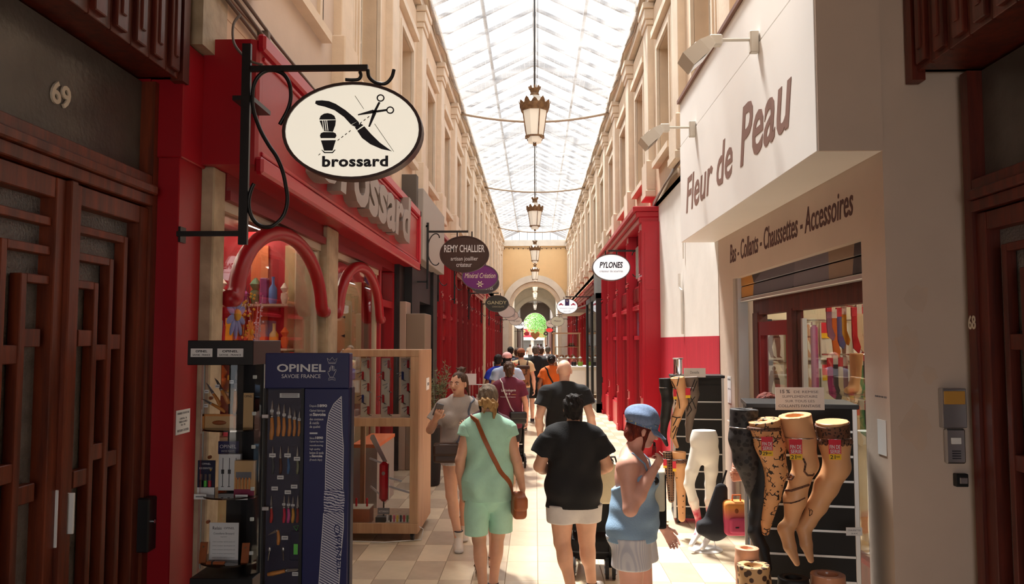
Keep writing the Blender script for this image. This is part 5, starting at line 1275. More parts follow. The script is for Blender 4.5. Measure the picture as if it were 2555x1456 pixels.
def A3(v): return np.array([float(x) for x in v], np.float32)
class S:
    """list of solids; every add is blended into the field with radius k"""
    def __init__(s): s.p = []; s.cuts = []; s.disp = None
    def cone(s, a, b, ra, rb=None, k=0.02, sc=None, flat=False, op='u'):
        rb = ra if rb is None else rb
        s.p.append(('c', A3(a), A3(b), ra, rb, k, None if sc is None else A3(sc), flat, op)); return s
    def ell(s, c, r, k=0.02, rot=None, op='u'):
        s.p.append(('e', A3(c), A3(r), k, None if rot is None else np.array(rot, np.float32), op)); return s
    def box(s, c, h, r=0.01, k=0.01, rot=None, op='u'):
        s.p.append(('b', A3(c), A3(h), r, k, None if rot is None else np.array(rot, np.float32), op)); return s
    def cut(s, n, pt): s.cuts.append((A3(n)/np.linalg.norm(A3(n)), A3(pt))); return s      # removes the side n points to
    def chain(s, pts, rs, k=0.02, sc=None):
        for i in range(len(pts)-1): s.cone(pts[i], pts[i+1], rs[i], rs[i+1], k, sc)
        return s
    def bounds(s, p):
        if p[0] == 'c':
            r = max(p[3], p[4]); r = r*(1 if p[6] is None else p[6].max())
            if p[7]: r *= 1.05
            return np.minimum(p[1], p[2])-r, np.maximum(p[1], p[2])+r
        if p[0] == 'e':
            r = p[2] if p[4] is None else np.full(3, p[2].max()); return p[1]-r, p[1]+r
        r = (p[2] if p[5] is None else np.full(3, np.linalg.norm(p[2])))+p[3]; return p[1]-r, p[1]+r
    def field(s, vox):
        lo = np.full(3, 1e9); hi = np.full(3, -1e9)
        for p in s.p:
            if p[-1] == 's': continue
            a, b = s.bounds(p); lo = np.minimum(lo, a); hi = np.maximum(hi, b)
        lo = lo - 4*vox; hi = hi + 4*vox
        n = np.ceil((hi-lo)/vox).astype(int)+1
        ax = [(lo[d]+vox*np.arange(n[d])).astype(np.float32) for d in range(3)]
        f = np.full(tuple(n), 0.25, np.float32)
        for p in s.p:
            k = p[5] if p[0] == 'c' else (p[3] if p[0] == 'e' else p[4])
            a, b = s.bounds(p); m = k + 3*vox + 0.01
            sl = []
            for d in range(3):
                i0 = max(0, int((a[d]-m-lo[d])/vox)); i1 = min(n[d], int((b[d]+m-lo[d])/vox)+2); sl.append(slice(i0, i1))
            if any(q.stop <= q.start for q in sl): continue
            X = ax[0][sl[0]][:, None, None]; Y = ax[1][sl[1]][None, :, None]; Z = ax[2][sl[2]][None, None, :]
            if p[0] == 'c':
                A, B = p[1], p[2]; sc = p[6]; x, y, z = X-A[0], Y-A[1], Z-A[2]; D = B-A
                if sc is not None: x, y, z = x/sc[0], y/sc[1], z/sc[2]; D = D/sc
                L2 = float((D*D).sum())+1e-12
                t = (x*D[0]+y*D[1]+z*D[2])/L2; tc = np.clip(t, 0, 1)
                d = np.sqrt((x-tc*D[0])**2+(y-tc*D[1])**2+(z-tc*D[2])**2) - (p[3]+(p[4]-p[3])*tc)
                if p[7]:
                    L = math.sqrt(L2); d2 = np.sqrt((x-t*D[0])**2+(y-t*D[1])**2+(z-t*D[2])**2) - (p[3]+(p[4]-p[3])*tc)
                    d = np.maximum(d2, np.maximum(-t*L, (t-1)*L))
                if sc is not None: d = d*float(sc.min())
            elif p[0] == 'e':
                x, y, z = X-p[1][0], Y-p[1][1], Z-p[1][2]
                if p[4] is not None:
                    R = p[4]; x, y, z = R[0, 0]*x+R[1, 0]*y+R[2, 0]*z, R[0, 1]*x+R[1, 1]*y+R[2, 1]*z, R[0, 2]*x+R[1, 2]*y+R[2, 2]*z
                r = p[2]; q = np.sqrt((x/r[0])**2+(y/r[1])**2+(z/r[2])**2); g = np.sqrt((x/r[0]**2)**2+(y/r[1]**2)**2+(z/r[2]**2)**2)+1e-6
                d = q*(q-1)/g
            else:
                x, y, z = X-p[1][0], Y-p[1][1], Z-p[1][2]
                if p[5] is not None:
                    R = p[5]; x, y, z = R[0, 0]*x+R[1, 0]*y+R[2, 0]*z, R[0, 1]*x+R[1, 1]*y+R[2, 1]*z, R[0, 2]*x+R[1, 2]*y+R[2, 2]*z
                qx, qy, qz = np.abs(x)-p[2][0], np.abs(y)-p[2][1], np.abs(z)-p[2][2]
                d = np.sqrt(np.maximum(qx, 0)**2+np.maximum(qy, 0)**2+np.maximum(qz, 0)**2)+np.minimum(np.maximum(qx, np.maximum(qy, qz)), 0)-p[3]
            g = f[sl[0], sl[1], sl[2]]
            if p[-1] == 's': g[...] = np.maximum(g, -d)
            elif k > 0:
                h = np.clip(0.5+0.5*(g-d)/k, 0, 1); g[...] = g*(1-h)+d*h-k*h*(1-h)
            else: g[...] = np.minimum(g, d)
        X = ax[0][:, None, None]; Y = ax[1][None, :, None]; Z = ax[2][None, None, :]
        if s.disp is not None: f += s.disp(X, Y, Z)
        for nn, pt in s.cuts:
            f = np.maximum(f, nn[0]*(X-pt[0])+nn[1]*(Y-pt[1])+nn[2]*(Z-pt[2]))
        return f.astype(np.float32), lo
    def build(s, name, m, parent=None, vox=0.008, local=False):
        f, lo = s.field(vox)
        V, Q = surface_nets(f, lo, vox)
        if parent is not None and not local:
            M = np.array(world_mat(parent).inverted(), np.float32); V = V @ M[:3, :3].T + M[:3, 3]
        me = np_mesh(name, V, Q, m)
        o = bpy.data.objects.new(name, me); COL.objects.link(o); o.parent = parent
        return o
from mathutils.bvhtree import BVHTree
def bvh_of(o):
    M = world_mat(o); me = o.data
    return BVHTree.FromPolygons([M @ v.co for v in me.vertices], [tuple(p.vertices) for p in me.polygons])
def on_surface(bvh, px, py, lift=0.002):
    h = bvh.ray_cast(EYE, ray(px, py).normalized())
    return None if h[0] is None else h[0] + h[1]*lift
def ribbon(bvh, pxs, r, name, m, parent, n=5):
    pxs = [(a[0]+(b[0]-a[0])*k/8, a[1]+(b[1]-a[1])*k/8) for a, b in zip(pxs[:-1], pxs[1:]) for k in range(8)] + [pxs[-1]]
    pts = [on_surface(bvh, *p) for p in pxs]; pts = [p for p in pts if p is not None]
    if len(pts) > 1: MB().tube(pts, r, n).build(name, m, parent, 'all')
def decal_text(o, bvh, body, px0, py0, px1, py1, name, m, parent, **kw):
    """lettering laid on a garment: spans two points found on it"""
    a, b = on_surface(bvh, px0, py0, 0.02), on_surface(bvh, px1, py0, 0.02); c = on_surface(bvh, px0, py1, 0.02)
    if a is None or b is None or c is None: return
    xd = (b-a); w = xd.length; xd.normalize(); yd = (c-a); yd = yd - xd*yd.dot(xd); h = yd.length
    text(name, body, a, xd, yd.normalized(), w, h, m, parent, t=0.002, **kw)
# ================================================================== left displays
M_NAVY = mat('navy_panel', srgb(22, 26, 84), 0.45); M_NAVYD = mat('navy_dark', srgb(14, 16, 52), 0.5)
M_BEECH = mat('beech_handle', srgb(214, 140, 70), 0.45, var=0.12, scale=20); M_BLADE = mat('blade_steel', (0.35, 0.34, 0.34), 0.25, 1.0)
M_LEATHER = mat('tan_leather', srgb(160, 84, 40), 0.55, var=0.12, scale=20); M_KRAFT = mat('kraft_card', srgb(208, 170, 120), 0.7)
M_SMOKE = glass_mat('smoked_shelf', (0.25, 0.2, 0.18), 0.1)
M_EDGE = mat('acrylic_edge', srgb(206, 212, 206), 0.2)
cab = thing('round_display_cabinet', 'tall black cabinet with curved clear front and tool shelves beside the red corner post', 'cabinet', (-1.86, 4.85, 0))
XL, XR, YF, YBk = -2.065, -1.67, 4.6, 5.1
MB().box(XL, XR, YF, YBk, 1.857, 2.003, 0.003).build('header', M_BLACK, cab)
MB().box(XL+0.02, XR, YF+0.06, YBk, 0, 0.60, 0.003).build('base', M_BLACK, cab)
MB().box(-1.985, -1.67, 5.04, 5.07, 0.6, 1.857).box(-1.69, -1.67, 4.78, 5.07, 0.6, 1.857).build('back_panel', M_BLACKM, cab)
def arc(r, a0, a1, n, c=(-1.865, 4.86)): return [(c[0]+r*math.cos(a0+(a1-a0)*k/n), c[1]+r*math.sin(a0+(a1-a0)*k/n)) for k in range(n+1)]
pa = arc(0.205, PI*1.0, PI*1.90, 16); mbb = MB()
for k in range(16): mbb.quad((*pa[k], 0.6), (*pa[k+1], 0.6), (*pa[k+1], 1.857), (*pa[k], 1.857))
mbb.build('curved_front', M_CLEAR, cab, 'all')
for k in (0, 16): MB().box(pa[k][0]-.003, pa[k][0]+.003, pa[k][1]-.004, pa[k][1]+.004, 0.6, 1.857).build('front_edge', M_EDGE, cab)
for z in (1.455, 1.055, 0.66):
    pp = arc(0.195, PI, 2*PI, 16) + [(-1.69, 5.04), (-2.04, 5.04)]
    MB().prism(pp, 'xy', z, z+0.01).build('shelf', M_SMOKE, cab)
for z in (1.77, 1.55, 1.35, 1.1, 0.92, 0.72): MB().box(pa[14][0]-.012, pa[14][0]+.012, pa[14][1]-.012, pa[14][1]+.0, z, z+.022, .003).build('hinge_clip', M_EDGE, cab)
for z in (1.64, 1.27, 0.87): MB().cyl((-2.05, 4.93, z), (-2.05, 4.91, z), 0.011, n=10).build('wall_knob', M_LEATHER, cab)
for x, w in ((-2.045, 0.13), (-1.885, 0.155)):
    MB().box(x, x+w, YF-0.003, YF, 1.905, 1.955).build('name_strip', M_PAPER, cab)
    text('lettering', 'OPINEL', (x+.03, YF-.003, 1.932), (1,0,0), (0,0,1), w-.06, .014, M_INK, cab, t=.001, bold=.02)
    text('lettering', 'SAVOIE - FRANCE', (x+.012, YF-.003, 1.912), (1,0,0), (0,0,1), w-.024, .010, M_INK, cab, t=.001, bold=.01)
def b5(u, v, Y): return at(450+u*0.42293, 840+v*0.42308, Y)
def knife(label, a, b, c, hw, mh, group, Y):
    """folding knife: handle from a to b, blade b to c (crop points)"""
    pa_, pb, pc = b5(*a, Y), b5(*b, Y), b5(*c, Y)
    t = thing('folding_knife', label, 'knife', pa_, group=group)
    mid = (pa_+pb)/2 + Vector((0.004, 0, 0))
    MB().tube([pa_, pa_.lerp(mid, .5), mid, pb], [hw*.8, hw*1.1, hw, hw*.8], 10).build('handle', mh, t, 'all')
    MB().tube([pb, pb.lerp(pc, .12)], hw*.85, 10).build('collar', M_STEEL, t, 'all')
    d = (pc-pb); n_ = Vector((d.z, 0, -d.x)).normalized()*hw*.8
    MB().add([pb.lerp(pc, .1)+n_+Vector((0,-.002,0)), pb.lerp(pc, .7)+n_*.9+Vector((0,-.002,0)), pc, pb.lerp(pc, .1)-n_+Vector((0,-.002,0)), pb.lerp(pc, .1)+n_+Vector((0,.002,0)), pb.lerp(pc, .7)+n_*.9+Vector((0,.002,0)), pb.lerp(pc, .1)-n_+Vector((0,.002,0))], [(0,3,2,1),(4,5,2,6),(0,1,5,4),(1,2,5),(0,4,6,3),(3,6,2)]).build('blade', M_BLADE, t)
    return t
gk = 'wooden knives on the top cabinet shelf'
knife('small hooked pruning knife lowest left on the top cabinet shelf', (265, 442), (185, 395), (125, 365), .010, M_BEECH, gk, 4.84)
knife('pruning knife with curved blade, second from left on the cabinet shelf', (235, 405), (195, 335), (150, 268), .011, M_BEECH, gk, 4.85)
knife('large sickle knife in the middle of the top cabinet shelf', (285, 395), (245, 315), (200, 240), .013, M_BEECH, gk, 4.86)
knife('upright wooden knife at the right of the top cabinet shelf', (318, 455), (325, 320), (330, 190), .013, M_BEECH, gk, 4.87)
def card(label, u0, v0, u1, v1, Y, m, name, lines, th=.01, cat='card', ink=M_INK, extra=None):
    a, b = b5(u0, v1, Y), b5(u1, v0, Y)
    t = thing(name, label, cat, (a.x, Y, a.z))
    MB().box(a.x, b.x, Y, Y+th, a.z, b.z, .001).build('body', m, t)
    for body, x, y, w, h, mm in lines:
        text('lettering', body, (a.x+x*(b.x-a.x), Y, a.z+y*(b.z-a.z)), (1,0,0), (0,0,1), w*(b.x-a.x), h*(b.z-a.z), mm or ink, t, t=.001)
    if extra: extra(t, a, b, Y)
    return t
def tagset(pts, Y, lab, size=(26, 20)):
    for k, (u, v) in enumerate(pts):
        a, b = b5(u-size[0]/2, v+size[1]/2, Y), b5(u+size[0]/2, v-size[1]/2, Y)
        t = thing('price_label', '%s price label %s' % (ORD[k], lab), 'label', (a.x, Y, a.z), group='price labels ' + lab)
        MB().box(a.x, b.x, Y, Y+.002, a.z, b.z).build('ticket', M_PAPER, t)
        MB().box(a.x+(b.x-a.x)*.15, b.x-(b.x-a.x)*.15, Y-.0008, Y, a.z+(b.z-a.z)*.4, a.z+(b.z-a.z)*.62).build('print', M_INKG, t)
tagset([(155, 322), (218, 291), (302, 265), (150, 405), (156, 470)], 4.83, 'on the top cabinet shelf')
def woodbox(t, a, b, Y):
    MB().box(a.x, b.x, Y-.01, Y, b.z-.012, b.z).box(a.x, b.x, Y-.01, Y, a.z, a.z+.012).box(a.x, a.x+.012, Y-.01, Y, a.z, b.z).box(b.x-.012, b.x, Y-.01, Y, a.z, b.z).build('box_rim', M_BEECH, t)
    MB().ell(((a.x+b.x)/2, Y-.004, (a.z+b.z)/2), (.045, .01, .014), 12, 6).build('boxed_knife', M_LEATHER, t, 'all')
card('wooden gift box holding a brown knife on the top cabinet shelf', 132, 455, 330, 555, 4.80, M_KRAFT, 'gift_box', [], cat='box', extra=woodbox)
card('tall clear packet standing at the right of the top cabinet shelf', 368, 330, 432, 550, 4.82, M_KRAFT, 'tall_packet', [('OPINEL', .1, .88, .8, .06, M_INK)], cat='packet')
card('navy header card with white lettering behind the middle cabinet shelf', 222, 615, 345, 690, 5.02, M_NAVY, 'brand_card', [('OPINEL', .08, .45, .8, .28, M_PRINTW), ('SAVOIE FRANCE', .15, .15, .65, .16, M_PRINTW)])
def blister(t, a, b, Y):
    for k, mm in enumerate((M_BLACK, mat('lime', srgb(80, 190, 60), .4), mat('crimson', srgb(200, 30, 60), .4))):
        x = a.x + (b.x-a.x)*(.25+.25*k); z0, z1 = a.z+(b.z-a.z)*.28, a.z+(b.z-a.z)*.45
        MB().tube([(x, Y-.008, z0), (x, Y-.008, z1)], .010, 8).build('pack_handle', mm, t)
        MB().box(x-.007, x+.007, Y-.009, Y-.006, z1, z1+(b.z-a.z)*.18).build('pack_blade', M_BLADE, t)
    MB().box(a.x, b.x, Y-.002, Y, a.z, a.z+(b.z-a.z)*.25).build('pack_foot', M_PAPER, t)
card('navy blister pack of three small kitchen knives on the middle cabinet shelf', 98, 728, 205, 940, 4.78, M_NAVYD, 'blister_pack', [('OPINEL', .25, .88, .5, .05, M_PRINTW), ('LES ESSENTIELS', .1, .76, .75, .05, M_PRINTW), ('+', .7, .70, .12, .08, M_TAGY)], cat='packet', extra=blister)
def outl(t, a, b, Y):
    for k in range(3):
        x = a.x+(b.x-a.x)*(.2+.3*k); z0 = a.z+(b.z-a.z)*.1; z1 = a.z+(b.z-a.z)*.9
        MB().box(x-.002, x+.002, Y-.001, Y, z0, z1).box(x-.009, x+.009, Y-.001, Y, z0+(z1-z0)*.45, z0+(z1-z0)*.6).box(x-.008, x+.008, Y-.001, Y, z0, z0+.004).build('outline_print', M_INK, t)
card('white box printed with three knife outlines on the middle cabinet shelf', 222, 692, 355, 905, 4.86, M_PAPER, 'knife_box', [], th=.03, cat='box', extra=outl)
def bfork(t, a, b, Y):
    MB().box(a.x+.01, b.x-.02, Y-.001, Y, a.z+(b.z-a.z)*.5, a.z+(b.z-a.z)*.7).build('box_window', M_INKG, t)
    for k in range(5):
        x = a.x+(b.x-a.x)*(.12+.16*k); MB().tube([(x, Y-.006, a.z+(b.z-a.z)*.25), (x, Y-.006, a.z+(b.z-a.z)*.55)], .006, 8).build('boxed_handle', M_BEECH, t)
    MB().box(a.x, b.x, Y-.0015, Y, a.z, a.z+(b.z-a.z)*.24).build('box_band', mat('plum_band', srgb(140, 30, 70), .5), t)
card('kraft box of wooden handled table knives on the middle cabinet shelf', 315, 730, 440, 950, 4.76, M_KRAFT, 'table_knife_box', [], th=.04, cat='box', extra=bfork)
tagset([(116, 942), (360, 945)], 4.72, 'at the edge of the middle cabinet shelf', (74, 30))
t = card('white card notice with clipped corners on the bottom cabinet shelf', 165, 1095, 345, 1352, 4.80, M_PAPER, 'shelf_notice', [('Relais', .12, .84, .3, .07, M_INK), ('OPINEL', .5, .85, .36, .05, M_INKG), ('Coutellerie Brossard', .15, .73, .7, .045, M_INKG), ('Lyon', .4, .66, .2, .03, M_INKG), ('Bienvenue !', .25, .06, .4, .045, M_INK)] + [('votre couteau opinel grave ici', .12, .55-.09*k, .76, .022, M_INKG) for k in range(5)], th=.004)
for k, (u, v) in enumerate(((138, 1270), (385, 1275), (225, 1352))):
    a = b5(u, v, 4.74); t = thing('leather_sheath', ('tan leather sheath left of the white shelf notice', 'tan leather sheath right of the white shelf notice', 'tan leather sheath lying below the white shelf notice')[k], 'sheath', a, group='leather sheaths')
    if k < 2:
        MB().prism([(a.x-.02, a.z+.06), (a.x+.022, a.z+.06), (a.x+.014, a.z-.065), (a.x-.028, a.z-.065)], 'xz', 4.735, 4.75).build('sheath_body', M_LEATHER, t); MB().cyl((a.x, 4.735, a.z+.035), (a.x, 4.73, a.z+.035), .006, n=8).build('snap', M_BRASS, t)
    else:
        MB().box(a.x-.055, a.x+.055, 4.68, 4.71, .672, .69, .005).build('sheath_body', M_LEATHER, t); MB().box(a.x-.02, a.x-.012, 4.678, 4.712, .67, .693, .001).build('strap', M_BLACK, t)

# blue knife stand
YS = 4.55
st = thing('knife_display_stand', 'tall navy knife display stand with a large engraved knife picture', 'display stand', (-1.33, 4.6, 0))
p = at(665, 880, YS); q = at(873, 968, YS); r_ = at(660, 970, YS); e = at(755, 970, YS)
MB().box(r_.x, q.x+.005, YS+.03, YS+.10, 0.05, q.z+.005, .003).build('carcass', M_NAVYD, st)
MB().box(p.x, q.x, YS-.02, YS+.06, q.z, p.z, .004).build('header_board', M_NAVY, st)
MB().box(e.x+.012, q.x-.004, YS, YS+.04, 0.05, q.z-.002, .003).build('picture_panel', M_NAVY, st)
MB().box(r_.x, r_.x+.012, YS-.01, YS+.10, 0.05, q.z).box(e.x-.005, e.x+.012, YS-.01, YS+.10, 0.05, q.z).build('case_side', M_BLACK, st)
MB().box(r_.x+.012, e.x-.005, YS+.035, YS+.045, 0.05, q.z).build('case_back', M_BLACKM, st)
MB().box(r_.x+.012, e.x-.005, YS-.006, YS-.003, 0.05, q.z-.01).build('case_door', M_CLEAR, st)
for v in (468, 1012): 
    a = b5(500, v, YS-.01); MB().box(a.x-.02, a.x+.02, YS-.012, YS-.006, a.z-.012, a.z+.012, .003).build('door_hinge', M_STEEL, st)
MB().box(r_.x-.05, q.x+.05, 4.4, 4.85, 0, .05, .01).build('foot', M_BLACK, st)
yh = YS-.021
def b5t(body, u0, v0, u1, v1, Y, parent, m=M_PRINTW, **kw):
    a, b = b5(u0, v1, Y), b5(u1, v0, Y); return text('lettering', body, (a.x, Y, a.z), (1,0,0), (0,0,1), b.x-a.x, b.z-a.z, m, parent, t=.0015, **kw)
b5t('OPINEL', 570, 160, 857, 206, yh, st, bold=.02)
b5t('SAVOIE FRANCE', 598, 220, 828, 243, yh, st)
def b5poly(pts, Y, tt=.0015): return MB().prism([(b5(u, v, Y).x, b5(u, v, Y).z) for u, v in pts], 'xz', Y, Y-tt)
cw = MB()
def b5line(pts, r, Y): cw.tube([b5(u, v, Y) for u, v in pts], r, 5)
b5line([(866,125),(872,150),(918,150),(925,125),(908,138),(896,120),(882,138),(866,125)], .0012, yh)
b5line([(874,157),(916,157)], .0014, yh)
b5line([(880,205),(880,180),(887,180),(887,200),(889,170),(896,168),(897,200),(899,172),(906,172),(906,202),(910,195),(918,190),(919,198),(908,222),(902,236),(882,236),(870,210),(872,200),(880,205)], .0013, yh)
b5line([(876,242),(912,242),(914,256),(895,250),(875,256),(876,242)], .0012, yh)
cw.build('crown_and_hand_logo', M_PRINTW, st)
yp = YS-.001
for body, u0, v0, u1, v1, bo in (('Depuis', 763, 400, 805, 416, 0), ('1890', 810, 397, 866, 414, .04), ('Opinel fabrique', 763, 427, 855, 444, 0), ('en', 763, 453, 778, 466, 0), ('Savoie', 782, 447, 858, 466, .04), ('des couteaux', 763, 477, 845, 491, 0), ('& outils', 763, 498, 818, 514, 0), ('de qualité', 763, 522, 825, 540, 0), ('Since', 763, 590, 792, 602, 0), ('1890', 797, 587, 842, 602, .04), ('Opinel has been', 763, 611, 845, 624, 0), ('manufacturing', 763, 633, 842, 647, 0), ('high quality', 763, 655, 826, 669, 0), ('knives & tools', 763, 675, 845, 690, 0), ('in', 763, 698, 772, 709, 0), ('Savoie', 775, 694, 838, 709, .04), ('(French Alps)', 763, 718, 836, 733, 0)):
    b5t(body, u0, v0, u1, v1, yp, st, bold=bo)
b5poly([(763, 563), (809, 563), (809, 572), (763, 572)], yp).build('print_rule', M_PRINTW, st)
M_HATCH = wave_mat('engraving_hatch', srgb(206, 204, 214), srgb(40, 42, 96), 34, 'DIAGONAL', 0.6, 0.6, 0.66, (0, 0.3, 0), 0.06)
M_HATCH2 = wave_mat('engraving_hatch_dense', srgb(200, 198, 210), srgb(40, 42, 96), 30, 'DIAGONAL', 6, 0.6, 0.6, (0, 0.6, 0), 0.06)
b5poly([(950,350),(905,395),(878,450),(865,520),(862,640),(857,760),(855,900),(958,900),(960,760),(962,650),(955,560),(952,450)], yp).build('blade_picture', M_HATCH, st)
b5poly([(850,905),(965,903),(970,960),(962,1033),(848,1035),(846,965)], yp).build('ring_picture', M_HATCH2, st)
b5poly([(845,1038),(962,1036),(962,1120),(955,1200),(945,1300),(940,1400),(930,1520),(812,1520),(822,1380),(830,1250),(838,1150)], yp).build('handle_picture', M_HATCH, st)
ol = MB()
for pts in ([(950,350),(905,395),(878,450),(865,520),(862,640),(857,760),(855,900)], [(950,350),(952,450),(955,560),(962,650),(960,760),(958,900)], [(845,1038),(838,1150),(830,1250),(822,1380),(812,1520)], [(962,1036),(962,1120),(955,1200),(945,1300),(940,1400),(930,1520)]):
    ol.tube([b5(u, v, yp-.001) for u, v in pts], .0022, 5)
ol.build('picture_outline', M_PRINTW, st)
a, b = b5(912, 1255, yp-.002), b5(912, 1105, yp-.002)
text('lettering', 'OPINEL', b5(905, 1105, yp-.002), (0.09, 0, -1), (1, 0, 0.09), .28, .035, M_NAVY, st, t=.001)
# knives mounted in the case
yk = YS+.022
for k, (u, v0, v1, vb) in enumerate(((540, 605, 475, 370), (579, 585, 470, 385), (611, 585, 475, 395), (644, 585, 480, 410), (673, 585, 487, 425), (701, 585, 495, 435))):
    knife('beech knife, %s from left in the large top row of the navy stand' % ORD[k], (u-4, v0), (u, v1), (u+2, vb), .0125-.0009*k, M_BEECH, 'beech knives in the navy stand', yk)
cl4 = [(mat('k_grey', srgb(60, 66, 70), .5), 545, 'dark grey'), (mat('k_brown', srgb(90, 44, 30), .5), 590, 'brown'), (mat('k_blue', srgb(70, 110, 160), .5), 636, 'blue'), (mat('k_olive', srgb(120, 120, 90), .5), 690, 'olive')]
for m, u, nm in cl4: knife('%s handled knife in the second row of the navy stand' % nm, (u-1, 808), (u, 715), (u+1, 640), .008, m, 'coloured knives, second row', yk)
cl5 = [(mat('k_red', srgb(190, 40, 40), .5), 536, 'red'), (mat('k_scarlet', srgb(210, 30, 70), .5), 612, 'scarlet'), (mat('k_pink', srgb(210, 80, 150), .5), 638, 'pink'), (mat('k_amber', srgb(210, 150, 50), .5), 664, 'amber'), (mat('k_rust', srgb(150, 40, 40), .5), 692, 'rust')]
for m, u, nm in cl5: knife('%s handled knife in the third row of the navy stand' % nm, (u-3, 1095), (u, 1010), (u+1, 930), .009, m, 'coloured knives, third row', yk)
knife('open beech knife on the fourth row of the navy stand', (577, 1225), (575, 1140), (515, 1170), .010, M_BEECH, 'low knives in the navy stand', yk)
knife('long beech knife lying across the bottom of the navy stand', (515, 1400), (620, 1378), (715, 1365), .012, M_BEECH, 'low knives in the navy stand', yk)
tagset([(540, 437), (578, 448), (612, 459), (644, 471), (673, 480), (702, 487)], YS+.012, 'above the large beech knives', (20, 14))
tagset([(543, 698), (632, 698), (688, 718), (590, 828), (556, 893), (634, 915), (671, 882), (616, 1184), (678, 1397)], YS+.012, 'among the coloured knives', (38, 22))
tagset([(610, 987), (638, 989), (664, 992)], YS+.012, 'over the pink and scarlet knives', (20, 12))
t = thing('stand_notice', 'white strip notice at the top of the navy stand case', 'notice', b5(645, 345, YS)); a, b = b5(586, 358, YS+.01), b5(703, 332, YS+.01)
MB().box(a.x, b.x, YS+.01, YS+.013, a.z, b.z).build('sheet', M_PAPER, t)
for k in range(3): MB().box(a.x+.01, b.x-.01, YS+.009, YS+.01, a.z+.006+.007*k, a.z+.009+.007*k).build('print_line', M_INKG, t)
a = b5(675, 1230, yk); t = thing('knife_pouch', 'dark blue pouch with a green label in the navy stand', 'pouch', a)
MB().box(a.x-.03, a.x+.03, yk, yk+.012, a.z-.085, a.z+.085, .005).build('pouch_body', M_NAVYD, t); MB().box(a.x-.006, a.x+.018, yk-.002, yk, a.z-.05, a.z+.01).build('green_label', mat('lime2', srgb(110, 220, 90), .4), t)
MB().tube([(a.x+.01, yk, a.z+.085), (a.x-.01, yk, a.z+.11), (a.x+.02, yk, a.z+.115), (a.x+.01, yk, a.z+.09)], .002, 5).build('green_cord', mat('lime3', srgb(90, 190, 90), .5), t)
for k, u in enumerate((525, 605)):
    a = b5(u, 1265, yk); t = thing('folding_spoon', ('left', 'right')[k] + ' little steel spoon in the navy stand', 'spoon', a); MB().ell((a.x, yk, a.z+.012), (.009, .004, .014), 10, 6).build('bowl', M_STEEL, t, 'all'); MB().tube([(a.x, yk, a.z), (a.x-.008+.012*k, yk, a.z-.05)], .003, 6).build('stem', M_BLADE, t)

# wooden vitrine of red pocket knives
vt = thing('oak_vitrine', 'pale oak glass vitrine on castors full of red pocket knives', 'vitrine', (-1.56, 8.4, 0))
X0, X1, YA, YZ = -1.96, -1.175, 7.9, 8.85
for (z0, z1, xa, xb) in ((0.08, 0.18, X0, X1), (1.14, 1.226, X0+.06, X1-.085), (1.84, 1.91, X0, X1)): MB().box(xa, xb, YA, YA+.05, z0, z1, .003).build('front_rail', M_OAK, vt)
MB().box(X1-.085, X1-.0, YA, YA+.05, .18, 1.84, .003).box(X0, X0+.06, YA, YA+.05, .18, 1.84, .003).build('front_stile', M_OAK, vt)
MB().box(X1-.03, X1+.002, YA+.05, YZ, .08, 1.91, .003).build('side_panel', M_OAK, vt)
MB().box(X0+.01, X1-.03, YA+.052, YZ-.05, .10, .14).box(X0+.01, X1-.03, YA+.052, YZ-.05, 1.16, 1.18).box(X0+.002, X1-.03, YA+.052, YZ-.001, 1.885, 1.908).build('shelf_board', M_OAK, vt)
MB().box(X0, X0+.05, YZ-.05, YZ, .1, 1.9).box(X0, X1, YZ-.04, YZ, 1.82, 1.9).build('back_frame', M_OAK, vt)
for z0, z1 in ((.18, 1.14), (1.226, 1.84)): MB().box(X0+.06, X1-.085, YA+.02, YA+.025, z0, z1).build('front_pane', M_CLEAR, vt)
MB().box(X0, X1-.03, YZ-.01, YZ-.005, .14, 1.84).build('back_pane', M_CLEAR, vt)
for x, y in ((X1-.06, YA+.06), (X0+.06, YA+.06), (X1-.06, YZ-.06), (X0+.06, YZ-.06)):
    c = MB().tube([(x-.016, y, .042), (x+.016, y, .042)], .042, 14).box(x-.022, x+.022, y-.02, y+.02, .05, .08); c.build('castor', M_BLACK, vt)
MB().tube([(X1+.0, 8.0, .13), (X1+.04, 8.02, .10), (X1+.03, 7.96, .01), (-1.5, 7.86, .006), (-1.9, 7.9, .006)], .005, 6).build('power_cord', M_PAPER, vt)
M_SWISS = mat('swiss_red', srgb(186, 18, 36), 0.3); M_WSTRIP = mat('white_strip', srgb(226, 220, 204), 0.5)
def b6(u, v, Y): return at(850+u*0.42293, 840+v*0.42308, Y)
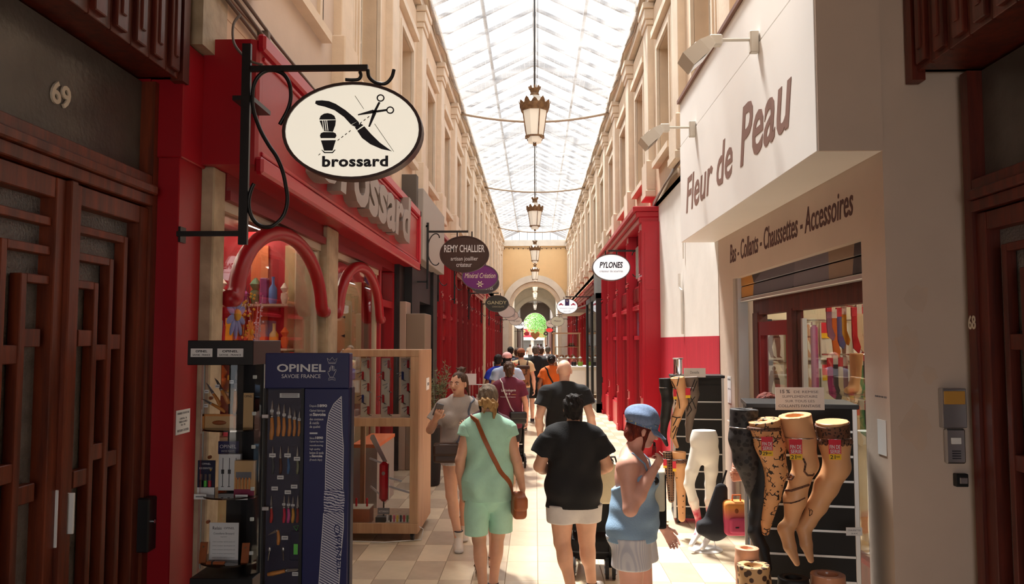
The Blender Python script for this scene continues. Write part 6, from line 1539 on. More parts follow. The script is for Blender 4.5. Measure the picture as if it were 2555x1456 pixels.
for si, u in enumerate((145, 265, 380)):
    a, b = b6(u-28, 470, 8.3), b6(u+26, 125, 8.3)
    t = thing('knife_rack_strip', ('left', 'middle', 'right')[si] + ' white upright strip holding pocket knives in the oak vitrine', 'display strip', (a.x, 8.3, a.z)); MB().box(a.x, b.x, 8.3, 8.32, max(a.z, 1.185), b.z, .002).build('strip', M_WSTRIP, t); MB().box(a.x-.01, b.x+.01, 8.28, 8.34, 1.18, 1.19).build('strip_foot', M_WSTRIP, t)
    for k in range(5):
        p = b6(u + (18 if k % 2 == 0 else -14), 160+68*k, 8.28); mm = M_SWISS if (k+si) % 4 != 3 else (mat('swiss_blue', srgb(30, 50, 130), .3) if si != 1 else M_PAPER)
        kn = thing('pocket_knife', '%s open pocket knife, %s from top on the %s vitrine strip' % ('red' if mm is M_SWISS else ('blue' if si != 1 else 'white'), ORD[k], ('left', 'middle', 'right')[si]), 'knife', p, group='pocket knives on the vitrine strips')
        MB().box(p.x-.012, p.x+.012, 8.265, 8.285, p.z-.045, p.z+.045, .009).build('scales', mm, kn)
        for j in range(5):
            an = PI*(.15+.18*j)+(PI/2 if k % 2 else PI/2); z = p.z+.04-.02*j
            MB().bar((p.x, 8.274, z), (p.x-.055*math.sin(an)-.015, 8.274, z+.045*math.cos(an)), .003, .008).build('tool_blade', M_BLADE, kn)
p0 = b6(255, 860, 8.15); t = thing('giant_pocket_knife', 'giant red display pocket knife with open blade on a stand in the vitrine', 'display knife', (p0.x, 8.15, .2))
MB().box(p0.x-.047, p0.x+.047, 8.12, 8.18, b6(255, 970, 8.15).z, b6(255, 735, 8.15).z, .03).build('scales', M_SWISS, t)
MB().box(p0.x+.045, p0.x+.056, 8.125, 8.175, b6(255, 960, 8.15).z, b6(255, 745, 8.15).z, .003).build('liner', M_CHROME, t)
MB().fprism([(0, 0), (.02, .02), (.012, .04), (0, .045), (-.012, .04), (-.02, .02)], (p0.x, 8.119, b6(255, 815, 8.15).z), (1,0,0), (0,0,1), .002).build('shield_badge', M_CHROME, t)
q0, q1 = b6(270, 735, 8.15), b6(180, 580, 8.15); MB().prism([(q0.x-.035, q0.z), (q0.x+.01, q0.z), (q1.x+.03, q1.z+.01), (q1.x, q1.z+.005), (q1.x-.012, q1.z-.03)], 'xz', 8.145, 8.155).build('main_blade', M_CHROME, t)
for (u0, v0, u1, v1) in ((250, 745, 170, 715), (285, 830, 360, 850), (285, 880, 430, 925), (235, 930, 175, 880)): 
    a, b = b6(u0, v0, 8.15), b6(u1, v1, 8.15); MB().bar(a, b, .006, .02).build('tool_blade', M_STEEL, t)
MB().cyl((p0.x, 8.15, .2), (p0.x, 8.15, b6(255, 965, 8.15).z), .008, n=8).box(p0.x-.07, p0.x+.07, 8.08, 8.2, .14, .2).build('stand', M_BLACK, t)
a, b = b6(218, 1045, 8.0), b6(288, 1008, 8.0); MB().box(a.x, b.x, 8.0, 8.01, a.z, b.z, .002).build('name_plate', M_INKG, t); text('lettering', 'VICTORINOX', (a.x+.01, 8.0, a.z+.02), (1,0,0), (0,0,1), b.x-a.x-.02, .018, M_PRINTW, t, t=.001)
t = thing('vitrine_plinth', 'brown box topped with white card and red pocket knives, bottom left of vitrine', 'box', (-1.84, 8.05, .14)); MB().box(-1.9, -1.68, 8.0, 8.2, .142, .30, .003).build('plinth', M_LEATHER, t); MB().box(-1.9, -1.68, 7.995, 8.205, .30, .31).build('card_top', M_WSTRIP, t)
for k in range(2): MB().box(-1.84+.11*k, -1.82+.11*k, 8.05, 8.07, .312, .40, .006).build('small_knife', M_SWISS, t)
t = thing('knife_tray', 'cream tray of assorted small pocket knives at the bottom right of vitrine', 'tray', (-1.4, 8.05, .14)); MB().box(-1.52, -1.27, 7.98, 8.15, .142, .17, .003).build('tray', M_WSTRIP, t)
for k, cc in enumerate(((230, 230, 230), (60, 60, 60), (220, 110, 140), (230, 200, 70), (70, 70, 80), (190, 30, 50), (120, 160, 90))): MB().box(-1.51+.034*k, -1.49+.034*k, 8.0, 8.02, .172, .24, .005).build('small_knife', mat('tray_%d' % k, srgb(*cc), .4), t)
t = thing('glass_counter', 'low grey counter with orange trimmed goods behind the vitrine', 'counter', (-2.0, 9.6, 0)); MB().box(-2.15, -1.85, 9.2, 10.3, 0, .75).build('counter_body', M_GREYF, t); MB().box(-2.15, -1.84, 9.2, 10.3, .75, .79).build('counter_top', M_ORANGE, t)
# small cards on the vitrine
notice('white square sticker card on the oak vitrine side', (X1+.003, 8.42, 1.47), (0, 1, 0), .22, .13, [('VICTORINOX', .3, .35, .6, .25)])
# potted grass plant and black pot beyond the vitrine
pt = thing('potted_plant', 'bushy grey green shrub in a tall black pot beyond the oak vitrine', 'plant', (-1.66, 13.5, 0))
MB().lathe([(0.13, 0), (0.17, 0.02), (0.2, .62), (.21, .66), (.17, .66), (.16, .55)], 16, (-1.66, 13.5, 0)).build('pot', M_BLACK, pt, True)
rnd = random.Random(4); lf = MB(); stm = MB()
for k in range(26):
    a = rnd.uniform(0, 2*PI); sp = rnd.uniform(.05, .34); top = Vector((-1.66+sp*math.cos(a), 13.5+sp*math.sin(a), rnd.uniform(1.2, 1.68))); base = Vector((-1.66+.3*sp*math.cos(a), 13.5+.3*sp*math.sin(a), .62)); mid = base.lerp(top, .6)+Vector((0, 0, .08))
    stm.tube([base, mid, top], [.007, .005, .002], 4)
    for j in range(26):
        q = rnd.uniform(.2, 1); p = (base.lerp(mid, q/.6) if q < .6 else mid.lerp(top, (q-.6)/.4)); d = Vector((rnd.uniform(-1, 1), rnd.uniform(-1, 1), rnd.uniform(.0, 1.2))).normalized()*.085; w_ = d.orthogonal().normalized()*.009
        lf.add([p, p+d*.5+w_, p+d, p+d*.5-w_], [(0, 1, 2, 3)])
tag(stm.build('stems', M_TWIG, pt), kind='stuff'); tag(lf.build('leaves', mat('olive_leaf', srgb(122, 128, 92), .6, var=.3, scale=8), pt), kind='stuff')
bn = thing('black_bin', 'tall dark tapered bin behind the oak vitrine', 'bin', (-1.5, 11.0, 0)); MB().lathe([(.15, 0), (.17, .02), (.21, .8), (.22, .82), (.19, .82), (.18, .7)], 20, (-1.5, 11.0, 0)).build('bin_body', M_BLACKM, bn, True); MB().lathe([(.185, .80), (.225, .80), (.225, .84), (.185, .84)], 20, (-1.5, 11.0, 0)).build('bin_rim', M_BLACK, bn)
wt = thing('wire_postcard_stand', 'small white wire stand with cards in front of the left red fronts', 'stand', (-1.42, 18, 0))
MB().tube([(-1.5, 18, 0), (-1.5, 18, 1.2)], .012, 6).tube([(-1.3, 18, 0), (-1.3, 18, 1.0)], .012, 6).tube([(-1.55, 18, 1.0), (-1.2, 18, 1.0), (-1.2, 18, .85)], .012, 6).build('wire_frame', M_ALU, wt); MB().box(-1.6, -1.35, 17.95, 18.0, 1.0, 1.25).build('card', M_PAPER, wt)
mn = thing('menu_board', 'small framed black menu board leaning by the left red fronts', 'board', (-1.25, 25, .9)); MB().box(-1.35, -.95, 25, 25.03, .7, 1.35).build('frame', M_PAPER, mn); MB().box(-1.31, -.99, 24.99, 25.0, .74, 1.31).build('slate', M_BLACKM, mn); MB().tube([(-1.3, 25.02, 0), (-1.3, 25.02, .7)], .02, 6).tube([(-1.0, 25.02, 0), (-1.0, 25.02, .7)], .02, 6).build('stand_leg', M_BLACK, mn)

# ================================================================== right displays: stocking legs
M_SKINL = mat('mannequin_tan', srgb(226, 170, 122), 0.42, var=.03); M_SKINP = mat('mannequin_peach', srgb(228, 172, 140), 0.4)
M_LEOP = spots_mat('leopard', srgb(70, 46, 34), srgb(206, 164, 116), 26, .42, .6, 1.0)
M_LEOPD = spots_mat('dark_leopard', srgb(20, 19, 20), srgb(58, 54, 54), 30, .42, .6)
M_STOCKB = mat('black_stocking', (0.006, 0.006, 0.007), .6)
M_LACE = spots_mat('lace_dark', srgb(40, 24, 20), srgb(110, 72, 52), 60, .35, .7)
M_DOTS = spots_mat('dotted_tan', srgb(30, 20, 18), srgb(214, 158, 108), 17, .16, .6, .25)
M_HOUND = spots_mat('houndstooth', srgb(26, 18, 16), srgb(120, 88, 66), 40, .4, .7, 0.1)
M_GREYST = mat('grey_stocking', srgb(120, 104, 94), .7)
def r3(u, v, Y): return at(1780+u/3.1925, 1000+v/3.1925, Y)
def leg_form(label, path, mtl, group, top_m=None, vox=.006, conv=r3, hole=.55, name='stocking_leg', sc=3.1925, cut_dir=None):
    """leg shaped display form; path = (u, v, Y, radius in crop px)"""
    pts = [conv(u, v, Y) for u, v, Y, r in path]; rs = [r/sc*Y/F_PX for u, v, Y, r in path]
    t = thing(name, label, 'display leg', pts[-1], group=group)
    s = S()
    d = (pts[0]-pts[1]).normalized()
    s.cone(pts[0]+d*rs[0]*.6, pts[1], rs[0], rs[1], .02)
    for i in range(1, len(pts)-1): s.cone(pts[i], pts[i+1], rs[i], rs[i+1], rs[i]*.35)
    n_ = Vector((d.x*.6, d.y*.6, 1)).normalized()
    s.cut(n_, pts[0])
    if hole: s.ell(pts[0], (rs[0]*hole, rs[0]*hole, rs[0]*.5), 0, op='s')
    o = s.build('leg_body', mtl, t, vox)
    return t, o, pts, rs
def ring_band(t, c, r, name='chrome_ring', m=M_CHROME, tr=.004, tilt=0.0, hook=.3):
    if name == 'chrome_ring': MB().cyl((c.x, c.y+r, c.z), (c.x, c.y+r+hook, c.z), .006, n=6).build('ring_hook', M_CHROME, t)
    MB().tube([(c.x+r*math.cos(2*PI*k/28), c.y+r*math.sin(2*PI*k/28), c.z+tilt*math.cos(2*PI*k/28)) for k in range(28)], tr, 6, closed=True).build(name, m, t, 'all')
def fin_tag(label, u0, v0, u1, v1, Y, price, conv=r3, cents='90€'):
    a, b = conv(u0, v1, Y), conv(u1, v0, Y); w, h = b.x-a.x, b.z-a.z
    t = thing('sale_tag', label, 'price tag', (a.x, Y, a.z), group='red and yellow sale tags')
    MB().box(a.x, b.x, Y, Y+.002, a.z+h*.28, b.z).build('red_field', M_TAGR, t); MB().box(a.x+w*.03, b.x, Y, Y+.002, a.z, a.z+h*.28).build('yellow_field', M_TAGY, t)
    if price:
        text('lettering', 'FIN DE', (a.x+w*.07, Y, a.z+h*.54), (1,0,0), (0,0,1), w*.86, h*.19, M_PRINTW, t, t=.001, bold=.01); text('lettering', 'SERIE', (a.x+w*.1, Y, a.z+h*.31), (1,0,0), (0,0,1), w*.84, h*.19, M_PRINTW, t, t=.001, bold=.01)
        text('lettering', price, (a.x+w*.1, Y, a.z+h*.04), (1,0,0), (0,0,1), w*.42, h*.19, M_INK, t, t=.001, bold=.01); text('lettering', cents, (a.x+w*.58, Y, a.z+h*.10), (1,0,0), (0,0,1), w*.3, h*.09, M_INK, t, t=.001)
# near slatted rack
def rack(label, cx, cy, rz, w, d, h, slats, front_m, side_m):
    t = thing('slatted_rack', label, 'rack', (cx, cy, 0), rz)
    MB().box(-w/2+.02, w/2-.02, 0, d, .1, h-.03).build('core', M_BLACKM, t, local=True)
    z = .2
    while z < h-.1:
        MB().box(-w/2+.03, w/2-.03, -.006, .002, z, z+slats-.018).build('slat', front_m, t, local=True); MB().box(-w/2+.03, w/2-.03, -.010, .004, z-.018, z-.004).build('slat_channel', M_ALU, t, local=True)
        for s_ in (-1, 1): MB().box(s_*(w/2-.022), s_*(w/2-.016), .03, d-.03, z, z+slats-.018).build('side_slat', side_m, t, local=True)
        z += slats
    for s_ in (-1, 1):
        for y in (-.008, d-.02): MB().box(s_*w/2-(.03 if s_ > 0 else 0), s_*w/2+(.03 if s_ < 0 else 0), y, y+.03, .06, h-.02, .003).build('corner_post', M_ALU, t, local=True)
    MB().box(-w/2-.01, w/2+.01, -.02, d+.02, h-.03, h, .003).build('rack_top', M_BLACK, t, local=True)
    MB().box(-w/2, w/2, 0, d, .06, .1).build('rack_base', M_BLACK, t, local=True)
    for s_ in (-1, 1):
        for y in (.05, d-.05): MB().tube([(s_*(w/2-.06)-.012, y, .03), (s_*(w/2-.06)+.012, y, .03)], .03, 10).build('castor', M_BLACK, t, local=True)
    return t
rack('black slatted rack in front of the hosiery window, nearest the camera', 1.70, 5.08, -.18, .66, .42, 1.60, .155, M_BLACKM, M_BLACKM)
g1 = 'stocking legs on the nearest rack'
tA, oA, pA, rA = leg_form('dark leopard patterned stocking leg, leftmost on the nearest rack', [(245, 62, 4.86, 110), (235, 300, 4.86, 104), (262, 470, 4.87, 96), (330, 700, 4.9, 68), (392, 900, 4.93, 52), (400, 1010, 4.94, 40)], M_LEOPD, g1)
ring_band(tA, r3(240, 205, 4.86), .085)
M_FLOW = bpy.data.materials.new('flower_stocking')
def flower_mat(m):
    nt, b = nodes_of(m); N = nt.nodes; L = nt.links
    g = N.new('ShaderNodeNewGeometry'); v = N.new('ShaderNodeTexVoronoi'); v.inputs['Scale'].default_value = 34; v.feature = 'DISTANCE_TO_EDGE'; L.new(g.outputs['Position'], v.inputs['Vector'])
    n1 = N.new('ShaderNodeTexNoise'); n1.inputs['Scale'].default_value = 22; L.new(g.outputs['Position'], n1.inputs['Vector'])
    a = N.new('ShaderNodeMath'); a.operation = 'LESS_THAN'; a.inputs[1].default_value = .09; L.new(v.outputs['Distance'], a.inputs[0])
    b2 = N.new('ShaderNodeMath'); b2.operation = 'GREATER_THAN'; b2.inputs[1].default_value = .52; L.new(n1.outputs['Fac'], b2.inputs[0])
    mu = N.new('ShaderNodeMath'); mu.operation = 'MULTIPLY'; L.new(a.outputs[0], mu.inputs[0]); L.new(b2.outputs[0], mu.inputs[1])
    mx = N.new('ShaderNodeMix'); mx.data_type = 'RGBA'; L.new(mu.outputs[0], mx.inputs['Factor']); mx.inputs['A'].default_value = (*srgb(224, 164, 110), 1); mx.inputs['B'].default_value = (*srgb(40, 24, 18), 1)
    L.new(mx.outputs['Result'], b.inputs['Base Color']); b.inputs['Roughness'].default_value = .5
flower_mat(M_FLOW)
tB, oB, pB, rB = leg_form('stocking leg with dark floral tattoo print, second on the nearest rack', [(402, 150, 4.74, 126), (452, 340, 4.76, 112), (500, 560, 4.78, 82), (470, 760, 4.80, 62), (420, 960, 4.82, 44), (415, 1040, 4.82, 30)], M_FLOW, g1, hole=.25)
MB().tube([r3(402, 215, 4.74)+Vector((rB[0]*.93*math.cos(2*PI*k/24), rB[0]*.93*math.sin(2*PI*k/24), 0)) for k in range(24)], .012, 6, closed=True).build('lace_band', M_LACE, tB, 'all')
tB2, oB2, pB2, rB2 = leg_form('plain black stocking leg with pointed foot behind the floral one', [(375, 330, 4.87, 95), (400, 560, 4.87, 84), (380, 760, 4.86, 76), (350, 930, 4.86, 62), (330, 1040, 4.85, 52), (390, 1180, 4.83, 50), (430, 1330, 4.80, 34)], M_STOCKB, g1, hole=0)
ring_band(tB, r3(432, 290, 4.75), .089)
tC, oC, pC, rC = leg_form('tan stocking leg with a dark snake print winding round it', [(648, 110, 4.74, 128), (690, 300, 4.76, 114), (735, 500, 4.77, 92), (690, 620, 4.79, 76), (650, 780, 4.81, 84), (620, 960, 4.82, 52), (575, 1020, 4.82, 58), (610, 1160, 4.80, 48), (665, 1290, 4.78, 24)], M_SKINL, g1)
ring_band(tC, r3(682, 285, 4.755), .092)
bv = bvh_of(oC)
def r3px(u, v): return (1780+u/3.1925, 1000+v/3.1925)
for pts, r in (([(715, 455), (735, 500), (725, 560), (750, 590), (790, 590), (800, 575)], .006), ([(560, 712), (620, 715), (690, 690), (760, 665)], .007), ([(565, 810), (620, 812), (680, 795), (728, 770)], .004), ([(600, 620), (620, 580), (640, 600), (625, 625), (600, 622)], .006)):
    ribbon(bv, [r3px(*p) for p in pts], r, 'snake_print', M_LACE, tC)
tD, oD, pD, rD = leg_form('tan stocking leg with a dark lace top and heart print, rightmost on the nearest rack', [(945, 160, 4.74, 126), (965, 330, 4.76, 112), (985, 520, 4.77, 96), (900, 680, 4.80, 88), (830, 830, 4.81, 72), (755, 960, 4.82, 58), (720, 1010, 4.82, 56), (740, 1140, 4.80, 46), (775, 1265, 4.78, 24)], M_SKINL, g1, hole=.0)
s = S().cone(r3(945, 175, 4.74), r3(962, 310, 4.755), 130/3.1925*4.74/F_PX, 118/3.1925*4.74/F_PX, 0, flat=True); s.build('lace_top', M_LACE, tD, .006)
bl = MB()
for k in range(18):
    a = 2*PI*k/18; c = r3(962, 318, 4.755); r = 118/3.1925*4.74/F_PX; p = c+Vector((r*math.cos(a), r*math.sin(a), 0)); bl.ell(p, (.016, .016, .022), 6, 4)
bl.build('lace_scallops', M_LACE, tD, 'all')
ring_band(tD, r3(960, 290, 4.755), .094)
bv = bvh_of(oD); ribbon(bv, [r3px(*p) for p in ((762, 850), (768, 880), (765, 915), (785, 900), (790, 875), (778, 862), (768, 880))], .002, 'heart_print', M_LACE, tD)
leg_form('beige bare stocking leg top low at the left of the nearest rack', [(268, 1165, 4.70, 92), (268, 1290, 4.70, 88), (265, 1500, 4.7, 80)], M_SKINP, 'low stocking legs')
leg_form('leopard print stocking leg low at the left, wide open top', [(318, 1300, 4.55, 126), (330, 1460, 4.55, 118), (340, 1700, 4.55, 110)], M_LEOP, 'low stocking legs')
leg_form('black stocking leg top low in the middle of the nearest rack', [(635, 1400, 4.6, 118), (640, 1520, 4.6, 112), (650, 1700, 4.6, 100)], M_STOCKB, 'low stocking legs')
leg_form('glossy tan stocking leg top low at the right of the nearest rack', [(910, 1375, 4.6, 132), (915, 1500, 4.6, 124), (920, 1700, 4.6, 110)], mat('mannequin_gloss', srgb(198, 138, 106), .25, coat=.5), 'low stocking legs')
fin_tag('sale tag for 29 on the floral stocking leg', 385, 285, 472, 437, 4.63, '29')
fin_tag('sale tag for 21 on the snake print stocking leg', 607, 305, 706, 467, 4.635, '21')
fin_tag('sale tag for 21 on the lace topped stocking leg', 922, 307, 1016, 467, 4.635, '21')
a = at(1935, 1022, 5.02); b = at(2056, 974, 5.02)
notice('white discount notice on top of the nearest slatted rack', (a.x, 5.02, a.z), (1, 0, 0), b.x-a.x, b.z-a.z+.02, [('15 %', .1, .74, .2, .16, .03), ('DE REMISE', .38, .75, .5, .11), ('SUPPLEMENTAIRE', .14, .54, .72, .11), ('SUR TOUS LES', .2, .34, .6, .11), ('COLLANTS FANTAISIE', .06, .12, .86, .12, .01)])
p = r3(1035, 990, 5.0); notice('small white price card on the lower slats of the nearest rack', (p.x-.05, 4.83, p.z-.02), (1, 0, 0), .095, .048, [('CHAUSSETTES', .1, .55, .8, .2), ('29,90 €', .3, .15, .4, .2)])
# rear rack with legs
def m4(u, v, Y): return at(1640+u/3.034, 900+v/3.034, Y)
rack('second black slatted rack against the red painted wall', 1.80, 8.75, -.10, .56, .36, 1.62, .19, M_BLACKM, M_REDW)  # side slats coloured with the wall red, a painted reflection of the wall
g2 = 'stocking legs on the rear rack'
t1, o1, _, _ = leg_form('long black stocking leg with sheer top, leftmost on the rear rack', [(62, 130, 8.3, 52), (66, 210, 8.3, 46), (78, 300, 8.3, 42), (60, 430, 8.32, 36), (48, 520, 8.32, 26), (50, 580, 8.3, 22), (72, 635, 8.28, 13)], M_STOCKB, g2, vox=.009, conv=m4, sc=3.034)
t2, o2, _, _ = leg_form('tan stocking leg with black criss cross lines on the rear rack', [(150, 122, 8.25, 54), (178, 230, 8.27, 48), (190, 310, 8.28, 40), (145, 430, 8.3, 34), (125, 520, 8.3, 24), (118, 570, 8.3, 22), (150, 648, 8.27, 14)], M_SKINL, g2, vox=.009, conv=m4, sc=3.034)
t3, o3, _, _ = leg_form('grey brown stocking leg with dark criss cross lines on the rear rack', [(255, 118, 8.3, 54), (268, 250, 8.3, 46), (255, 370, 8.32, 38), (240, 480, 8.34, 28), (236, 600, 8.35, 20)], M_GREYST, g2, vox=.009, conv=m4, sc=3.034)
m4px = lambda p: (1640+p[0]/3.034, 900+p[1]/3.034)
b2_, b3_ = bvh_of(o2), bvh_of(o3)
for pts in (((110, 150), (130, 190), (150, 240), (165, 300), (170, 360)), ((165, 120), (150, 190)), ((115, 420), (150, 430), (175, 425)), ((120, 490), (150, 430)), ((115, 540), (140, 490)), ((120, 590), (135, 545), (150, 500))): ribbon(b2_, [m4px(p) for p in pts], .005, 'criss_cross_line', M_STOCKB, t2)
for pts in (((285, 140), (262, 200), (240, 250), (270, 310), (290, 360)), ((300, 150), (270, 230)), ((230, 300), (260, 370), (225, 420)), ((285, 270), (240, 330), (228, 380))): ribbon(b3_, [m4px(p) for p in pts], .005, 'criss_cross_line', M_STOCKB, t3)
t4, o4, _, _ = leg_form('dark houndstooth stocking leg low on the rear rack', [(78, 685, 8.2, 38), (95, 860, 8.2, 32), (105, 1050, 8.2, 22)], M_HOUND, g2, vox=.009, conv=m4, sc=3.034)
t5, o5, p5, r5 = leg_form('tan polka dot stocking leg low on the rear rack', [(165, 685, 8.15, 54), (168, 790, 8.15, 44), (180, 960, 8.16, 34), (186, 1190, 8.17, 26)], M_DOTS, g2, vox=.009, conv=m4, sc=3.034)
ring_band(t2, m4(160, 200, 8.27), .068); ring_band(t3, m4(262, 200, 8.3), .066); ring_band(t5, m4(168, 755, 8.15), .066, 'lace_band', M_LACE, .02); ring_band(t5, m4(168, 740, 8.15), .07, hook=.5); ring_band(t4, m4(82, 740, 8.2), .05, hook=.5); ring_band(t1, m4(64, 200, 8.3), .066)
fin_tag('little sale tag on the tan criss cross stocking leg', 122, 215, 146, 290, 8.185, None, m4); fin_tag('little sale tag on the grey criss cross stocking leg', 214, 205, 250, 280, 8.185, None, m4); fin_tag('little sale tag on the polka dot stocking leg', 116, 760, 142, 835, 8.072, None, m4); fin_tag('little sale tag on the houndstooth stocking leg', 45, 745, 72, 810, 8.145, None, m4)
a = m4(190, 110, 8.8); notice('white card notice on top of the rear slatted rack', (a.x, 8.72, 1.60), (1, 0, 0), .24, .1, [('Dentelle', .3, .4, .4, .3)])
t = thing('chrome_cone', 'short polished chrome tube on top of the rear rack', 'ornament', (1.62, 8.95, 1.62)); MB().lathe([(.055, 0), (.05, .02), (.05, .17), (.055, .18)], 20, (1.62, 8.95, 1.62)).build('tube', M_CHROME, t, True); MB().lathe([(.058, .175), (.062, .18), (.058, .188)], 20, (1.62, 8.95, 1.62)).build('tube_lip', M_STEEL, t, True)
# white half mannequin with printed tights
def tights_mat():
    m = bpy.data.materials.new('white_tights_pink_print'); nt, b = nodes_of(m); N = nt.nodes; L = nt.links
    tc = N.new('ShaderNodeTexCoord'); sp = N.new('ShaderNodeSeparateXYZ'); L.new(tc.outputs['Object'], sp.inputs[0])
    nz = N.new('ShaderNodeTexNoise'); nz.inputs['Scale'].default_value = 14; L.new(tc.outputs['Object'], nz.inputs['Vector'])
    ad = N.new('ShaderNodeMath'); ad.operation = 'MULTIPLY_ADD'; ad.inputs[1].default_value = .35; L.new(nz.outputs['Fac'], ad.inputs[0]); L.new(sp.outputs['Z'], ad.inputs[2])
    rp = N.new('ShaderNodeValToRGB'); L.new(ad.outputs[0], rp.inputs['Fac']); e = rp.color_ramp.elements
    e[0].position = 0.37; e[0].color = (*srgb(236, 236, 238), 1); e[1].position = 0.68; e[1].color = (*srgb(240, 236, 228), 1)
    for p, c in ((0.375, (206, 50, 84)), (0.47, (190, 30, 64)), (0.54, (216, 130, 140)), (0.60, (236, 214, 200))): q = e.new(p); q.color = (*srgb(*c), 1)
    L.new(rp.outputs['Color'], b.inputs['Base Color']); b.inputs['Roughness'].default_value = .5
    return m
p0 = m4(365, 1385, 7.7)
mq = thing('leg_mannequin', 'white half mannequin in white tights with pink printed shins on a round base', 'mannequin', (p0.x, 7.7, 0))
Ym = 7.7; s = S(); R_ = lambda px: px/3.034*Ym/F_PX
s.cone(m4(352, 500, Ym), m4(355, 600, Ym), R_(80), R_(98), .03, sc=(1, .72, 1)); s.cone(m4(355, 600, Ym), m4(358, 690, Ym), R_(98), R_(96), .03, sc=(1, .8, 1))
for ps, rs in ((((305, 690), (262, 830), (240, 935), (275, 1060), (318, 1225)), (56, 46, 37, 36, 21)), (((410, 690), (408, 830), (400, 935), (398, 1060), (405, 1240)), (56, 48, 38, 36, 22))):
    s.chain([m4(u, v, Ym) for u, v in ps], [R_(r) for r in rs], .02)
for ps in (((318, 1225), (310, 1300), (255, 1392)), ((405, 1240), (396, 1322), (340, 1414))): s.chain([m4(ps[0][0], ps[0][1], Ym), m4(ps[1][0], ps[1][1], Ym), m4(ps[2][0], ps[2][1], Ym-.12)], [R_(22), R_(25), R_(17)], .02)
s.cut((0, 0, 1), m4(352, 522, Ym))
s.build('legs', tights_mat(), mq, .007)
MB().lathe([(R_(124), 0), (R_(124), .008), (R_(116), .014), (0, .016)], 32, (p0.x, Ym, 0)).build('base_disc', M_WHITE, mq, True)
MB().tube([m4(425, 1340, Ym), (p0.x+.1, Ym, .014)], .004, 6).build('support_wire', M_CHROME, mq)
# foot form on the glass shelf inside
ff = thing('foot_form', 'tan foot shaped display form on the glass shelf inside the hosiery window', 'display leg', (2.62, 6.55, 1.567))
S().chain([(2.63, 6.5, 1.90), (2.62, 6.5, 1.72), (2.60, 6.5, 1.62)], [.055, .04, .042], .02).cone((2.60, 6.5, 1.61), (2.53, 6.45, 1.60), .04, .028, .02).cut((0, 0, 1), (2.6, 6.5, 1.90)).build('foot_body', M_SKINL, ff, .008)
MB().lathe([(.06, 0), (.06, .006)], 16, (2.62, 6.5, 1.567)).build('foot_base', M_CHROME, ff)

# ================================================================== far right: food cart with jars
fc = thing('food_cart', 'white panelled drinks cart with tall glass frame on castors', 'cart', (1.5, 27.5, 0))
a, b = at(1422, 985, 28.5), at(1462, 915, 28.5)
MB().box(.95, 1.85, 28.0, 29.4, .12, 1.05, .01).build('counter', M_PALE, fc); MB().box(.9, 1.9, 27.95, 29.45, 1.05, 1.1, .01).build('counter_top', M_WHITE, fc)
MB().box(1.02, 1.78, 27.99, 28.0, .2, .95).build('front_panel', M_PLASTER, fc)
for x in (1.0, 1.8):
    for y in (28.1, 29.3): MB().tube([(x-.02, y, .06), (x+.02, y, .06)], .06, 10).build('castor', M_BLACK, fc)
for k, (px, mm, nm) in enumerate(((1401, M_PAPER, 'white'), (1417, mat('jar_red', srgb(190, 40, 60), .4), 'red'), (1432, mat('jar_black', srgb(40, 34, 40), .4), 'dark'), (1448, mat('jar_green', srgb(150, 180, 60), .4), 'green'))):
    x = at(px, 900, 28.1).x; t = thing('drink_jar', 'glass drink jar with %s contents on the white cart' % nm, 'jar', (x, 28.15, 1.1), group='drink jars on the cart')
    MB().lathe([(.09, 0), (.1, .03), (.1, .2), (.06, .25), (.06, .28)], 16, (x, 28.15, 1.1)).build('jar_glass', M_CLEAR, t, True); MB().lathe([(.085, .01), (.09, .03), (.09, .15)], 14, (x, 28.15, 1.1)).build('contents', mm, t, True); MB().lathe([(.065, .28), (.065, .31), (.02, .33), (.02, .36)], 14, (x, 28.15, 1.1)).build('jar_lid', M_EDGE, t, True)
gf = thing('glass_food_case', 'tall wooden framed glass case of pastries before the right fronts', 'display case', (.9, 31, 0))
for x in (.75, 1.75):
    for y in (31.0, 32.2): MB().box(x-.03, x+.03, y-.03, y+.03, 0, 2.28).build('case_post', M_OAK, gf)
MB().box(.70, 1.80, 30.95, 32.25, 2.28, 2.33).box(.785, 1.715, 31.035, 32.165, .8, .86).box(.785, 1.715, 31.035, 32.165, 0.05, .8).build('case_board', M_OAK, gf)
MB().box(.75, 1.75, 31.0, 31.005, .86, 2.25).build('case_pane', M_CLEAR, gf)
MB().box(.75, 1.75, 31.1, 32.1, 1.3, 1.32).box(.75, 1.75, 31.1, 32.1, 1.75, 1.77).build('case_shelf', M_OAK, gf)
for k in range(8):
    x = .85+.22*(k % 4); z = (.86, 1.32)[k//4]; t = MB().ell((x, 31.4, z+.07), (.09, .09, .07), 10, 6).build('pastry', mat('pastry', srgb(196, 130, 70), .7, var=.2), None, 'all'); tag(t, 'golden pastry, %s on the %s board of the glass case' % (ORD[k % 4], ('lower', 'upper')[k//4]), 'pastry', 'pastries in the glass case')
t = thing('straw_hat', 'brown straw hat on the top shelf of the glass case', 'hat', (1.45, 31.4, 1.77)); MB().lathe([(.28, 0), (.28, .01), (.13, .03), (.11, .14), (0, .15)], 20, (1.45, 31.4, 1.77)).build('hat_body', mat('straw', srgb(150, 100, 60), .8), t, True); MB().lathe([(.135, .03), (.128, .06)], 20, (1.45, 31.4, 1.77)).build('hat_band', M_INK, t)
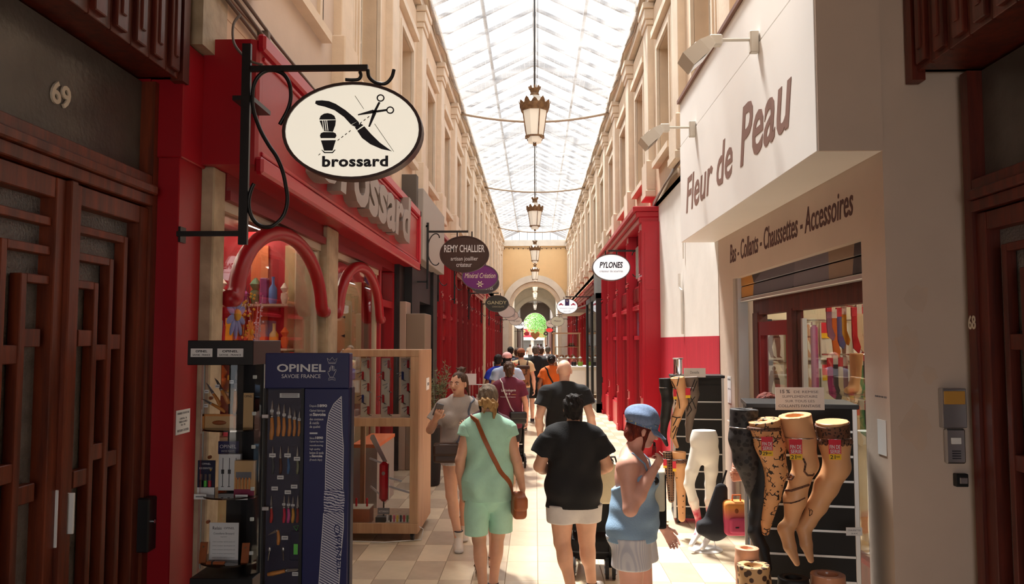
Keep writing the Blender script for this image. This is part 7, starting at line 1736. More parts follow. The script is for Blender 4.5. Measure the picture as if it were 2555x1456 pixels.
ht = thing('heart_ornament', 'golden brown heart shaped ornament hung far down the passage', 'ornament', (.0, 80, 2.3)); MB().prism([(.45*math.sin(q)**3, 2.55+.03*(13*math.cos(q)-5*math.cos(2*q)-2*math.cos(3*q)-math.cos(4*q))) for q in [2*PI*k/40 for k in range(40)]], 'xz', 79.9, 80.0).build('heart', mat('amber', srgb(214, 150, 90), .4), ht); MB().tube([(0, 79.95, 2.7), (0, 79.95, 6.6)], .01, 5).build('heart_string', M_CABLE, ht)
# ================================================================== people
def skin_mat(name, c): return mat(name, srgb(*c), 0.5, var=0.06, scale=14)
SK_A = skin_mat('skin_light', (234, 184, 160)); SK_B = skin_mat('skin_tan', (222, 168, 138)); SK_C = skin_mat('skin_deep', (150, 100, 76)); SK_D = skin_mat('skin_rosy', (238, 178, 156))
def hair_mat(name, c, c2): return mat(name, srgb(*c), 0.62, col2=srgb(*c2), scale=26, stretch=(1.6, 1.6, .35), bump=.6, bscale=90, spec=.3)
H_ASH = hair_mat('hair_ash', (150, 130, 108), (92, 78, 66)); H_BLOND = hair_mat('hair_blond', (206, 164, 106), (150, 110, 66)); H_BROWN = hair_mat('hair_brown', (98, 68, 48), (54, 36, 28)); H_DARK = hair_mat('hair_dark', (42, 34, 32), (18, 15, 15)); H_RED = hair_mat('hair_red', (130, 50, 32), (84, 28, 22)); H_GREY = hair_mat('hair_grey', (120, 108, 98), (70, 62, 56))
M_EYEW = mat('eye_white', (.8, .78, .76), .3); M_IRIS = mat('iris_brown', (.05, .03, .02), .2); M_LIP = mat('lip', srgb(186, 96, 90), .45)
def cloth(name, c, rough=.85, v=.06): return mat('cloth_'+name, srgb(*c), rough, var=v, scale=10, bump=.12, bscale=120)
def V3(*a): return Vector(a)
def rotz(v, a): return Vector((v[0]*math.cos(a)-v[1]*math.sin(a), v[0]*math.sin(a)+v[1]*math.cos(a), v[2]))
def folds(amp, f1=38, f2=23, seed=0):
    def d(X, Y, Z): return (amp*(np.sin(X*f1+2.2*np.sin(Z*9+seed)+seed)*np.sin(Z*f2*.5+Y*11+seed*2) + .6*np.sin(Z*f2+X*13+seed*1.7+2*np.sin(Y*17)))).astype(np.float32)
    return d
def strands(amp, fx=150, fz=40):
    def d(X, Y, Z): return (amp*(np.sin(X*fx+4*np.sin(Z*fz*.4))+np.sin(Y*fx*.9+3*np.sin(Z*fz*.5+X*20)))).astype(np.float32)
    return d

class Person:
    def __init__(s, label, x, y, rz, h, skin, wb=1.0, lb=1.0, vox=.008, pose=None, head=(0, 0), hand_curl=(.5, .5), shoes=None, bare=False, female=True, foot_dirs=(0, 0)):
        s.t = thing('person', label, 'person', (x, y, 0), rz); s.k = h/1.70; s.wb = wb; s.lb = lb; s.vox = vox; s.skin = skin
        J = dict(SL=(-.160, -.01, 1.355), SR=(.160, -.01, 1.355), EL=(-.235, -.03, 1.11), ER=(.235, -.03, 1.11), WL=(-.25, .05, .87), WR=(.25, .05, .87),
                 HL=(-.085, 0, .90), HR=(.085, 0, .90), KL=(-.09, .02, .48), KR=(.09, .02, .48), AL=(-.085, -.02, .085), AR=(.085, -.02, .085), NK=(0, .005, 1.45), HD=(0, .02, 1.525))
        if not female: J.update(SL=(-.185, -.01, 1.37), SR=(.185, -.01, 1.37), EL=(-.26, -.03, 1.11), ER=(.26, -.03, 1.11), WL=(-.275, .05, .86), WR=(.275, .05, .86))
        sx = 1+(wb-1)*.6
        for q in ('SL', 'SR', 'EL', 'ER', 'WL', 'WR', 'HL', 'HR'): J[q] = (J[q][0]*sx, J[q][1], J[q][2])
        if pose: J.update(pose)
        s.J = {a: V3(*b)*s.k for a, b in J.items()}
        hy, hp = head
        s.RH = (Matrix.Rotation(hy, 3, 'Z') @ Matrix.Rotation(hp, 3, 'X'))
        s.female = female; s.curl = hand_curl; s.foot_dirs = foot_dirs; s.shoe = shoes
        s.body()
    def hp(s, x, y, z): return s.J['HD'] + s.RH @ (V3(x, y, z)*s.k)
    def torso(s, S_, o=0.0, k=.05):
        w, q = s.wb, s.k
        for c, r in (((0, 0, 1.27), (.158*w, .105*w, .185)), ((0, .005, 1.08), (.138*w if s.female else .15*w, .098*w, .16)), ((0, -.008, .955), (.168*w if s.female else .155*w, .115*w, .13))):
            S_.ell(V3(*c)*q, [a*q+o for a in r], k)
        for sg in (-1, 1): S_.ell(V3(sg*.078*w, -.05, .905)*q, [.085*w*q+o, .085*w*q+o, .09*q+o], k)
        for sd, sg in (('L', -1), ('R', 1)):
            a = s.J['S'+sd]; S_.cone(V3(sg*.03*q, -.012*q, 1.425*q), V3(a.x*.88, a.y, a.z), .046*q+o*.8, .050*q*s.lb**.5+o, k)
        if s.female:
            for sg in (-1, 1): S_.ell(V3(sg*.072*w, .085*w, 1.24)*q, [.065*w*q+o, .055*w*q+o, .065*q+o], .03)
    def body(s):
        q, w, l, J = s.k, s.wb, s.lb, s.J; B = S()
        s.torso(B)
        # neck and head
        B.cone(V3(0, -.015, 1.40)*q, J['HD']+s.RH @ (V3(0, -.01, .03)*q), .056*q, .05*q, .03)
        R = np.array(s.RH)
        H = lambda c, r, k=.015: B.ell(s.hp(*c), [a*q for a in r], k, R)
        H((0, -.008, .095), (.074, .094, .088)); H((0, .03, .035), (.058, .064, .066), .03); H((0, .068, -.012), (.026, .022, .02), .02); H((0, .06, .075), (.056, .034, .045), .02)
        B.cone(s.hp(0, .094, .075), s.hp(0, .112, .045), .009*q, .013*q, .012)
        for sg in (-1, 1):
            H((sg*.076, -.005, .06), (.009, .02, .03), .006); H((sg*.034, .072, .045), (.022, .018, .02), .015)
        for sd, sg in (('L', -1), ('R', 1)):
            a, e, wv = J['S'+sd], J['E'+sd], J['W'+sd]
            B.ell(a, (.056*q*l, .058*q*l, .062*q*l), .04); B.cone(a, e, .052*q*l, .039*q*l, .025); B.cone(e, e.lerp(wv, .35), .039*q*l, .041*q*l, .02); B.cone(e.lerp(wv, .35), wv, .041*q*l, .026*q*l, .02)
            # hand
            hv = (wv-e).normalized()
            inn = V3(-sg, 0, 0); inn = (inn - hv*inn.dot(hv)).normalized()
            pn = J.get('P'+sd)
            if pn is not None: inn = (pn - hv*pn.dot(hv)).normalized()
            la = hv.cross(inn)*(1 if sd == 'L' else -1)      # towards the thumb
            if la.y < 0 and pn is None: la = -la
            for o in (-.022, 0, .022): B.cone(wv+la*o*.7*q, wv+hv*.085*q+la*o*1.15*q, .015*q, .0135*q, .012)
            cu = s.curl[0 if sd == 'L' else 1]
            for i, (o, L_) in enumerate(((.033, .070), (.011, .080), (-.011, .074), (-.032, .058))):
                b0 = wv+hv*.085*q+la*o*q; a1 = cu*(.6+.1*i); a2 = cu*(1.7+.12*i); a3 = cu*2.6
                p1 = b0+(hv*math.cos(a1)+inn*math.sin(a1))*L_*.45*q; p2 = p1+(hv*math.cos(a2)+inn*math.sin(a2))*L_*.32*q; p3 = p2+(hv*math.cos(a3)+inn*math.sin(a3))*L_*.26*q
                B.chain([b0, p1, p2, p3], [.0095*q, .0088*q, .0082*q, .0072*q], .004)
            tb = wv+hv*.025*q+la*.026*q; t1 = tb+(hv*.6+la*.65+inn*.35).normalized()*.04*q; t2 = t1+(hv*.85+la*.2+inn*.45).normalized()*.032*q
            B.chain([tb, t1, t2], [.013*q, .0105*q, .009*q], .008)
            h_, kn, an = J['H'+sd], J['K'+sd], J['A'+sd]
            B.cone(h_, kn, .088*q*l*w**.5, .056*q*l, .03); B.cone(kn, an, .052*q*l, .036*q*l**.5, .02)
            fd = rotz(V3(0, 1, 0), s.foot_dirs[0 if sd == 'L' else 1]); bk = -fd
            sh = (an-kn).normalized(); B.ell(kn.lerp(an, .3)+bk*.018*q, (.05*q*l, .052*q*l, .11*q), .03)
            B.ell(kn+fd*.012*q, (.045*q*l, .045*q*l, .05*q), .02)
            lift = an.z/q > .12
            tip = V3(0, 0, -.055*q) if not lift else V3(0, 0, -.13*q)
            s.feet = getattr(s, 'feet', {}); s.feet[sd] = (an, fd, lift)
            if lift: hl = an+bk*.02*q+V3(0, 0, -.035*q); to = an+fd*.10*q+V3(0, 0, -an.z+.03*q)
            else: hl = an+bk*.035*q+V3(0, 0, -.05*q); to = an+fd*.16*q+V3(0, 0, -an.z+.028*q)
            s.feet[sd] = (an, fd, hl, to)
            B.cone(an, hl, .034*q, .033*q, .02); B.cone(an+fd*.02*q+V3(0, 0, -.02*q), to, .036*q, .026*q, .02); B.cone(hl, to, .030*q, .026*q, .02)
        s.body_o = B.build('body', s.skin, s.t, s.vox, local=True)
    def shoes(s, m, sole, high=.0, name='shoe'):
        q = s.k
        for sd in ('L', 'R'):
            an, fd, hl, to = s.feet[sd]; G = S(); up = an+V3(0, 0, high*q)
            G.cone(hl, to+fd*.02*q, .041*q, .036*q, .02).cone(an+fd*.01*q+V3(0, 0, -.015*q), to, .043*q, .034*q, .02).cone(hl, up, .04*q, .046*q, .02)
            G.cut((0, 0, 1), up+V3(0, 0, .01*q))
            o = G.build(name, m, s.t, max(s.vox, .007), local=True)
            if s.vox < .0095:
                lat = V3(fd.y, -fd.x, 0)
                for k in range(3):
                    c = an.lerp(to, .32+.17*k)+V3(0, 0, (.024-.004*k)*q); MB().tube([c-lat*.026*q-V3(0, 0, .006*q), c+V3(0, 0, .006*q), c+lat*.026*q-V3(0, 0, .006*q)], .0035*q, 5).build('lace', M_PAPER, o, 'all', local=True)
                MB().tube([up+V3(0, 0, .008*q)+lat*.040*q*math.cos(a)+fd*.044*q*math.sin(a) for a in [2*PI*k/16 for k in range(16)]], .007*q, 6, closed=True).build('collar', M_SHD, o, 'all', local=True)
            dn = V3(0, 0, -.028*q); S().cone(hl+dn*.5, to+fd*.022*q+dn*.35, .050*q, .045*q, .0, sc=(1, 1, .5)).build('sole', sole, o, max(s.vox, .007), local=True)
    def sandals(s, m):
        q = s.k
        for sd in ('L', 'R'):
            an, fd, hl, to = s.feet[sd]; lat = V3(fd.y, -fd.x, 0)
            dz = V3(0, 0, -.033*q); G = S().cone(hl+dz, to+fd*.02*q+dz*.75, .036*q, .038*q, 0, sc=(1, 1, .35)).build('sandal_sole', m, s.t, .007, local=True)
            MB().tube([an+lat*.04*q*math.cos(a)+fd*.045*q*math.sin(a) for a in [2*PI*k/14 for k in range(14)]], .006*q, 6, closed=True).build('ankle_strap', m, s.t, 'all', local=True)
            c = hl.lerp(to, .75); MB().tube([c+lat*.042*q*math.cos(a)+V3(0, 0, .03*q*math.sin(a)) for a in [PI*k/8 for k in range(9)]], .008*q, 6).build('toe_strap', m, s.t, 'all', local=True)
    def shirt(s, m, hem, sleeve=.55, o=.016, r_hem=None, r_sl=(.072, .078), name='t_shirt', amp=.004, neck=1.475, seed=0, dep=.70, vox=None, r_ch=.175, cap=True):
        q, w = s.k, s.wb; G = S(); s.torso(G, o*q)
        r_hem = r_hem or .19
        G.cone(V3(0, 0, 1.30)*q, V3(0, -.005, hem-.03)*q, r_ch*w*q, r_hem*w*q, .03, sc=(1, dep, 1))
        G.cone(V3(0, -.012, 1.40)*q, V3(0, -.005, 1.47)*q, .075*q+o*.3, .06*q+o*.3, .03)
        for sd in ('L', 'R'):
            a, e = s.J['S'+sd], s.J['E'+sd]; d = (e-a)
            if sleeve > 0:
                G.ell(a, [(.052*s.lb+o)*q]*3, .04); G.cone(a+d*.02, a+d*sleeve, r_sl[0]*.92*q*s.lb, r_sl[1]*q*s.lb, .03, flat=True)
            elif cap: G.ell(a+V3(-a.x*.12, 0, .0), [(.05+o)*q]*3, .03)
        G.disp = folds(amp*q, seed=seed)
        G.cut((0, 0, -1), (0, 0, hem*q)); G.cut((0, .25, 1), V3(0, 0, neck)*q)
        o_ = G.build(name, m, s.t, vox or max(s.vox*.95, .0075), local=True); setattr(s, name, o_); return o_
    def shorts(s, m, top=1.0, hem=.58, o=.014, flare=.105, name='shorts', amp=.003, seed=3, r_top=.15, spread=0.0, kk=.02):
        q, w = s.k, s.wb; G = S()
        G.ell(V3(0, -.008, .955)*q, [(.168*w)*q+o, (.118*w)*q+o, .14*q+o], .04)
        for sg in (-1, 1): G.ell(V3(sg*.078*w, -.05, .905)*q, [.087*w*q+o]*3, .04)
        G.cone(V3(0, 0, top+.03)*q, V3(0, 0, .93)*q, r_top*w*q+o, .165*w*q+o, .03, sc=(1, .72, 1))
        for sd in ('L', 'R'):
            h_, kn = s.J['H'+sd], s.J['K'+sd]; t_ = (h_.z-hem*q)/max(h_.z-kn.z, .01); e = h_.lerp(kn, t_); e.x += (spread if sd == 'R' else -spread)
            G.cone(h_+V3(0, 0, .02), e+(kn-h_)*.06, .098*w**.5*s.lb*q+o*.5, flare*w**.5*q, kk)
        G.disp = folds(amp*q, seed=seed); G.cut((0, 0, 1), (0, 0, top*q)); G.cut((0, 0, -1), (0, 0, hem*q))
        return G.build(name, m, s.t, max(s.vox, .008), local=True)
    def trousers(s, m, hem=.1, top=1.0, o=.012, name='trousers', r=(.1, .072, .062)):
        q, w = s.k, s.wb; G = S(); G.ell(V3(0, -.008, .955)*q, [(.165*w)*q+o, (.118*w)*q+o, .14*q+o], .04)
        for sg in (-1, 1): G.ell(V3(sg*.078*w, -.05, .905)*q, [.087*w*q+o]*3, .04)
        for sd in ('L', 'R'):
            h_, kn, an = s.J['H'+sd], s.J['K'+sd], s.J['A'+sd]
            G.cone(h_, kn, r[0]*q*s.lb, r[1]*q*s.lb, .03)
            t_ = min(1, (kn.z-hem*q)/max(kn.z-an.z, .01)); e = kn.lerp(an, t_); G.cone(kn, e, r[1]*q*s.lb, r[2]*q*s.lb, .02)
        G.disp = folds(.004*q); G.cut((0, 0, 1), (0, 0, top*q)); G.cut((0, 0, -1), (0, 0, hem*q))
        return G.build(name, m, s.t, max(s.vox, .009), local=True)
    def hair(s, m, parts, amp=.0022, name='hair', vox=None, cuts=()):
        G = S(); R = np.array(s.RH)
        for p in parts:
            if p[0] == 'e': G.ell(s.hp(*p[1]), [a*s.k for a in p[2]], p[3] if len(p) > 3 else .02, R)
            else: G.cone(s.hp(*p[1]), s.hp(*p[2]), p[3]*s.k, p[4]*s.k, .015)
        for c, r in cuts: G.ell(s.hp(*c), [a*s.k for a in r], 0, R, op='s')
        if amp: G.disp = strands(amp*s.k)
        return G.build(name, m, s.t, vox or max(s.vox*.8, .005), local=True)
    CROP = [('e', (0, -.014, .108), (.082, .098, .088)), ('e', (0, -.055, .055), (.07, .055, .06))]
    def short_hair(s, m): return s.hair(m, s.CROP, cuts=[((0, .10, .03), (.085, .08, .085))])
    def face(s):
        q = s.k; R = s.RH
        for sg in (-1, 1):
            MB().ell(s.hp(sg*.031, .083, .072), (.015*q, .008*q, .008*q), 10, 6, R).build('eye', M_EYEW, s.t, 'all', local=True)
            MB().ell(s.hp(sg*.031, .0895, .072), (.0065*q, .003*q, .0068*q), 8, 6, R).build('iris', M_IRIS, s.t, 'all', local=True)
            MB().tube([s.hp(sg*.014, .094, .090), s.hp(sg*.032, .093, .096), s.hp(sg*.05, .080, .089)], [.003*q, .004*q, .002*q], 6).build('eyebrow', H_BROWN, s.t, 'all', local=True)
            MB().tube([s.hp(sg*.016, .091, .076), s.hp(sg*.031, .0935, .082), s.hp(sg*.047, .083, .075)], [.0014*q, .0022*q, .0014*q], 5).build('eyelid', s.skin, s.t, 'all', local=True)
        MB().tube([s.hp(-.022, .083, .014), s.hp(-.008, .094, .018), s.hp(0, .0945, .016), s.hp(.008, .094, .018), s.hp(.022, .083, .014)], [.002*q, .005*q, .005*q, .005*q, .002*q], 8).tube([s.hp(-.02, .083, .012), s.hp(0, .0935, .007), s.hp(.02, .083, .012)], [.002*q, .0055*q, .002*q], 8).build('lips', M_LIP, s.t, 'all', local=True)
    def strap(s, target, pts, r, m, name='strap', flat_=.3):
        """band following garment surface: pts local; pushed out of the mesh"""
        bv = BVHTree.FromPolygons([v.co for v in target.data.vertices], [tuple(p.vertices) for p in target.data.polygons])
        out = []
        pts = [tuple(a[i]+(b[i]-a[i])*k/6 for i in range(3)) for a, b in zip(pts[:-1], pts[1:]) for k in range(6)] + [pts[-1]]
        for p in pts:
            p = V3(*p)*s.k; c = V3(0, 0, p.z); d = V3(p.x, p.y, 0); d.normalize()
            h = bv.ray_cast(c+d*.6, -d)
            out.append(h[0]+d*.009 if h[0] is not None else p)
        mb = MB(); n = len(out); vs = []
        for k in range(n):
            tg = (out[min(k+1, n-1)]-out[max(k-1, 0)]).normalized(); nr = V3(out[k].x, out[k].y, 0).normalized(); la = tg.cross(nr).normalized()
            vs += [out[k]+la*r, out[k]-la*r, out[k]-la*r-nr*.012, out[k]+la*r-nr*.012]
        fs = []
        for k in range(n-1):
            for j in range(4): fs.append((k*4+j, k*4+(j+1) % 4, k*4+4+(j+1) % 4, k*4+4+j))
        return mb.add(vs, fs).build(name, m, s.t, local=True)

def bag(label, cx, cy, cz, half, m, rz=0, name='handbag', flap=None, clasp=None, strap_pts=None, sm=None, r=.02, vox=.008):
    t = thing(name, label, 'bag', (cx, cy, cz), rz)
    S().box((0, 0, 0), [h-r for h in half], r, 0).build('bag_body', m, t, vox, local=True)
    if flap: S().box((0, -half[1]*.25, half[2]*.35), (half[0]*1.02-r, half[1]-r*.4, half[2]*.62-r), r, 0).build('bag_flap', flap, t, vox, local=True)
    if clasp: MB().ell((0, -half[1]*1.2, -half[2]*.05), (.014, .008, .014), 10, 6).build('clasp', clasp, t, 'all', local=True)
    if strap_pts: MB().tube([Vector(p)-Vector((cx, cy, cz)) for p in strap_pts], .008, 6).build('bag_strap', sm or m, t, 'all', local=True)
    return t
C_MINT = cloth('mint', (180, 228, 204)); C_BLACK = cloth('black', (24, 24, 27), .9); C_WHITE = cloth('white', (214, 208, 204)); C_SKY = cloth('sky', (150, 182, 212)); C_GREYM = cloth('grey_marl', (178, 168, 160)); C_MAROON = cloth('maroon', (100, 28, 52)); C_LILAC = cloth('lilac', (206, 150, 176)); C_ORANGE = cloth('orange', (208, 96, 26)); C_CREAM = cloth('cream', (232, 204, 158)); C_LBLUE = cloth('pale_blue', (176, 190, 214)); C_ROYAL = cloth('royal', (40, 60, 190)); C_SLATE = cloth('slate', (92, 98, 112)); C_GREY = cloth('mid_grey', (168, 166, 166)); C_STRIPE = wave_mat('cloth_stripe', srgb(120, 96, 92), srgb(232, 222, 212), 9, 'X', 0.3, .85, .12, soft=.03)
C_PIN = wave_mat('cloth_pinstripe', srgb(206, 206, 216), srgb(226, 224, 228), 28, 'X', 0, .85, .5, soft=.2)
M_CAMEL = mat('camel_leather', srgb(160, 88, 46), .5, var=.1, scale=20); M_DKBAG = mat('dark_brown_leather', srgb(66, 46, 36), .45); M_GOLD = mat('gold_metal', (.8, .55, .2), .25, 1.0)
M_SHW = mat('shoe_white', srgb(214, 208, 202), .6); M_SHD = mat('shoe_dark', srgb(50, 50, 56), .6); M_SOLE = mat('sole_grey', srgb(160, 156, 152), .7)

# ---- woman in mint, seen from behind
p = Person('woman in mint green top and shorts walking away with brown crossbody bag', -.375, 6.25, .06, 1.645, SK_B, 1.0, 1.0, .0075,
    dict(EL=(-.225, -.05, 1.10), WL=(-.215, .05, .86), ER=(.235, -.02, 1.09), WR=(.285, .06, .85), KL=(-.07, -.03, .47), AL=(-.035, -.12, .10), KR=(.085, .07, .48), AR=(.045, .05, .085)), head=(0, 0), hand_curl=(.5, .55))
sh = p.shirt(C_MINT, .775, 0, o=.022, r_hem=.214, name='top', amp=.008, dep=.66, r_ch=.178)
G = S()
for sd in ('L', 'R'):
    a, e = p.J['S'+sd], p.J['E'+sd]; G.cone(a, a+(e-a)*.27, .070*p.k, .080*p.k, 0, flat=True).ell(a, [.07*p.k]*3, .03)
G.build('cap_sleeve', C_MINT, p.t, .008, local=True)
p.shorts(C_MINT, .80, .505, .010, .098, amp=.004, spread=.024, kk=.006)
p.hair(H_ASH, [('e', (0, -.016, .10), (.084, .102, .092)), ('e', (0, -.07, .05), (.075, .05, .06))], cuts=[((0, .11, .03), (.085, .085, .085))])
p.hair(H_BLOND, [('e', (.01, -.125, .035), (.066, .042, .036)), ('e', (-.035, -.12, .05), (.036, .032, .03)), ('e', (.05, -.115, .025), (.036, .034, .034)), ('e', (.0, -.14, .05), (.03, .03, .026)), ('c', (.05, -.11, .02), (.07, -.09, -.07), .012, .005), ('c', (.03, -.12, .01), (.055, -.10, -.10), .010, .004), ('c', (-.02, -.11, .01), (-.03, -.09, -.04), .008, .004)], amp=.006, name='hair_bun')
p.shoes(mat('shoe_pink_white', srgb(224, 200, 196), .6), M_SOLE)
p.strap(sh, [(-.12, -.02, 1.455), (-.10, -.10, 1.42), (-.055, -.13, 1.33), (.0, -.14, 1.22), (.06, -.14, 1.10), (.12, -.12, .99), (.17, -.07, .90), (.20, -.03, .85), (.215, -.02, .80)], .017, M_CAMEL, 'crossbody_strap')
x, y = -.375+.215, 6.25; bag('brown leather crossbody bag at the hip of the woman in mint', x+.03, 6.2, .72, (.055, .10, .095), M_CAMEL, 0.15, 'crossbody_bag', flap=M_CAMEL, clasp=M_GOLD, r=.035)

# ---- woman in black T-shirt pushing a stroller
p = Person('woman in black T-shirt and white shorts with a dark bun pushing a stroller', .30, 6.25, .02, 1.565, SK_B, 1.32, 1.28, .0075,
    dict(EL=(-.29, .02, 1.10), WL=(-.20, .24, 1.02), ER=(.29, .02, 1.10), WR=(.20, .26, 1.02), KL=(-.10, -.02, .47), AL=(-.03, -.10, .11), KR=(.115, .06, .47), AR=(.16, .10, .085)), head=(.05, .12), hand_curl=(1.0, 1.0), foot_dirs=(0, -.5))
p.shirt(C_BLACK, .765, .62, o=.02, r_hem=.178, r_sl=(.082, .088), amp=.008, dep=.70, r_ch=.165, name='t_shirt')
p.shorts(C_WHITE, .79, .635, .008, .112)
p.hair(H_DARK, [('e', (0, -.018, .10), (.088, .104, .098)), ('e', (0, -.07, .045), (.076, .052, .062)), ('e', (.0, -.10, .11), (.06, .05, .05)), ('e', (.0, -.085, .165), (.055, .05, .04)), ('c', (-.03, -.09, .17), (-.07, -.07, .19), .012, .004), ('c', (.03, -.09, .18), (.06, -.08, .20), .012, .004), ('c', (-.07, -.05, .03), (-.085, -.03, -.03), .008, .003)], amp=.004, cuts=[((0, .11, .03), (.085, .085, .085))])
p.shoes(mat('shoe_grey_white', srgb(206, 200, 196), .6, var=.2, scale=30), M_SHW)
# ---- stroller
M_STR = mat('stroller_frame', (.012, .012, .014), .35); M_SFAB = cloth('stroller', (24, 24, 27), .9); M_TYRE = mat('tyre', (.02, .02, .022), .8)
def stroller(label, x, y, rz, kids=1.0):
    t = thing('stroller', label, 'stroller', (x, y, 0), rz)
    for sx in (-1, 1):
        for yy, xo, r in ((-.06, .17, .085), (.52, .15, .07)):
            for dx in (-.028, .028):
                cx = sx*xo+dx
                wv = MB().tube([(cx-.014, yy, r), (cx+.014, yy, r)], r, 24).build('wheel', M_TYRE, t, True, local=True)
                MB().tube([(cx-.016, yy, r), (cx+.016, yy, r)], r*.72, 20).build('rim', mat('wheel_rim', (.05, .05, .055), .4), wv, True, local=True)
                hb = MB()
                for k in range(5): hb.bar((cx-.018 if dx < 0 else cx+.018, yy, r), (cx-.018 if dx < 0 else cx+.018, yy+r*.66*math.cos(2*PI*k/5), r+r*.66*math.sin(2*PI*k/5)), .012, .008)
                hb.build('spoke', M_STEEL, wv, local=True)
        MB().tube([(sx*.17, -.06, .09), (sx*.17, .02, .35), (sx*.185, -.10, .72), (sx*.19, -.22, 1.0)], .014, 8).build('rear_leg', M_STR, t, 'all', local=True)
        MB().tube([(sx*.15, .52, .09), (sx*.16, .40, .22), (sx*.17, .05, .48), (sx*.185, -.10, .72)], .014, 8).build('front_leg', M_STR, t, 'all', local=True)
    MB().tube([(-.19, -.22, 1.0), (-.185, -.25, 1.02), (.185, -.25, 1.02), (.19, -.22, 1.0)], .017, 8).build('handle_bar', M_STR, t, 'all', local=True)
    MB().tube([(-.17, -.02, .2), (.17, -.02, .2)], .010, 6).build('cross_tube', M_STR, t, local=True); MB().tube([(-.16, .40, .22), (.16, .40, .22)], .010, 6).build('cross_tube', M_STR, t, local=True)
    S().box((0, .05, .58), (.145, .03, .20), .02, .03, Matrix.Rotation(.35, 3, 'X')).box((0, .24, .40), (.145, .14, .02), .02, .04).build('seat', M_SFAB, t, .012, local=True)
    G = S().ell((0, .12, .82), (.19, .26, .20), 0).ell((0, .12, .80), (.17, .24, .18), 0, op='s').cut((0, .35, -1), (0, .1, .78)); G.build('canopy', M_SFAB, t, .012, local=True)
    S().box((0, .2, .22), (.15, .2, .06), .02, 0).build('basket', M_SFAB, t, .012, local=True)
    return t
stroller('black stroller pushed by the woman in the black T-shirt', .47, 6.83, -.10)
t = thing('tote_bag', 'cream tote bag hung on the stroller handle', 'bag', (.62, 6.62, .8)); S().box((.62, 6.60, .82), (.085, .035, .15), .012, 0).build('bag_body', cloth('tote', (226, 214, 178)), t, .01); MB().tube([(.56, 6.57, .97), (.58, 6.58, 1.04), (.66, 6.58, 1.04), (.68, 6.57, .97)], .008, 6).build('bag_handle', M_BLACK, t, 'all')
stroller('small stroller far ahead beside the maroon T-shirt woman', -.36, 12.6, 0)

# ---- woman with cap and vape
p = Person('woman in pale blue camisole, striped shorts and blue denim cap holding a vape', .60, 4.9, -1.85, 1.565, SK_D, 1.13, 1.12, .0068,
    dict(ER=(.24, .02, 1.10), WR=(.115, .155, 1.335), EL=(-.265, .03, 1.08), WL=(-.27, .17, .88), KL=(-.10, .05, .48), KR=(.10, .0, .47), AR=(.10, -.06, .085), PR=(-.5, -.6, .4), HD=(0, .045, 1.51)), head=(.42, -.30), hand_curl=(.4, 1.15))
G = S(); p.torso(G, .010, .05); G.cone(V3(0, .0, 1.15)*p.k, V3(0, -.005, .80)*p.k, .17*p.k, .215*p.k, .05, sc=(1, .80, 1)); G.ell(V3(0, .06, 1.02)*p.k, [.13*p.k, .11*p.k, .12*p.k], .04)
G.disp = folds(.004, 20, 60, 1); G.cut((0, 0, -1), (0, 0, .865*p.k)); G.cut((0, -.55, 1), V3(0, .1, 1.315)*p.k)
cam_ = G.build('camisole', C_SKY, p.t, .007, local=True)
for sg in (-1, 1): MB().tube([V3(sg*.075, .115, 1.30)*p.k, V3(sg*.10, .095, 1.37)*p.k, V3(sg*.115, .02, 1.437)*p.k, V3(sg*.11, -.07, 1.40)*p.k, V3(sg*.08, -.10, 1.29)*p.k], .006, 6).build('shoulder_strap', C_SKY, p.t, 'all', local=True)
p.shorts(C_PIN, .90, .70, .014, .125, amp=.003, r_top=.16)
p.hair(H_RED, [('e', (0, -.012, .095), (.081, .098, .088)), ('e', (0, -.065, .035), (.07, .045, .06)), ('c', (.07, .01, .05), (.072, .02, -.05), .016, .006), ('c', (-.07, .01, .05), (-.072, .02, -.04), .016, .006)], cuts=[((0, .11, .02), (.085, .08, .085))])
M_DENIM = mat('denim_cap', srgb(128, 150, 186), .85, var=.15, scale=60, bump=.2, bscale=200); M_FLORAL = spots_mat('floral_band', srgb(206, 200, 160), srgb(110, 138, 176), 70, .35, .8)
G = S(); R = np.array(p.RH); G.ell(p.hp(0, -.025, .150), [.108*p.k, .122*p.k, .072*p.k], .02, R); G.cone(p.hp(0, -.015, .10), p.hp(0, -.015, .14), .098*p.k, .104*p.k, .02)
G.disp = folds(.004, 60, 40, 2); capn = p.RH @ V3(0, -.12, -1); G.cut(capn, p.hp(0, 0, .098))
cp_ = G.build('cap', M_DENIM, p.t, .006, local=True)
vs = [p.hp(.102*math.cos(a), -.010+.112*math.sin(a), z) for z in (.092, .128) for a in [2*PI*k/32 for k in range(32)]]
MB().add(vs, [(k, (k+1) % 32, 32+(k+1) % 32, 32+k) for k in range(32)]).build('cap_band', M_FLORAL, cp_, 'all', local=True)
pv = []
for k in range(17):
    a = PI*(.10+.8*k/16); pv += [p.hp(.100*math.cos(a), -.010+.108*math.sin(a), .102), p.hp(.116*math.cos(a), -.0+.175*math.sin(a), .078-.02*math.sin(a)), p.hp(.114*math.cos(a), -.0+.173*math.sin(a), .070-.02*math.sin(a)), p.hp(.100*math.cos(a), -.010+.108*math.sin(a), .094)]
MB().add(pv, [(k*4+j, k*4+(j+1) % 4, k*4+4+(j+1) % 4, k*4+4+j) for k in range(16) for j in range(4)] + [(3, 2, 1, 0), (64, 65, 66, 67)]).build('cap_peak', M_DENIM, cp_, True, local=True)
p.face()
vp = world_mat(p.t) @ p.hp(.005, .105, .012); hd = world_mat(p.t) @ (p.J['WR']+V3(-.015, .0, .085)*p.k)
t = thing('vape_pen', 'small red and black vape held to the mouth of the woman in the cap', 'vape', hd)
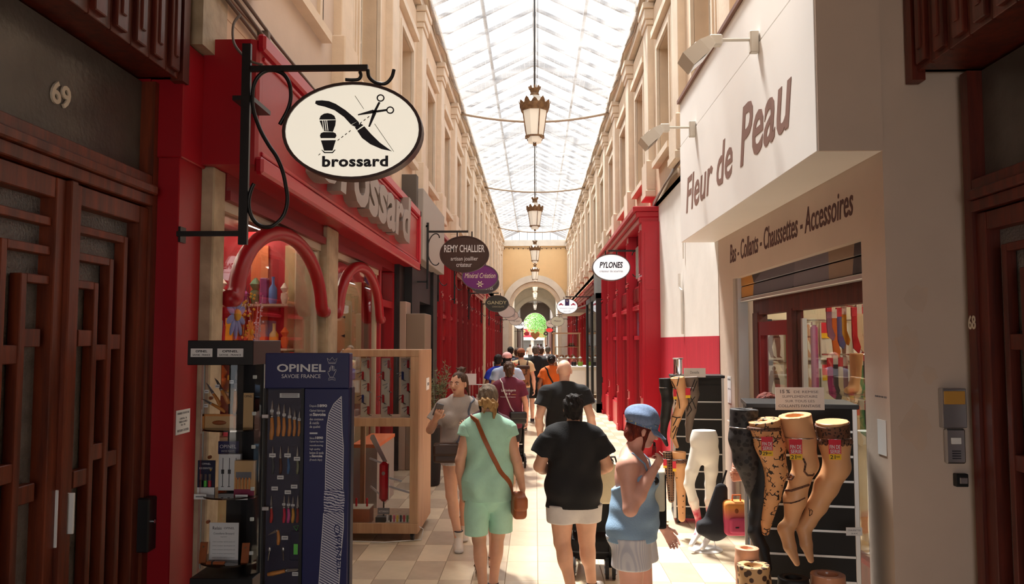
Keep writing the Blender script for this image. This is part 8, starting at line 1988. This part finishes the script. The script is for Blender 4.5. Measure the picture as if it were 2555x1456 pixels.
dv = (hd-vp); MB().tube([vp, vp+dv*.35], [.007, .009], 10).build('mouthpiece', M_BLACK, t, 'all'); MB().tube([vp+dv*.35, vp+dv*.95], .013, 12).build('vape_body', mat('vape_red', srgb(200, 30, 40), .3), t, 'all')
t = thing('sunglasses', 'dark sunglasses hooked on the neckline of the pale blue camisole', 'sunglasses', world_mat(p.t) @ (V3(0, .16, 1.2)*p.k))
bvc = bvh_of(cam_)
c0 = on_surface(bvc, 1628, 1190, .012) or (world_mat(p.t) @ (V3(0, .16, 1.22)*p.k))
for k, dz in enumerate((.035, -.03)):
    MB().ell(c0+V3(.008*k, -.004, dz), (.024, .006, .026), 14, 8).build('lens', mat('dark_lens', (.02, .02, .022), .08), t, 'all')
MB().tube([c0+V3(0, 0, .065), c0+V3(-.025, .0, .03), c0+V3(-.02, .01, -.06)], .003, 6).tube([c0+V3(.0, -.004, .012), c0+V3(.006, -.004, -.006)], .003, 6).build('glasses_frame', M_BLACK, t, 'all')
sh_ = world_mat(p.t)
t = thing('shoulder_tote', 'cream and black tote bag on the far shoulder of the woman in the cap', 'bag', (.95, 5.1, .9)); S().box((.76, 5.12, 1.04), (.055, .05, .12), .012, 0).build('bag_body', cloth('tote2', (224, 216, 190)), t, .01); S().box((.765, 5.12, .87), (.055, .05, .05), .012, 0).box((.822, 5.12, 1.0), (.006, .052, .15), .005, 0).build('bag_base', C_BLACK, t, .01)
MB().tube([(.74, 5.12, 1.16), (.68, 5.06, 1.28), (.66, 5.04, 1.33)], .008, 6).build('bag_handle', C_BLACK, t, 'all')
for o_, z_ in ((.0, 0), (.006, .02)): MB().tube([p.J['WL']+V3(.030*math.cos(a), .030*math.sin(a), .02+z_+.008*math.cos(a)) for a in [2*PI*k/16 for k in range(16)]], .0025, 5, closed=True).build('bracelet', M_GOLD, p.t, 'all', local=True)

# ---- woman in grey T-shirt with phone
p = Person('woman in grey T-shirt with messy bun looking aside, holding a phone', -.765, 7.85, PI+.12, 1.68, SK_B, 1.0, 1.0, .0075,
    dict(ER=(.285, -.01, 1.13), WR=(.225, .175, 1.265), EL=(-.235, .02, 1.13), WL=(-.11, .21, 1.18), PR=(-.4, -.2, .8), PL=(.2, -.6, .3), KR=(.07, .12, .50), AR=(.0, .16, .085), KL=(-.07, -.02, .48), AL=(-.06, -.20, .14)), head=(-.55, -.04), hand_curl=(.8, .9))
gsh = p.shirt(C_GREYM, .90, .62, o=.022, r_hem=.175, r_sl=(.08, .09), amp=.006, seed=2)
p.shorts(cloth('light_short', (206, 196, 188)), .93, .79, .012, .10)
p.hair(H_BROWN, [('e', (0, -.016, .105), (.080, .096, .086)), ('e', (0, -.06, .06), (.072, .05, .06)), ('e', (0, -.06, .20), (.045, .045, .036)), ('c', (-.05, -.05, .12), (-.08, -.07, -.08), .022, .008), ('c', (.05, -.06, .1), (.075, -.07, -.06), .018, .006), ('c', (-.02, -.06, .2), (-.06, -.05, .23), .012, .004), ('c', (.02, -.06, .2), (.055, -.04, .225), .012, .004), ('c', (.0, -.09, .12), (-.02, -.12, .02), .03, .01)], amp=.0016, cuts=[((0, .105, .055), (.080, .075, .10))])
p.face(); p.shoes(mat('boot_cream', srgb(222, 210, 196), .6), M_SHW, .07, 'boot')
W = world_mat(p.t); hw = W @ (p.J['WR']+V3(-.02, .05, .085)*p.k)
t = thing('mobile_phone', 'dark mobile phone in the hand of the woman in grey', 'phone', hw); Rp = Matrix.Rotation(.5, 3, 'X') @ Matrix.Rotation(.35, 3, 'Y')
S().box(hw, (.034, .004, .07), .004, 0, Rp).build('phone_body', mat('phone_grey', srgb(96, 92, 92), .35), t, .004); S().box(hw+Rp @ V3(0, -.0085, 0), (.031, .0005, .066), .001, 0, Rp).build('phone_back', mat('phone_back', srgb(130, 124, 122), .3), t, .0035)
p.strap(gsh, [(-.13, .0, 1.46), (-.125, .09, 1.40), (-.10, .12, 1.32), (-.06, .14, 1.20), (.0, .14, 1.05), (.07, .13, .94)], .010, C_SLATE, 'crossbody_strap')
bag('dark brown flap bag with gold clasp at the hip of the woman in grey', -.865, 7.66, .915, (.125, .045, .095), M_DKBAG, .05, 'flap_bag', flap=M_DKBAG, clasp=M_GOLD, r=.025)

# ---- dark haired woman walking just ahead of the mint woman
p = Person('dark haired woman in a plum top almost hidden in front of the mint woman', -.42, 7.0, 0, 1.60, SK_A, .95, .95, .009, dict(AL=(-.075, -.17, .15), KL=(-.075, -.02, .47), AR=(.04, .10, .085), KR=(.06, .06, .48)))
p.shirt(cloth('plum', (72, 34, 44)), .80, .5, name='top', amp=.004); p.shorts(C_WHITE, .83, .62); p.sandals(mat('sandal_brown', srgb(96, 66, 44), .6))
p.hair(H_DARK, [('e', (0, -.015, .10), (.083, .10, .09)), ('e', (.0, -.08, .0), (.085, .06, .11)), ('e', (.05, -.09, -.06), (.05, .045, .09))], cuts=[((0, .11, .03), (.085, .085, .085))])

# ---- bald man
p = Person('bald man in black T-shirt and grey trousers seen from behind', .325, 8.75, -.03, 1.78, SK_A, 1.06, 1.05, .008, dict(EL=(-.27, -.05, 1.10), WL=(-.255, .04, .87), ER=(.275, -.05, 1.12), WR=(.30, .0, .88)), head=(-.12, 0), female=False)
p.shirt(C_BLACK, .88, .55, o=.02, r_hem=.175, r_sl=(.08, .092), amp=.005, seed=4); p.trousers(C_SLATE, .45, .91, name='bermudas'); p.shoes(M_SHD, M_SOLE)
MB().tube([p.J['WL']+V3(.032*math.cos(a), .032*math.sin(a), .01) for a in [2*PI*k/16 for k in range(16)]], .006, 6, closed=True).build('watch', M_STEEL, p.t, 'all', local=True)

# ---- maroon T-shirt woman and the lilac one before her
p = Person('woman in maroon T-shirt with white back print and black shoulder bag', -.385, 11.5, 0, 1.69, SK_B, 1.05, 1.0, .010, dict(ER=(.245, -.03, 1.10), WR=(.26, .03, .86)))
sh = p.shirt(C_MAROON, .74, .6, o=.022, r_hem=.185, r_sl=(.08, .088), seed=5); p.shorts(C_BLACK, .77, .54, .008, .085, name='cycling_shorts')
p.hair(H_BROWN, [('e', (0, -.015, .10), (.083, .10, .09)), ('e', (.01, -.085, .03), (.06, .05, .075)), ('e', (.02, -.11, .07), (.04, .035, .05))], amp=.004, cuts=[((0, .11, .03), (.085, .085, .085))]); p.shoes(M_SHW, M_SOLE)
p.hair(H_BLOND, [('c', (.03, -.115, .09), (.075, -.06, .0), .02, .012)], name='blond_streak')
bv = bvh_of(sh); decal_text(sh, bv, 'La Vandogerie', 1253, 978, 1286, 970, 'back_print', M_PRINTW, p.t); decal_text(sh, bv, 'Vêtements, Jeux & Papeterie', 1250, 991, 1285, 988, 'back_print', M_PRINTW, p.t); decal_text(sh, bv, '8 8', 1263, 984, 1273, 979, 'back_print', M_PRINTW, p.t)
ribbon(bv, [(1248+4*k, 983) for k in range(4)], .002, 'print_line', M_GOLD, p.t); ribbon(bv, [(1276+4*k, 983.5) for k in range(4)], .002, 'print_line', M_GOLD, p.t)
p.strap(sh, [(-.10, -.03, 1.455), (-.09, -.10, 1.40), (-.06, -.12, 1.30), (-.02, -.13, 1.18), (.03, -.13, 1.05), (.08, -.12, .95)], .008, mat('white_strap', srgb(210, 206, 204), .7), 'crossbody_strap')
bag('black leather shoulder bag at the hip of the maroon T-shirt woman', -.245, 11.33, .90, (.12, .045, .085), mat('black_leather', (.015, .015, .016), .4), .1, 'shoulder_bag', flap=mat('black_leather', (.015, .015, .016), .4), r=.02)
p = Person('woman in lilac top just in front of the maroon T-shirt woman', -.40, 12.05, 0, 1.66, SK_A, 1.15, 1.0, .012, dict(WL=(-.2, .24, 1.0), WR=(.2, .24, 1.0))); p.shirt(C_LILAC, .85, .5, seed=6); p.trousers(C_SLATE, .1, .88); p.short_hair(H_BROWN); p.shoes(M_SHW, M_SOLE)

def cap_on(p, m, back=True):
    G = S(); R = np.array(p.RH); G.ell(p.hp(0, -.012, .118), [.086*p.k, .104*p.k, .082*p.k], .01, R); n_ = p.RH @ V3(0, .1, -1); G.cut(n_, p.hp(0, 0, .10)); o = G.build('cap', m, p.t, .008, local=True)
    S().ell(p.hp(0, .12, .10), [.07*p.k, .075*p.k, .010*p.k], 0, R).build('cap_peak', m, o, .008, local=True)
    MB().tube([p.hp(.03*math.cos(a), -.108+.004*math.sin(a), .105+.018*math.sin(a)) for a in [PI*k/8 for k in range(9)]], .004, 6).build('cap_strap', m, o, 'all', local=True)
def walker(label, px, hy, Y, skin, top_m, bot, hair_m=None, cap=None, female=False, wb=1.0, bald=False, seed=0, shoes_m=None, polo=False, stride=1, hd=(0, 0), rz=0.0, hem=.9):
    x = at(px, 900, Y).x; h = 2.0 - (hy-850)*Y/F_PX - (.02 if cap else .01)
    st_ = stride; pose = dict(AL=(-.08, -.16*st_, .13), KL=(-.085, .0, .48), AR=(.08, .12*st_, .085), KR=(.085, .09, .48)) if st_ else None
    if st_ < 0: pose = dict(AR=(.08, -.16, .13), KR=(.085, .0, .48), AL=(-.08, .12, .085), KL=(-.085, .09, .48))
    p = Person(label, x, Y, rz, h, skin, wb, 1.0, .012, pose, hd, female=female)
    sh = p.shirt(top_m, hem, .55, o=.022, r_hem=.178, r_sl=(.08, .09), seed=seed); 
    kind, bm, hm = bot
    if kind == 's': p.shorts(bm, hem+.03, hm, .014, .105)
    else: p.trousers(bm, hm, hem+.03)
    if hair_m: p.short_hair(hair_m)
    if cap: cap_on(p, cap)
    p.shoes(shoes_m or M_SHD, M_SOLE)
    return p, sh
M_CAPP = cloth('cap_pink', (232, 170, 166)); M_CAPB = cloth('cap_brown', (150, 90, 60))
p, sh = walker('person with pink cap and pale blue T-shirt', 1265, 878, 14.2, SK_A, C_LBLUE, ('t', C_SLATE, .1), H_DARK, M_CAPP, seed=1)
p.hair(H_DARK, [('e', (0, -.09, -.02), (.06, .04, .09))], name='ponytail')
walker('person in royal blue T-shirt at the left edge of the crowd', 1243, 884, 15.6, SK_C, C_ROYAL, ('t', C_SLATE, .1), H_DARK, seed=2, female=True)
p, sh = walker('young man in cream T-shirt and brown cap carrying a brown backpack', 1300, 868, 17.6, SK_A, C_CREAM, ('t', C_SLATE, .42), H_BROWN, M_CAPB, seed=3, shoes_m=M_SHD)
def backpack(label, p, m, m2, sz=(.15, .09, .22), zc=1.15, off=.05):
    W = world_mat(p.t); c = W @ V3(off, -.22*p.k, zc*p.k); t = thing('backpack', label, 'backpack', c, p.t.rotation_euler.z)
    S().box((0, 0, 0), [a-.04 for a in sz], .04, 0).build('pack_body', m, t, .012, local=True); S().box((0, -sz[1]*.8, -.06), (sz[0]*.6-.03, .02, .07), .03, 0).build('front_pocket', m, t, .012, local=True)
    S().box((0, -.0, sz[2]*.8), (sz[0]*.95-.03, sz[1]*.95-.03, .02), .035, 0).build('lid', m2, t, .012, local=True)
    for sx in (-1, 1): MB().bar((sx*.07, -sz[1]*1.02, sz[2]*.9), (sx*.07, -sz[1]*1.02, -sz[2]*.5), .02, .01).build('buckle_strap', m2, t, local=True); MB().tube([(sx*.09, .05, sz[2]), (sx*.10, .12, sz[2]+.1), (sx*.10, .22, sz[2]+.1), (sx*.10, .30, sz[2]-.05), (sx*.12, .25, -.05), (sx*.12, .1, -.15)], .018, 6).build('shoulder_strap', m2, t, 'all', local=True)
M_PACK = spots_mat('camo_brown', srgb(96, 62, 44), srgb(150, 100, 66), 14, .4, .8); M_PACK2 = cloth('pack_dark', (70, 48, 38))
backpack('brown camouflage backpack on the young man in the cream T-shirt', p, M_PACK, M_PACK2)
bv = bvh_of(sh); 
for pts, m in ((((1283, 905), (1287, 912), (1292, 908), (1296, 914)), M_POSTC), (((1290, 920), (1296, 916), (1302, 921), (1297, 926)), M_POSTA)): ribbon(bv, pts, .012, 'back_print', m, p.t)
p, sh = walker('tall man in black polo shirt and black shorts', 1337, 862, 19.2, SK_A, C_BLACK, ('s', C_BLACK, .55), H_GREY, seed=4, wb=1.12, stride=-1)
bag('black shoulder bag at the side of the tall man in the black polo', .19, 18.95, 1.02, (.08, .05, .12), C_BLACK, .2, 'sling_bag', flap=C_BLACK, r=.025)
walker('dark haired man in black T-shirt far ahead on the left', 1274, 865, 21.5, SK_B, C_BLACK, ('t', C_SLATE, .1), H_DARK, seed=5, stride=-1)
p, sh = walker('woman in orange T-shirt with a dark bun and black strap', 1376, 884, 16.4, SK_C, C_ORANGE, ('t', C_WHITE, .12), H_DARK, seed=6, female=True, wb=1.08)
p.hair(H_DARK, [('e', (0, -.115, .09), (.04, .035, .04))], name='hair_bun'); p.strap(sh, [(-.11, -.02, 1.455), (-.09, -.10, 1.40), (-.05, -.12, 1.28), (.02, -.13, 1.14), (.09, -.12, 1.02), (.15, -.06, .94)], .016, C_BLACK, 'crossbody_strap')
p, sh = walker('man in grey T-shirt with a black backpack near the cart', 1350, 866, 23.0, SK_A, C_GREY, ('s', C_CREAM, .52), H_BROWN, seed=7)
backpack('black backpack on the man in grey near the cart', p, C_BLACK, C_SLATE, (.13, .08, .2), 1.18, .02)
walker('man in light grey shirt at the back beside the glass case', 1367, 864, 25.5, SK_C, cloth('shirt_light', (196, 190, 192)), ('t', C_SLATE, .1), H_GREY, seed=8, stride=-1)
walker('person in dark top glimpsed between the caps', 1291, 868, 20.0, SK_B, C_SLATE, ('t', C_BLACK, .1), H_BROWN, seed=9)
for k, (px, Y, cm, lab) in enumerate(((1323, 62, C_WHITE, 'distant person in white inside the arch on the left'), (1350, 70, C_LBLUE, 'distant person in pale blue before the grey vault'), (1364, 60, C_WHITE, 'distant person in white inside the arch on the right'), (1342, 84, C_LILAC, 'distant person in lilac in the grey vault'))):
    walker(lab, px, 850+.3*F_PX/Y*.9, Y, SK_B, cm, ('t', C_SLATE, .1), H_BROWN, seed=k)

# ---- woman in striped dress behind the legs
p = Person('woman in striped shorts and white top half hidden behind the stocking legs', 1.80, 6.15, PI*.5+.25, 1.585, SK_D, 1.0, 1.0, .008, dict(ER=(.21, .08, 1.06), WR=(.07, .25, 1.10), EL=(-.21, .08, 1.06), WL=(-.04, .25, 1.04)), hand_curl=(.9, .9))
p.shirt(cloth('white_top', (232, 228, 224)), .92, .3, name='top'); p.shorts(C_STRIPE, .96, .56, .03, .14, name='striped_shorts', amp=.006); p.short_hair(H_RED); p.shoes(M_SHW, M_SOLE)
def ombre():
    m = bpy.data.materials.new('orange_pink_ombre'); nt, b = nodes_of(m); N = nt.nodes; L = nt.links; tc = N.new('ShaderNodeTexCoord'); sp = N.new('ShaderNodeSeparateXYZ'); mr = N.new('ShaderNodeMapRange'); mr.inputs['From Min'].default_value = -.12; mr.inputs['From Max'].default_value = .12
    L.new(tc.outputs['Object'], sp.inputs[0]); L.new(sp.outputs['Z'], mr.inputs['Value']); rp = N.new('ShaderNodeValToRGB'); L.new(mr.outputs[0], rp.inputs['Fac']); rp.color_ramp.elements[0].color = (*srgb(222, 84, 120), 1); rp.color_ramp.elements[1].color = (*srgb(248, 160, 80), 1); rp.color_ramp.elements[0].position = .45; rp.color_ramp.elements[1].position = .85
    L.new(rp.outputs['Color'], b.inputs['Base Color']); b.inputs['Roughness'].default_value = .7; return m
c = at(1836, 1290, 5.95); t = thing('mini_backpack', 'small orange and pink backpack carried behind the stocking legs', 'backpack', c)
mo = ombre(); S().box(c, (.062, .035, .095), .03, 0).build('pack_body', mo, t, .007); S().box(c+V3(0, -.055, -.045), (.045, .012, .035), .02, 0).build('front_pocket', mat('pack_pink', srgb(220, 84, 124), .7), t, .007)
MB().tube([c+V3(-.03, -.02, .12), c+V3(-.03, -.03, .17), c+V3(.03, -.03, .17), c+V3(.03, -.02, .12)], .006, 6).build('top_handle', mat('pack_orange', srgb(236, 120, 60), .7), t, 'all'); MB().ell(c+V3(-.01, -.066, .06), (.014, .004, .018), 10, 6).build('badge', M_LEATHER, t, 'all'); MB().box(c.x-.025, c.x+.0, c.y-.089, c.y-.086, c.z-.06, c.z-.05).build('logo_patch', M_INK, t)
c = at(1790, 1275, 6.0); t = thing('dark_shopping_bag', 'slack dark grey bag hanging beside the small orange backpack', 'bag', c); S().cone(c+V3(.03, 0, .16), c+V3(-.02, 0, -.12), .05, .10, .02, sc=(1, .5, 1)).box(c+V3(-.05, 0, -.12), (.08, .03, .02), .02, .05).build('bag_body', cloth('dark_bag', (44, 44, 50)), t, .009); MB().tube([c+V3(.03, 0, .18), c+V3(.08, .03, .30)], .008, 6).build('bag_handle', M_BLACK, t)
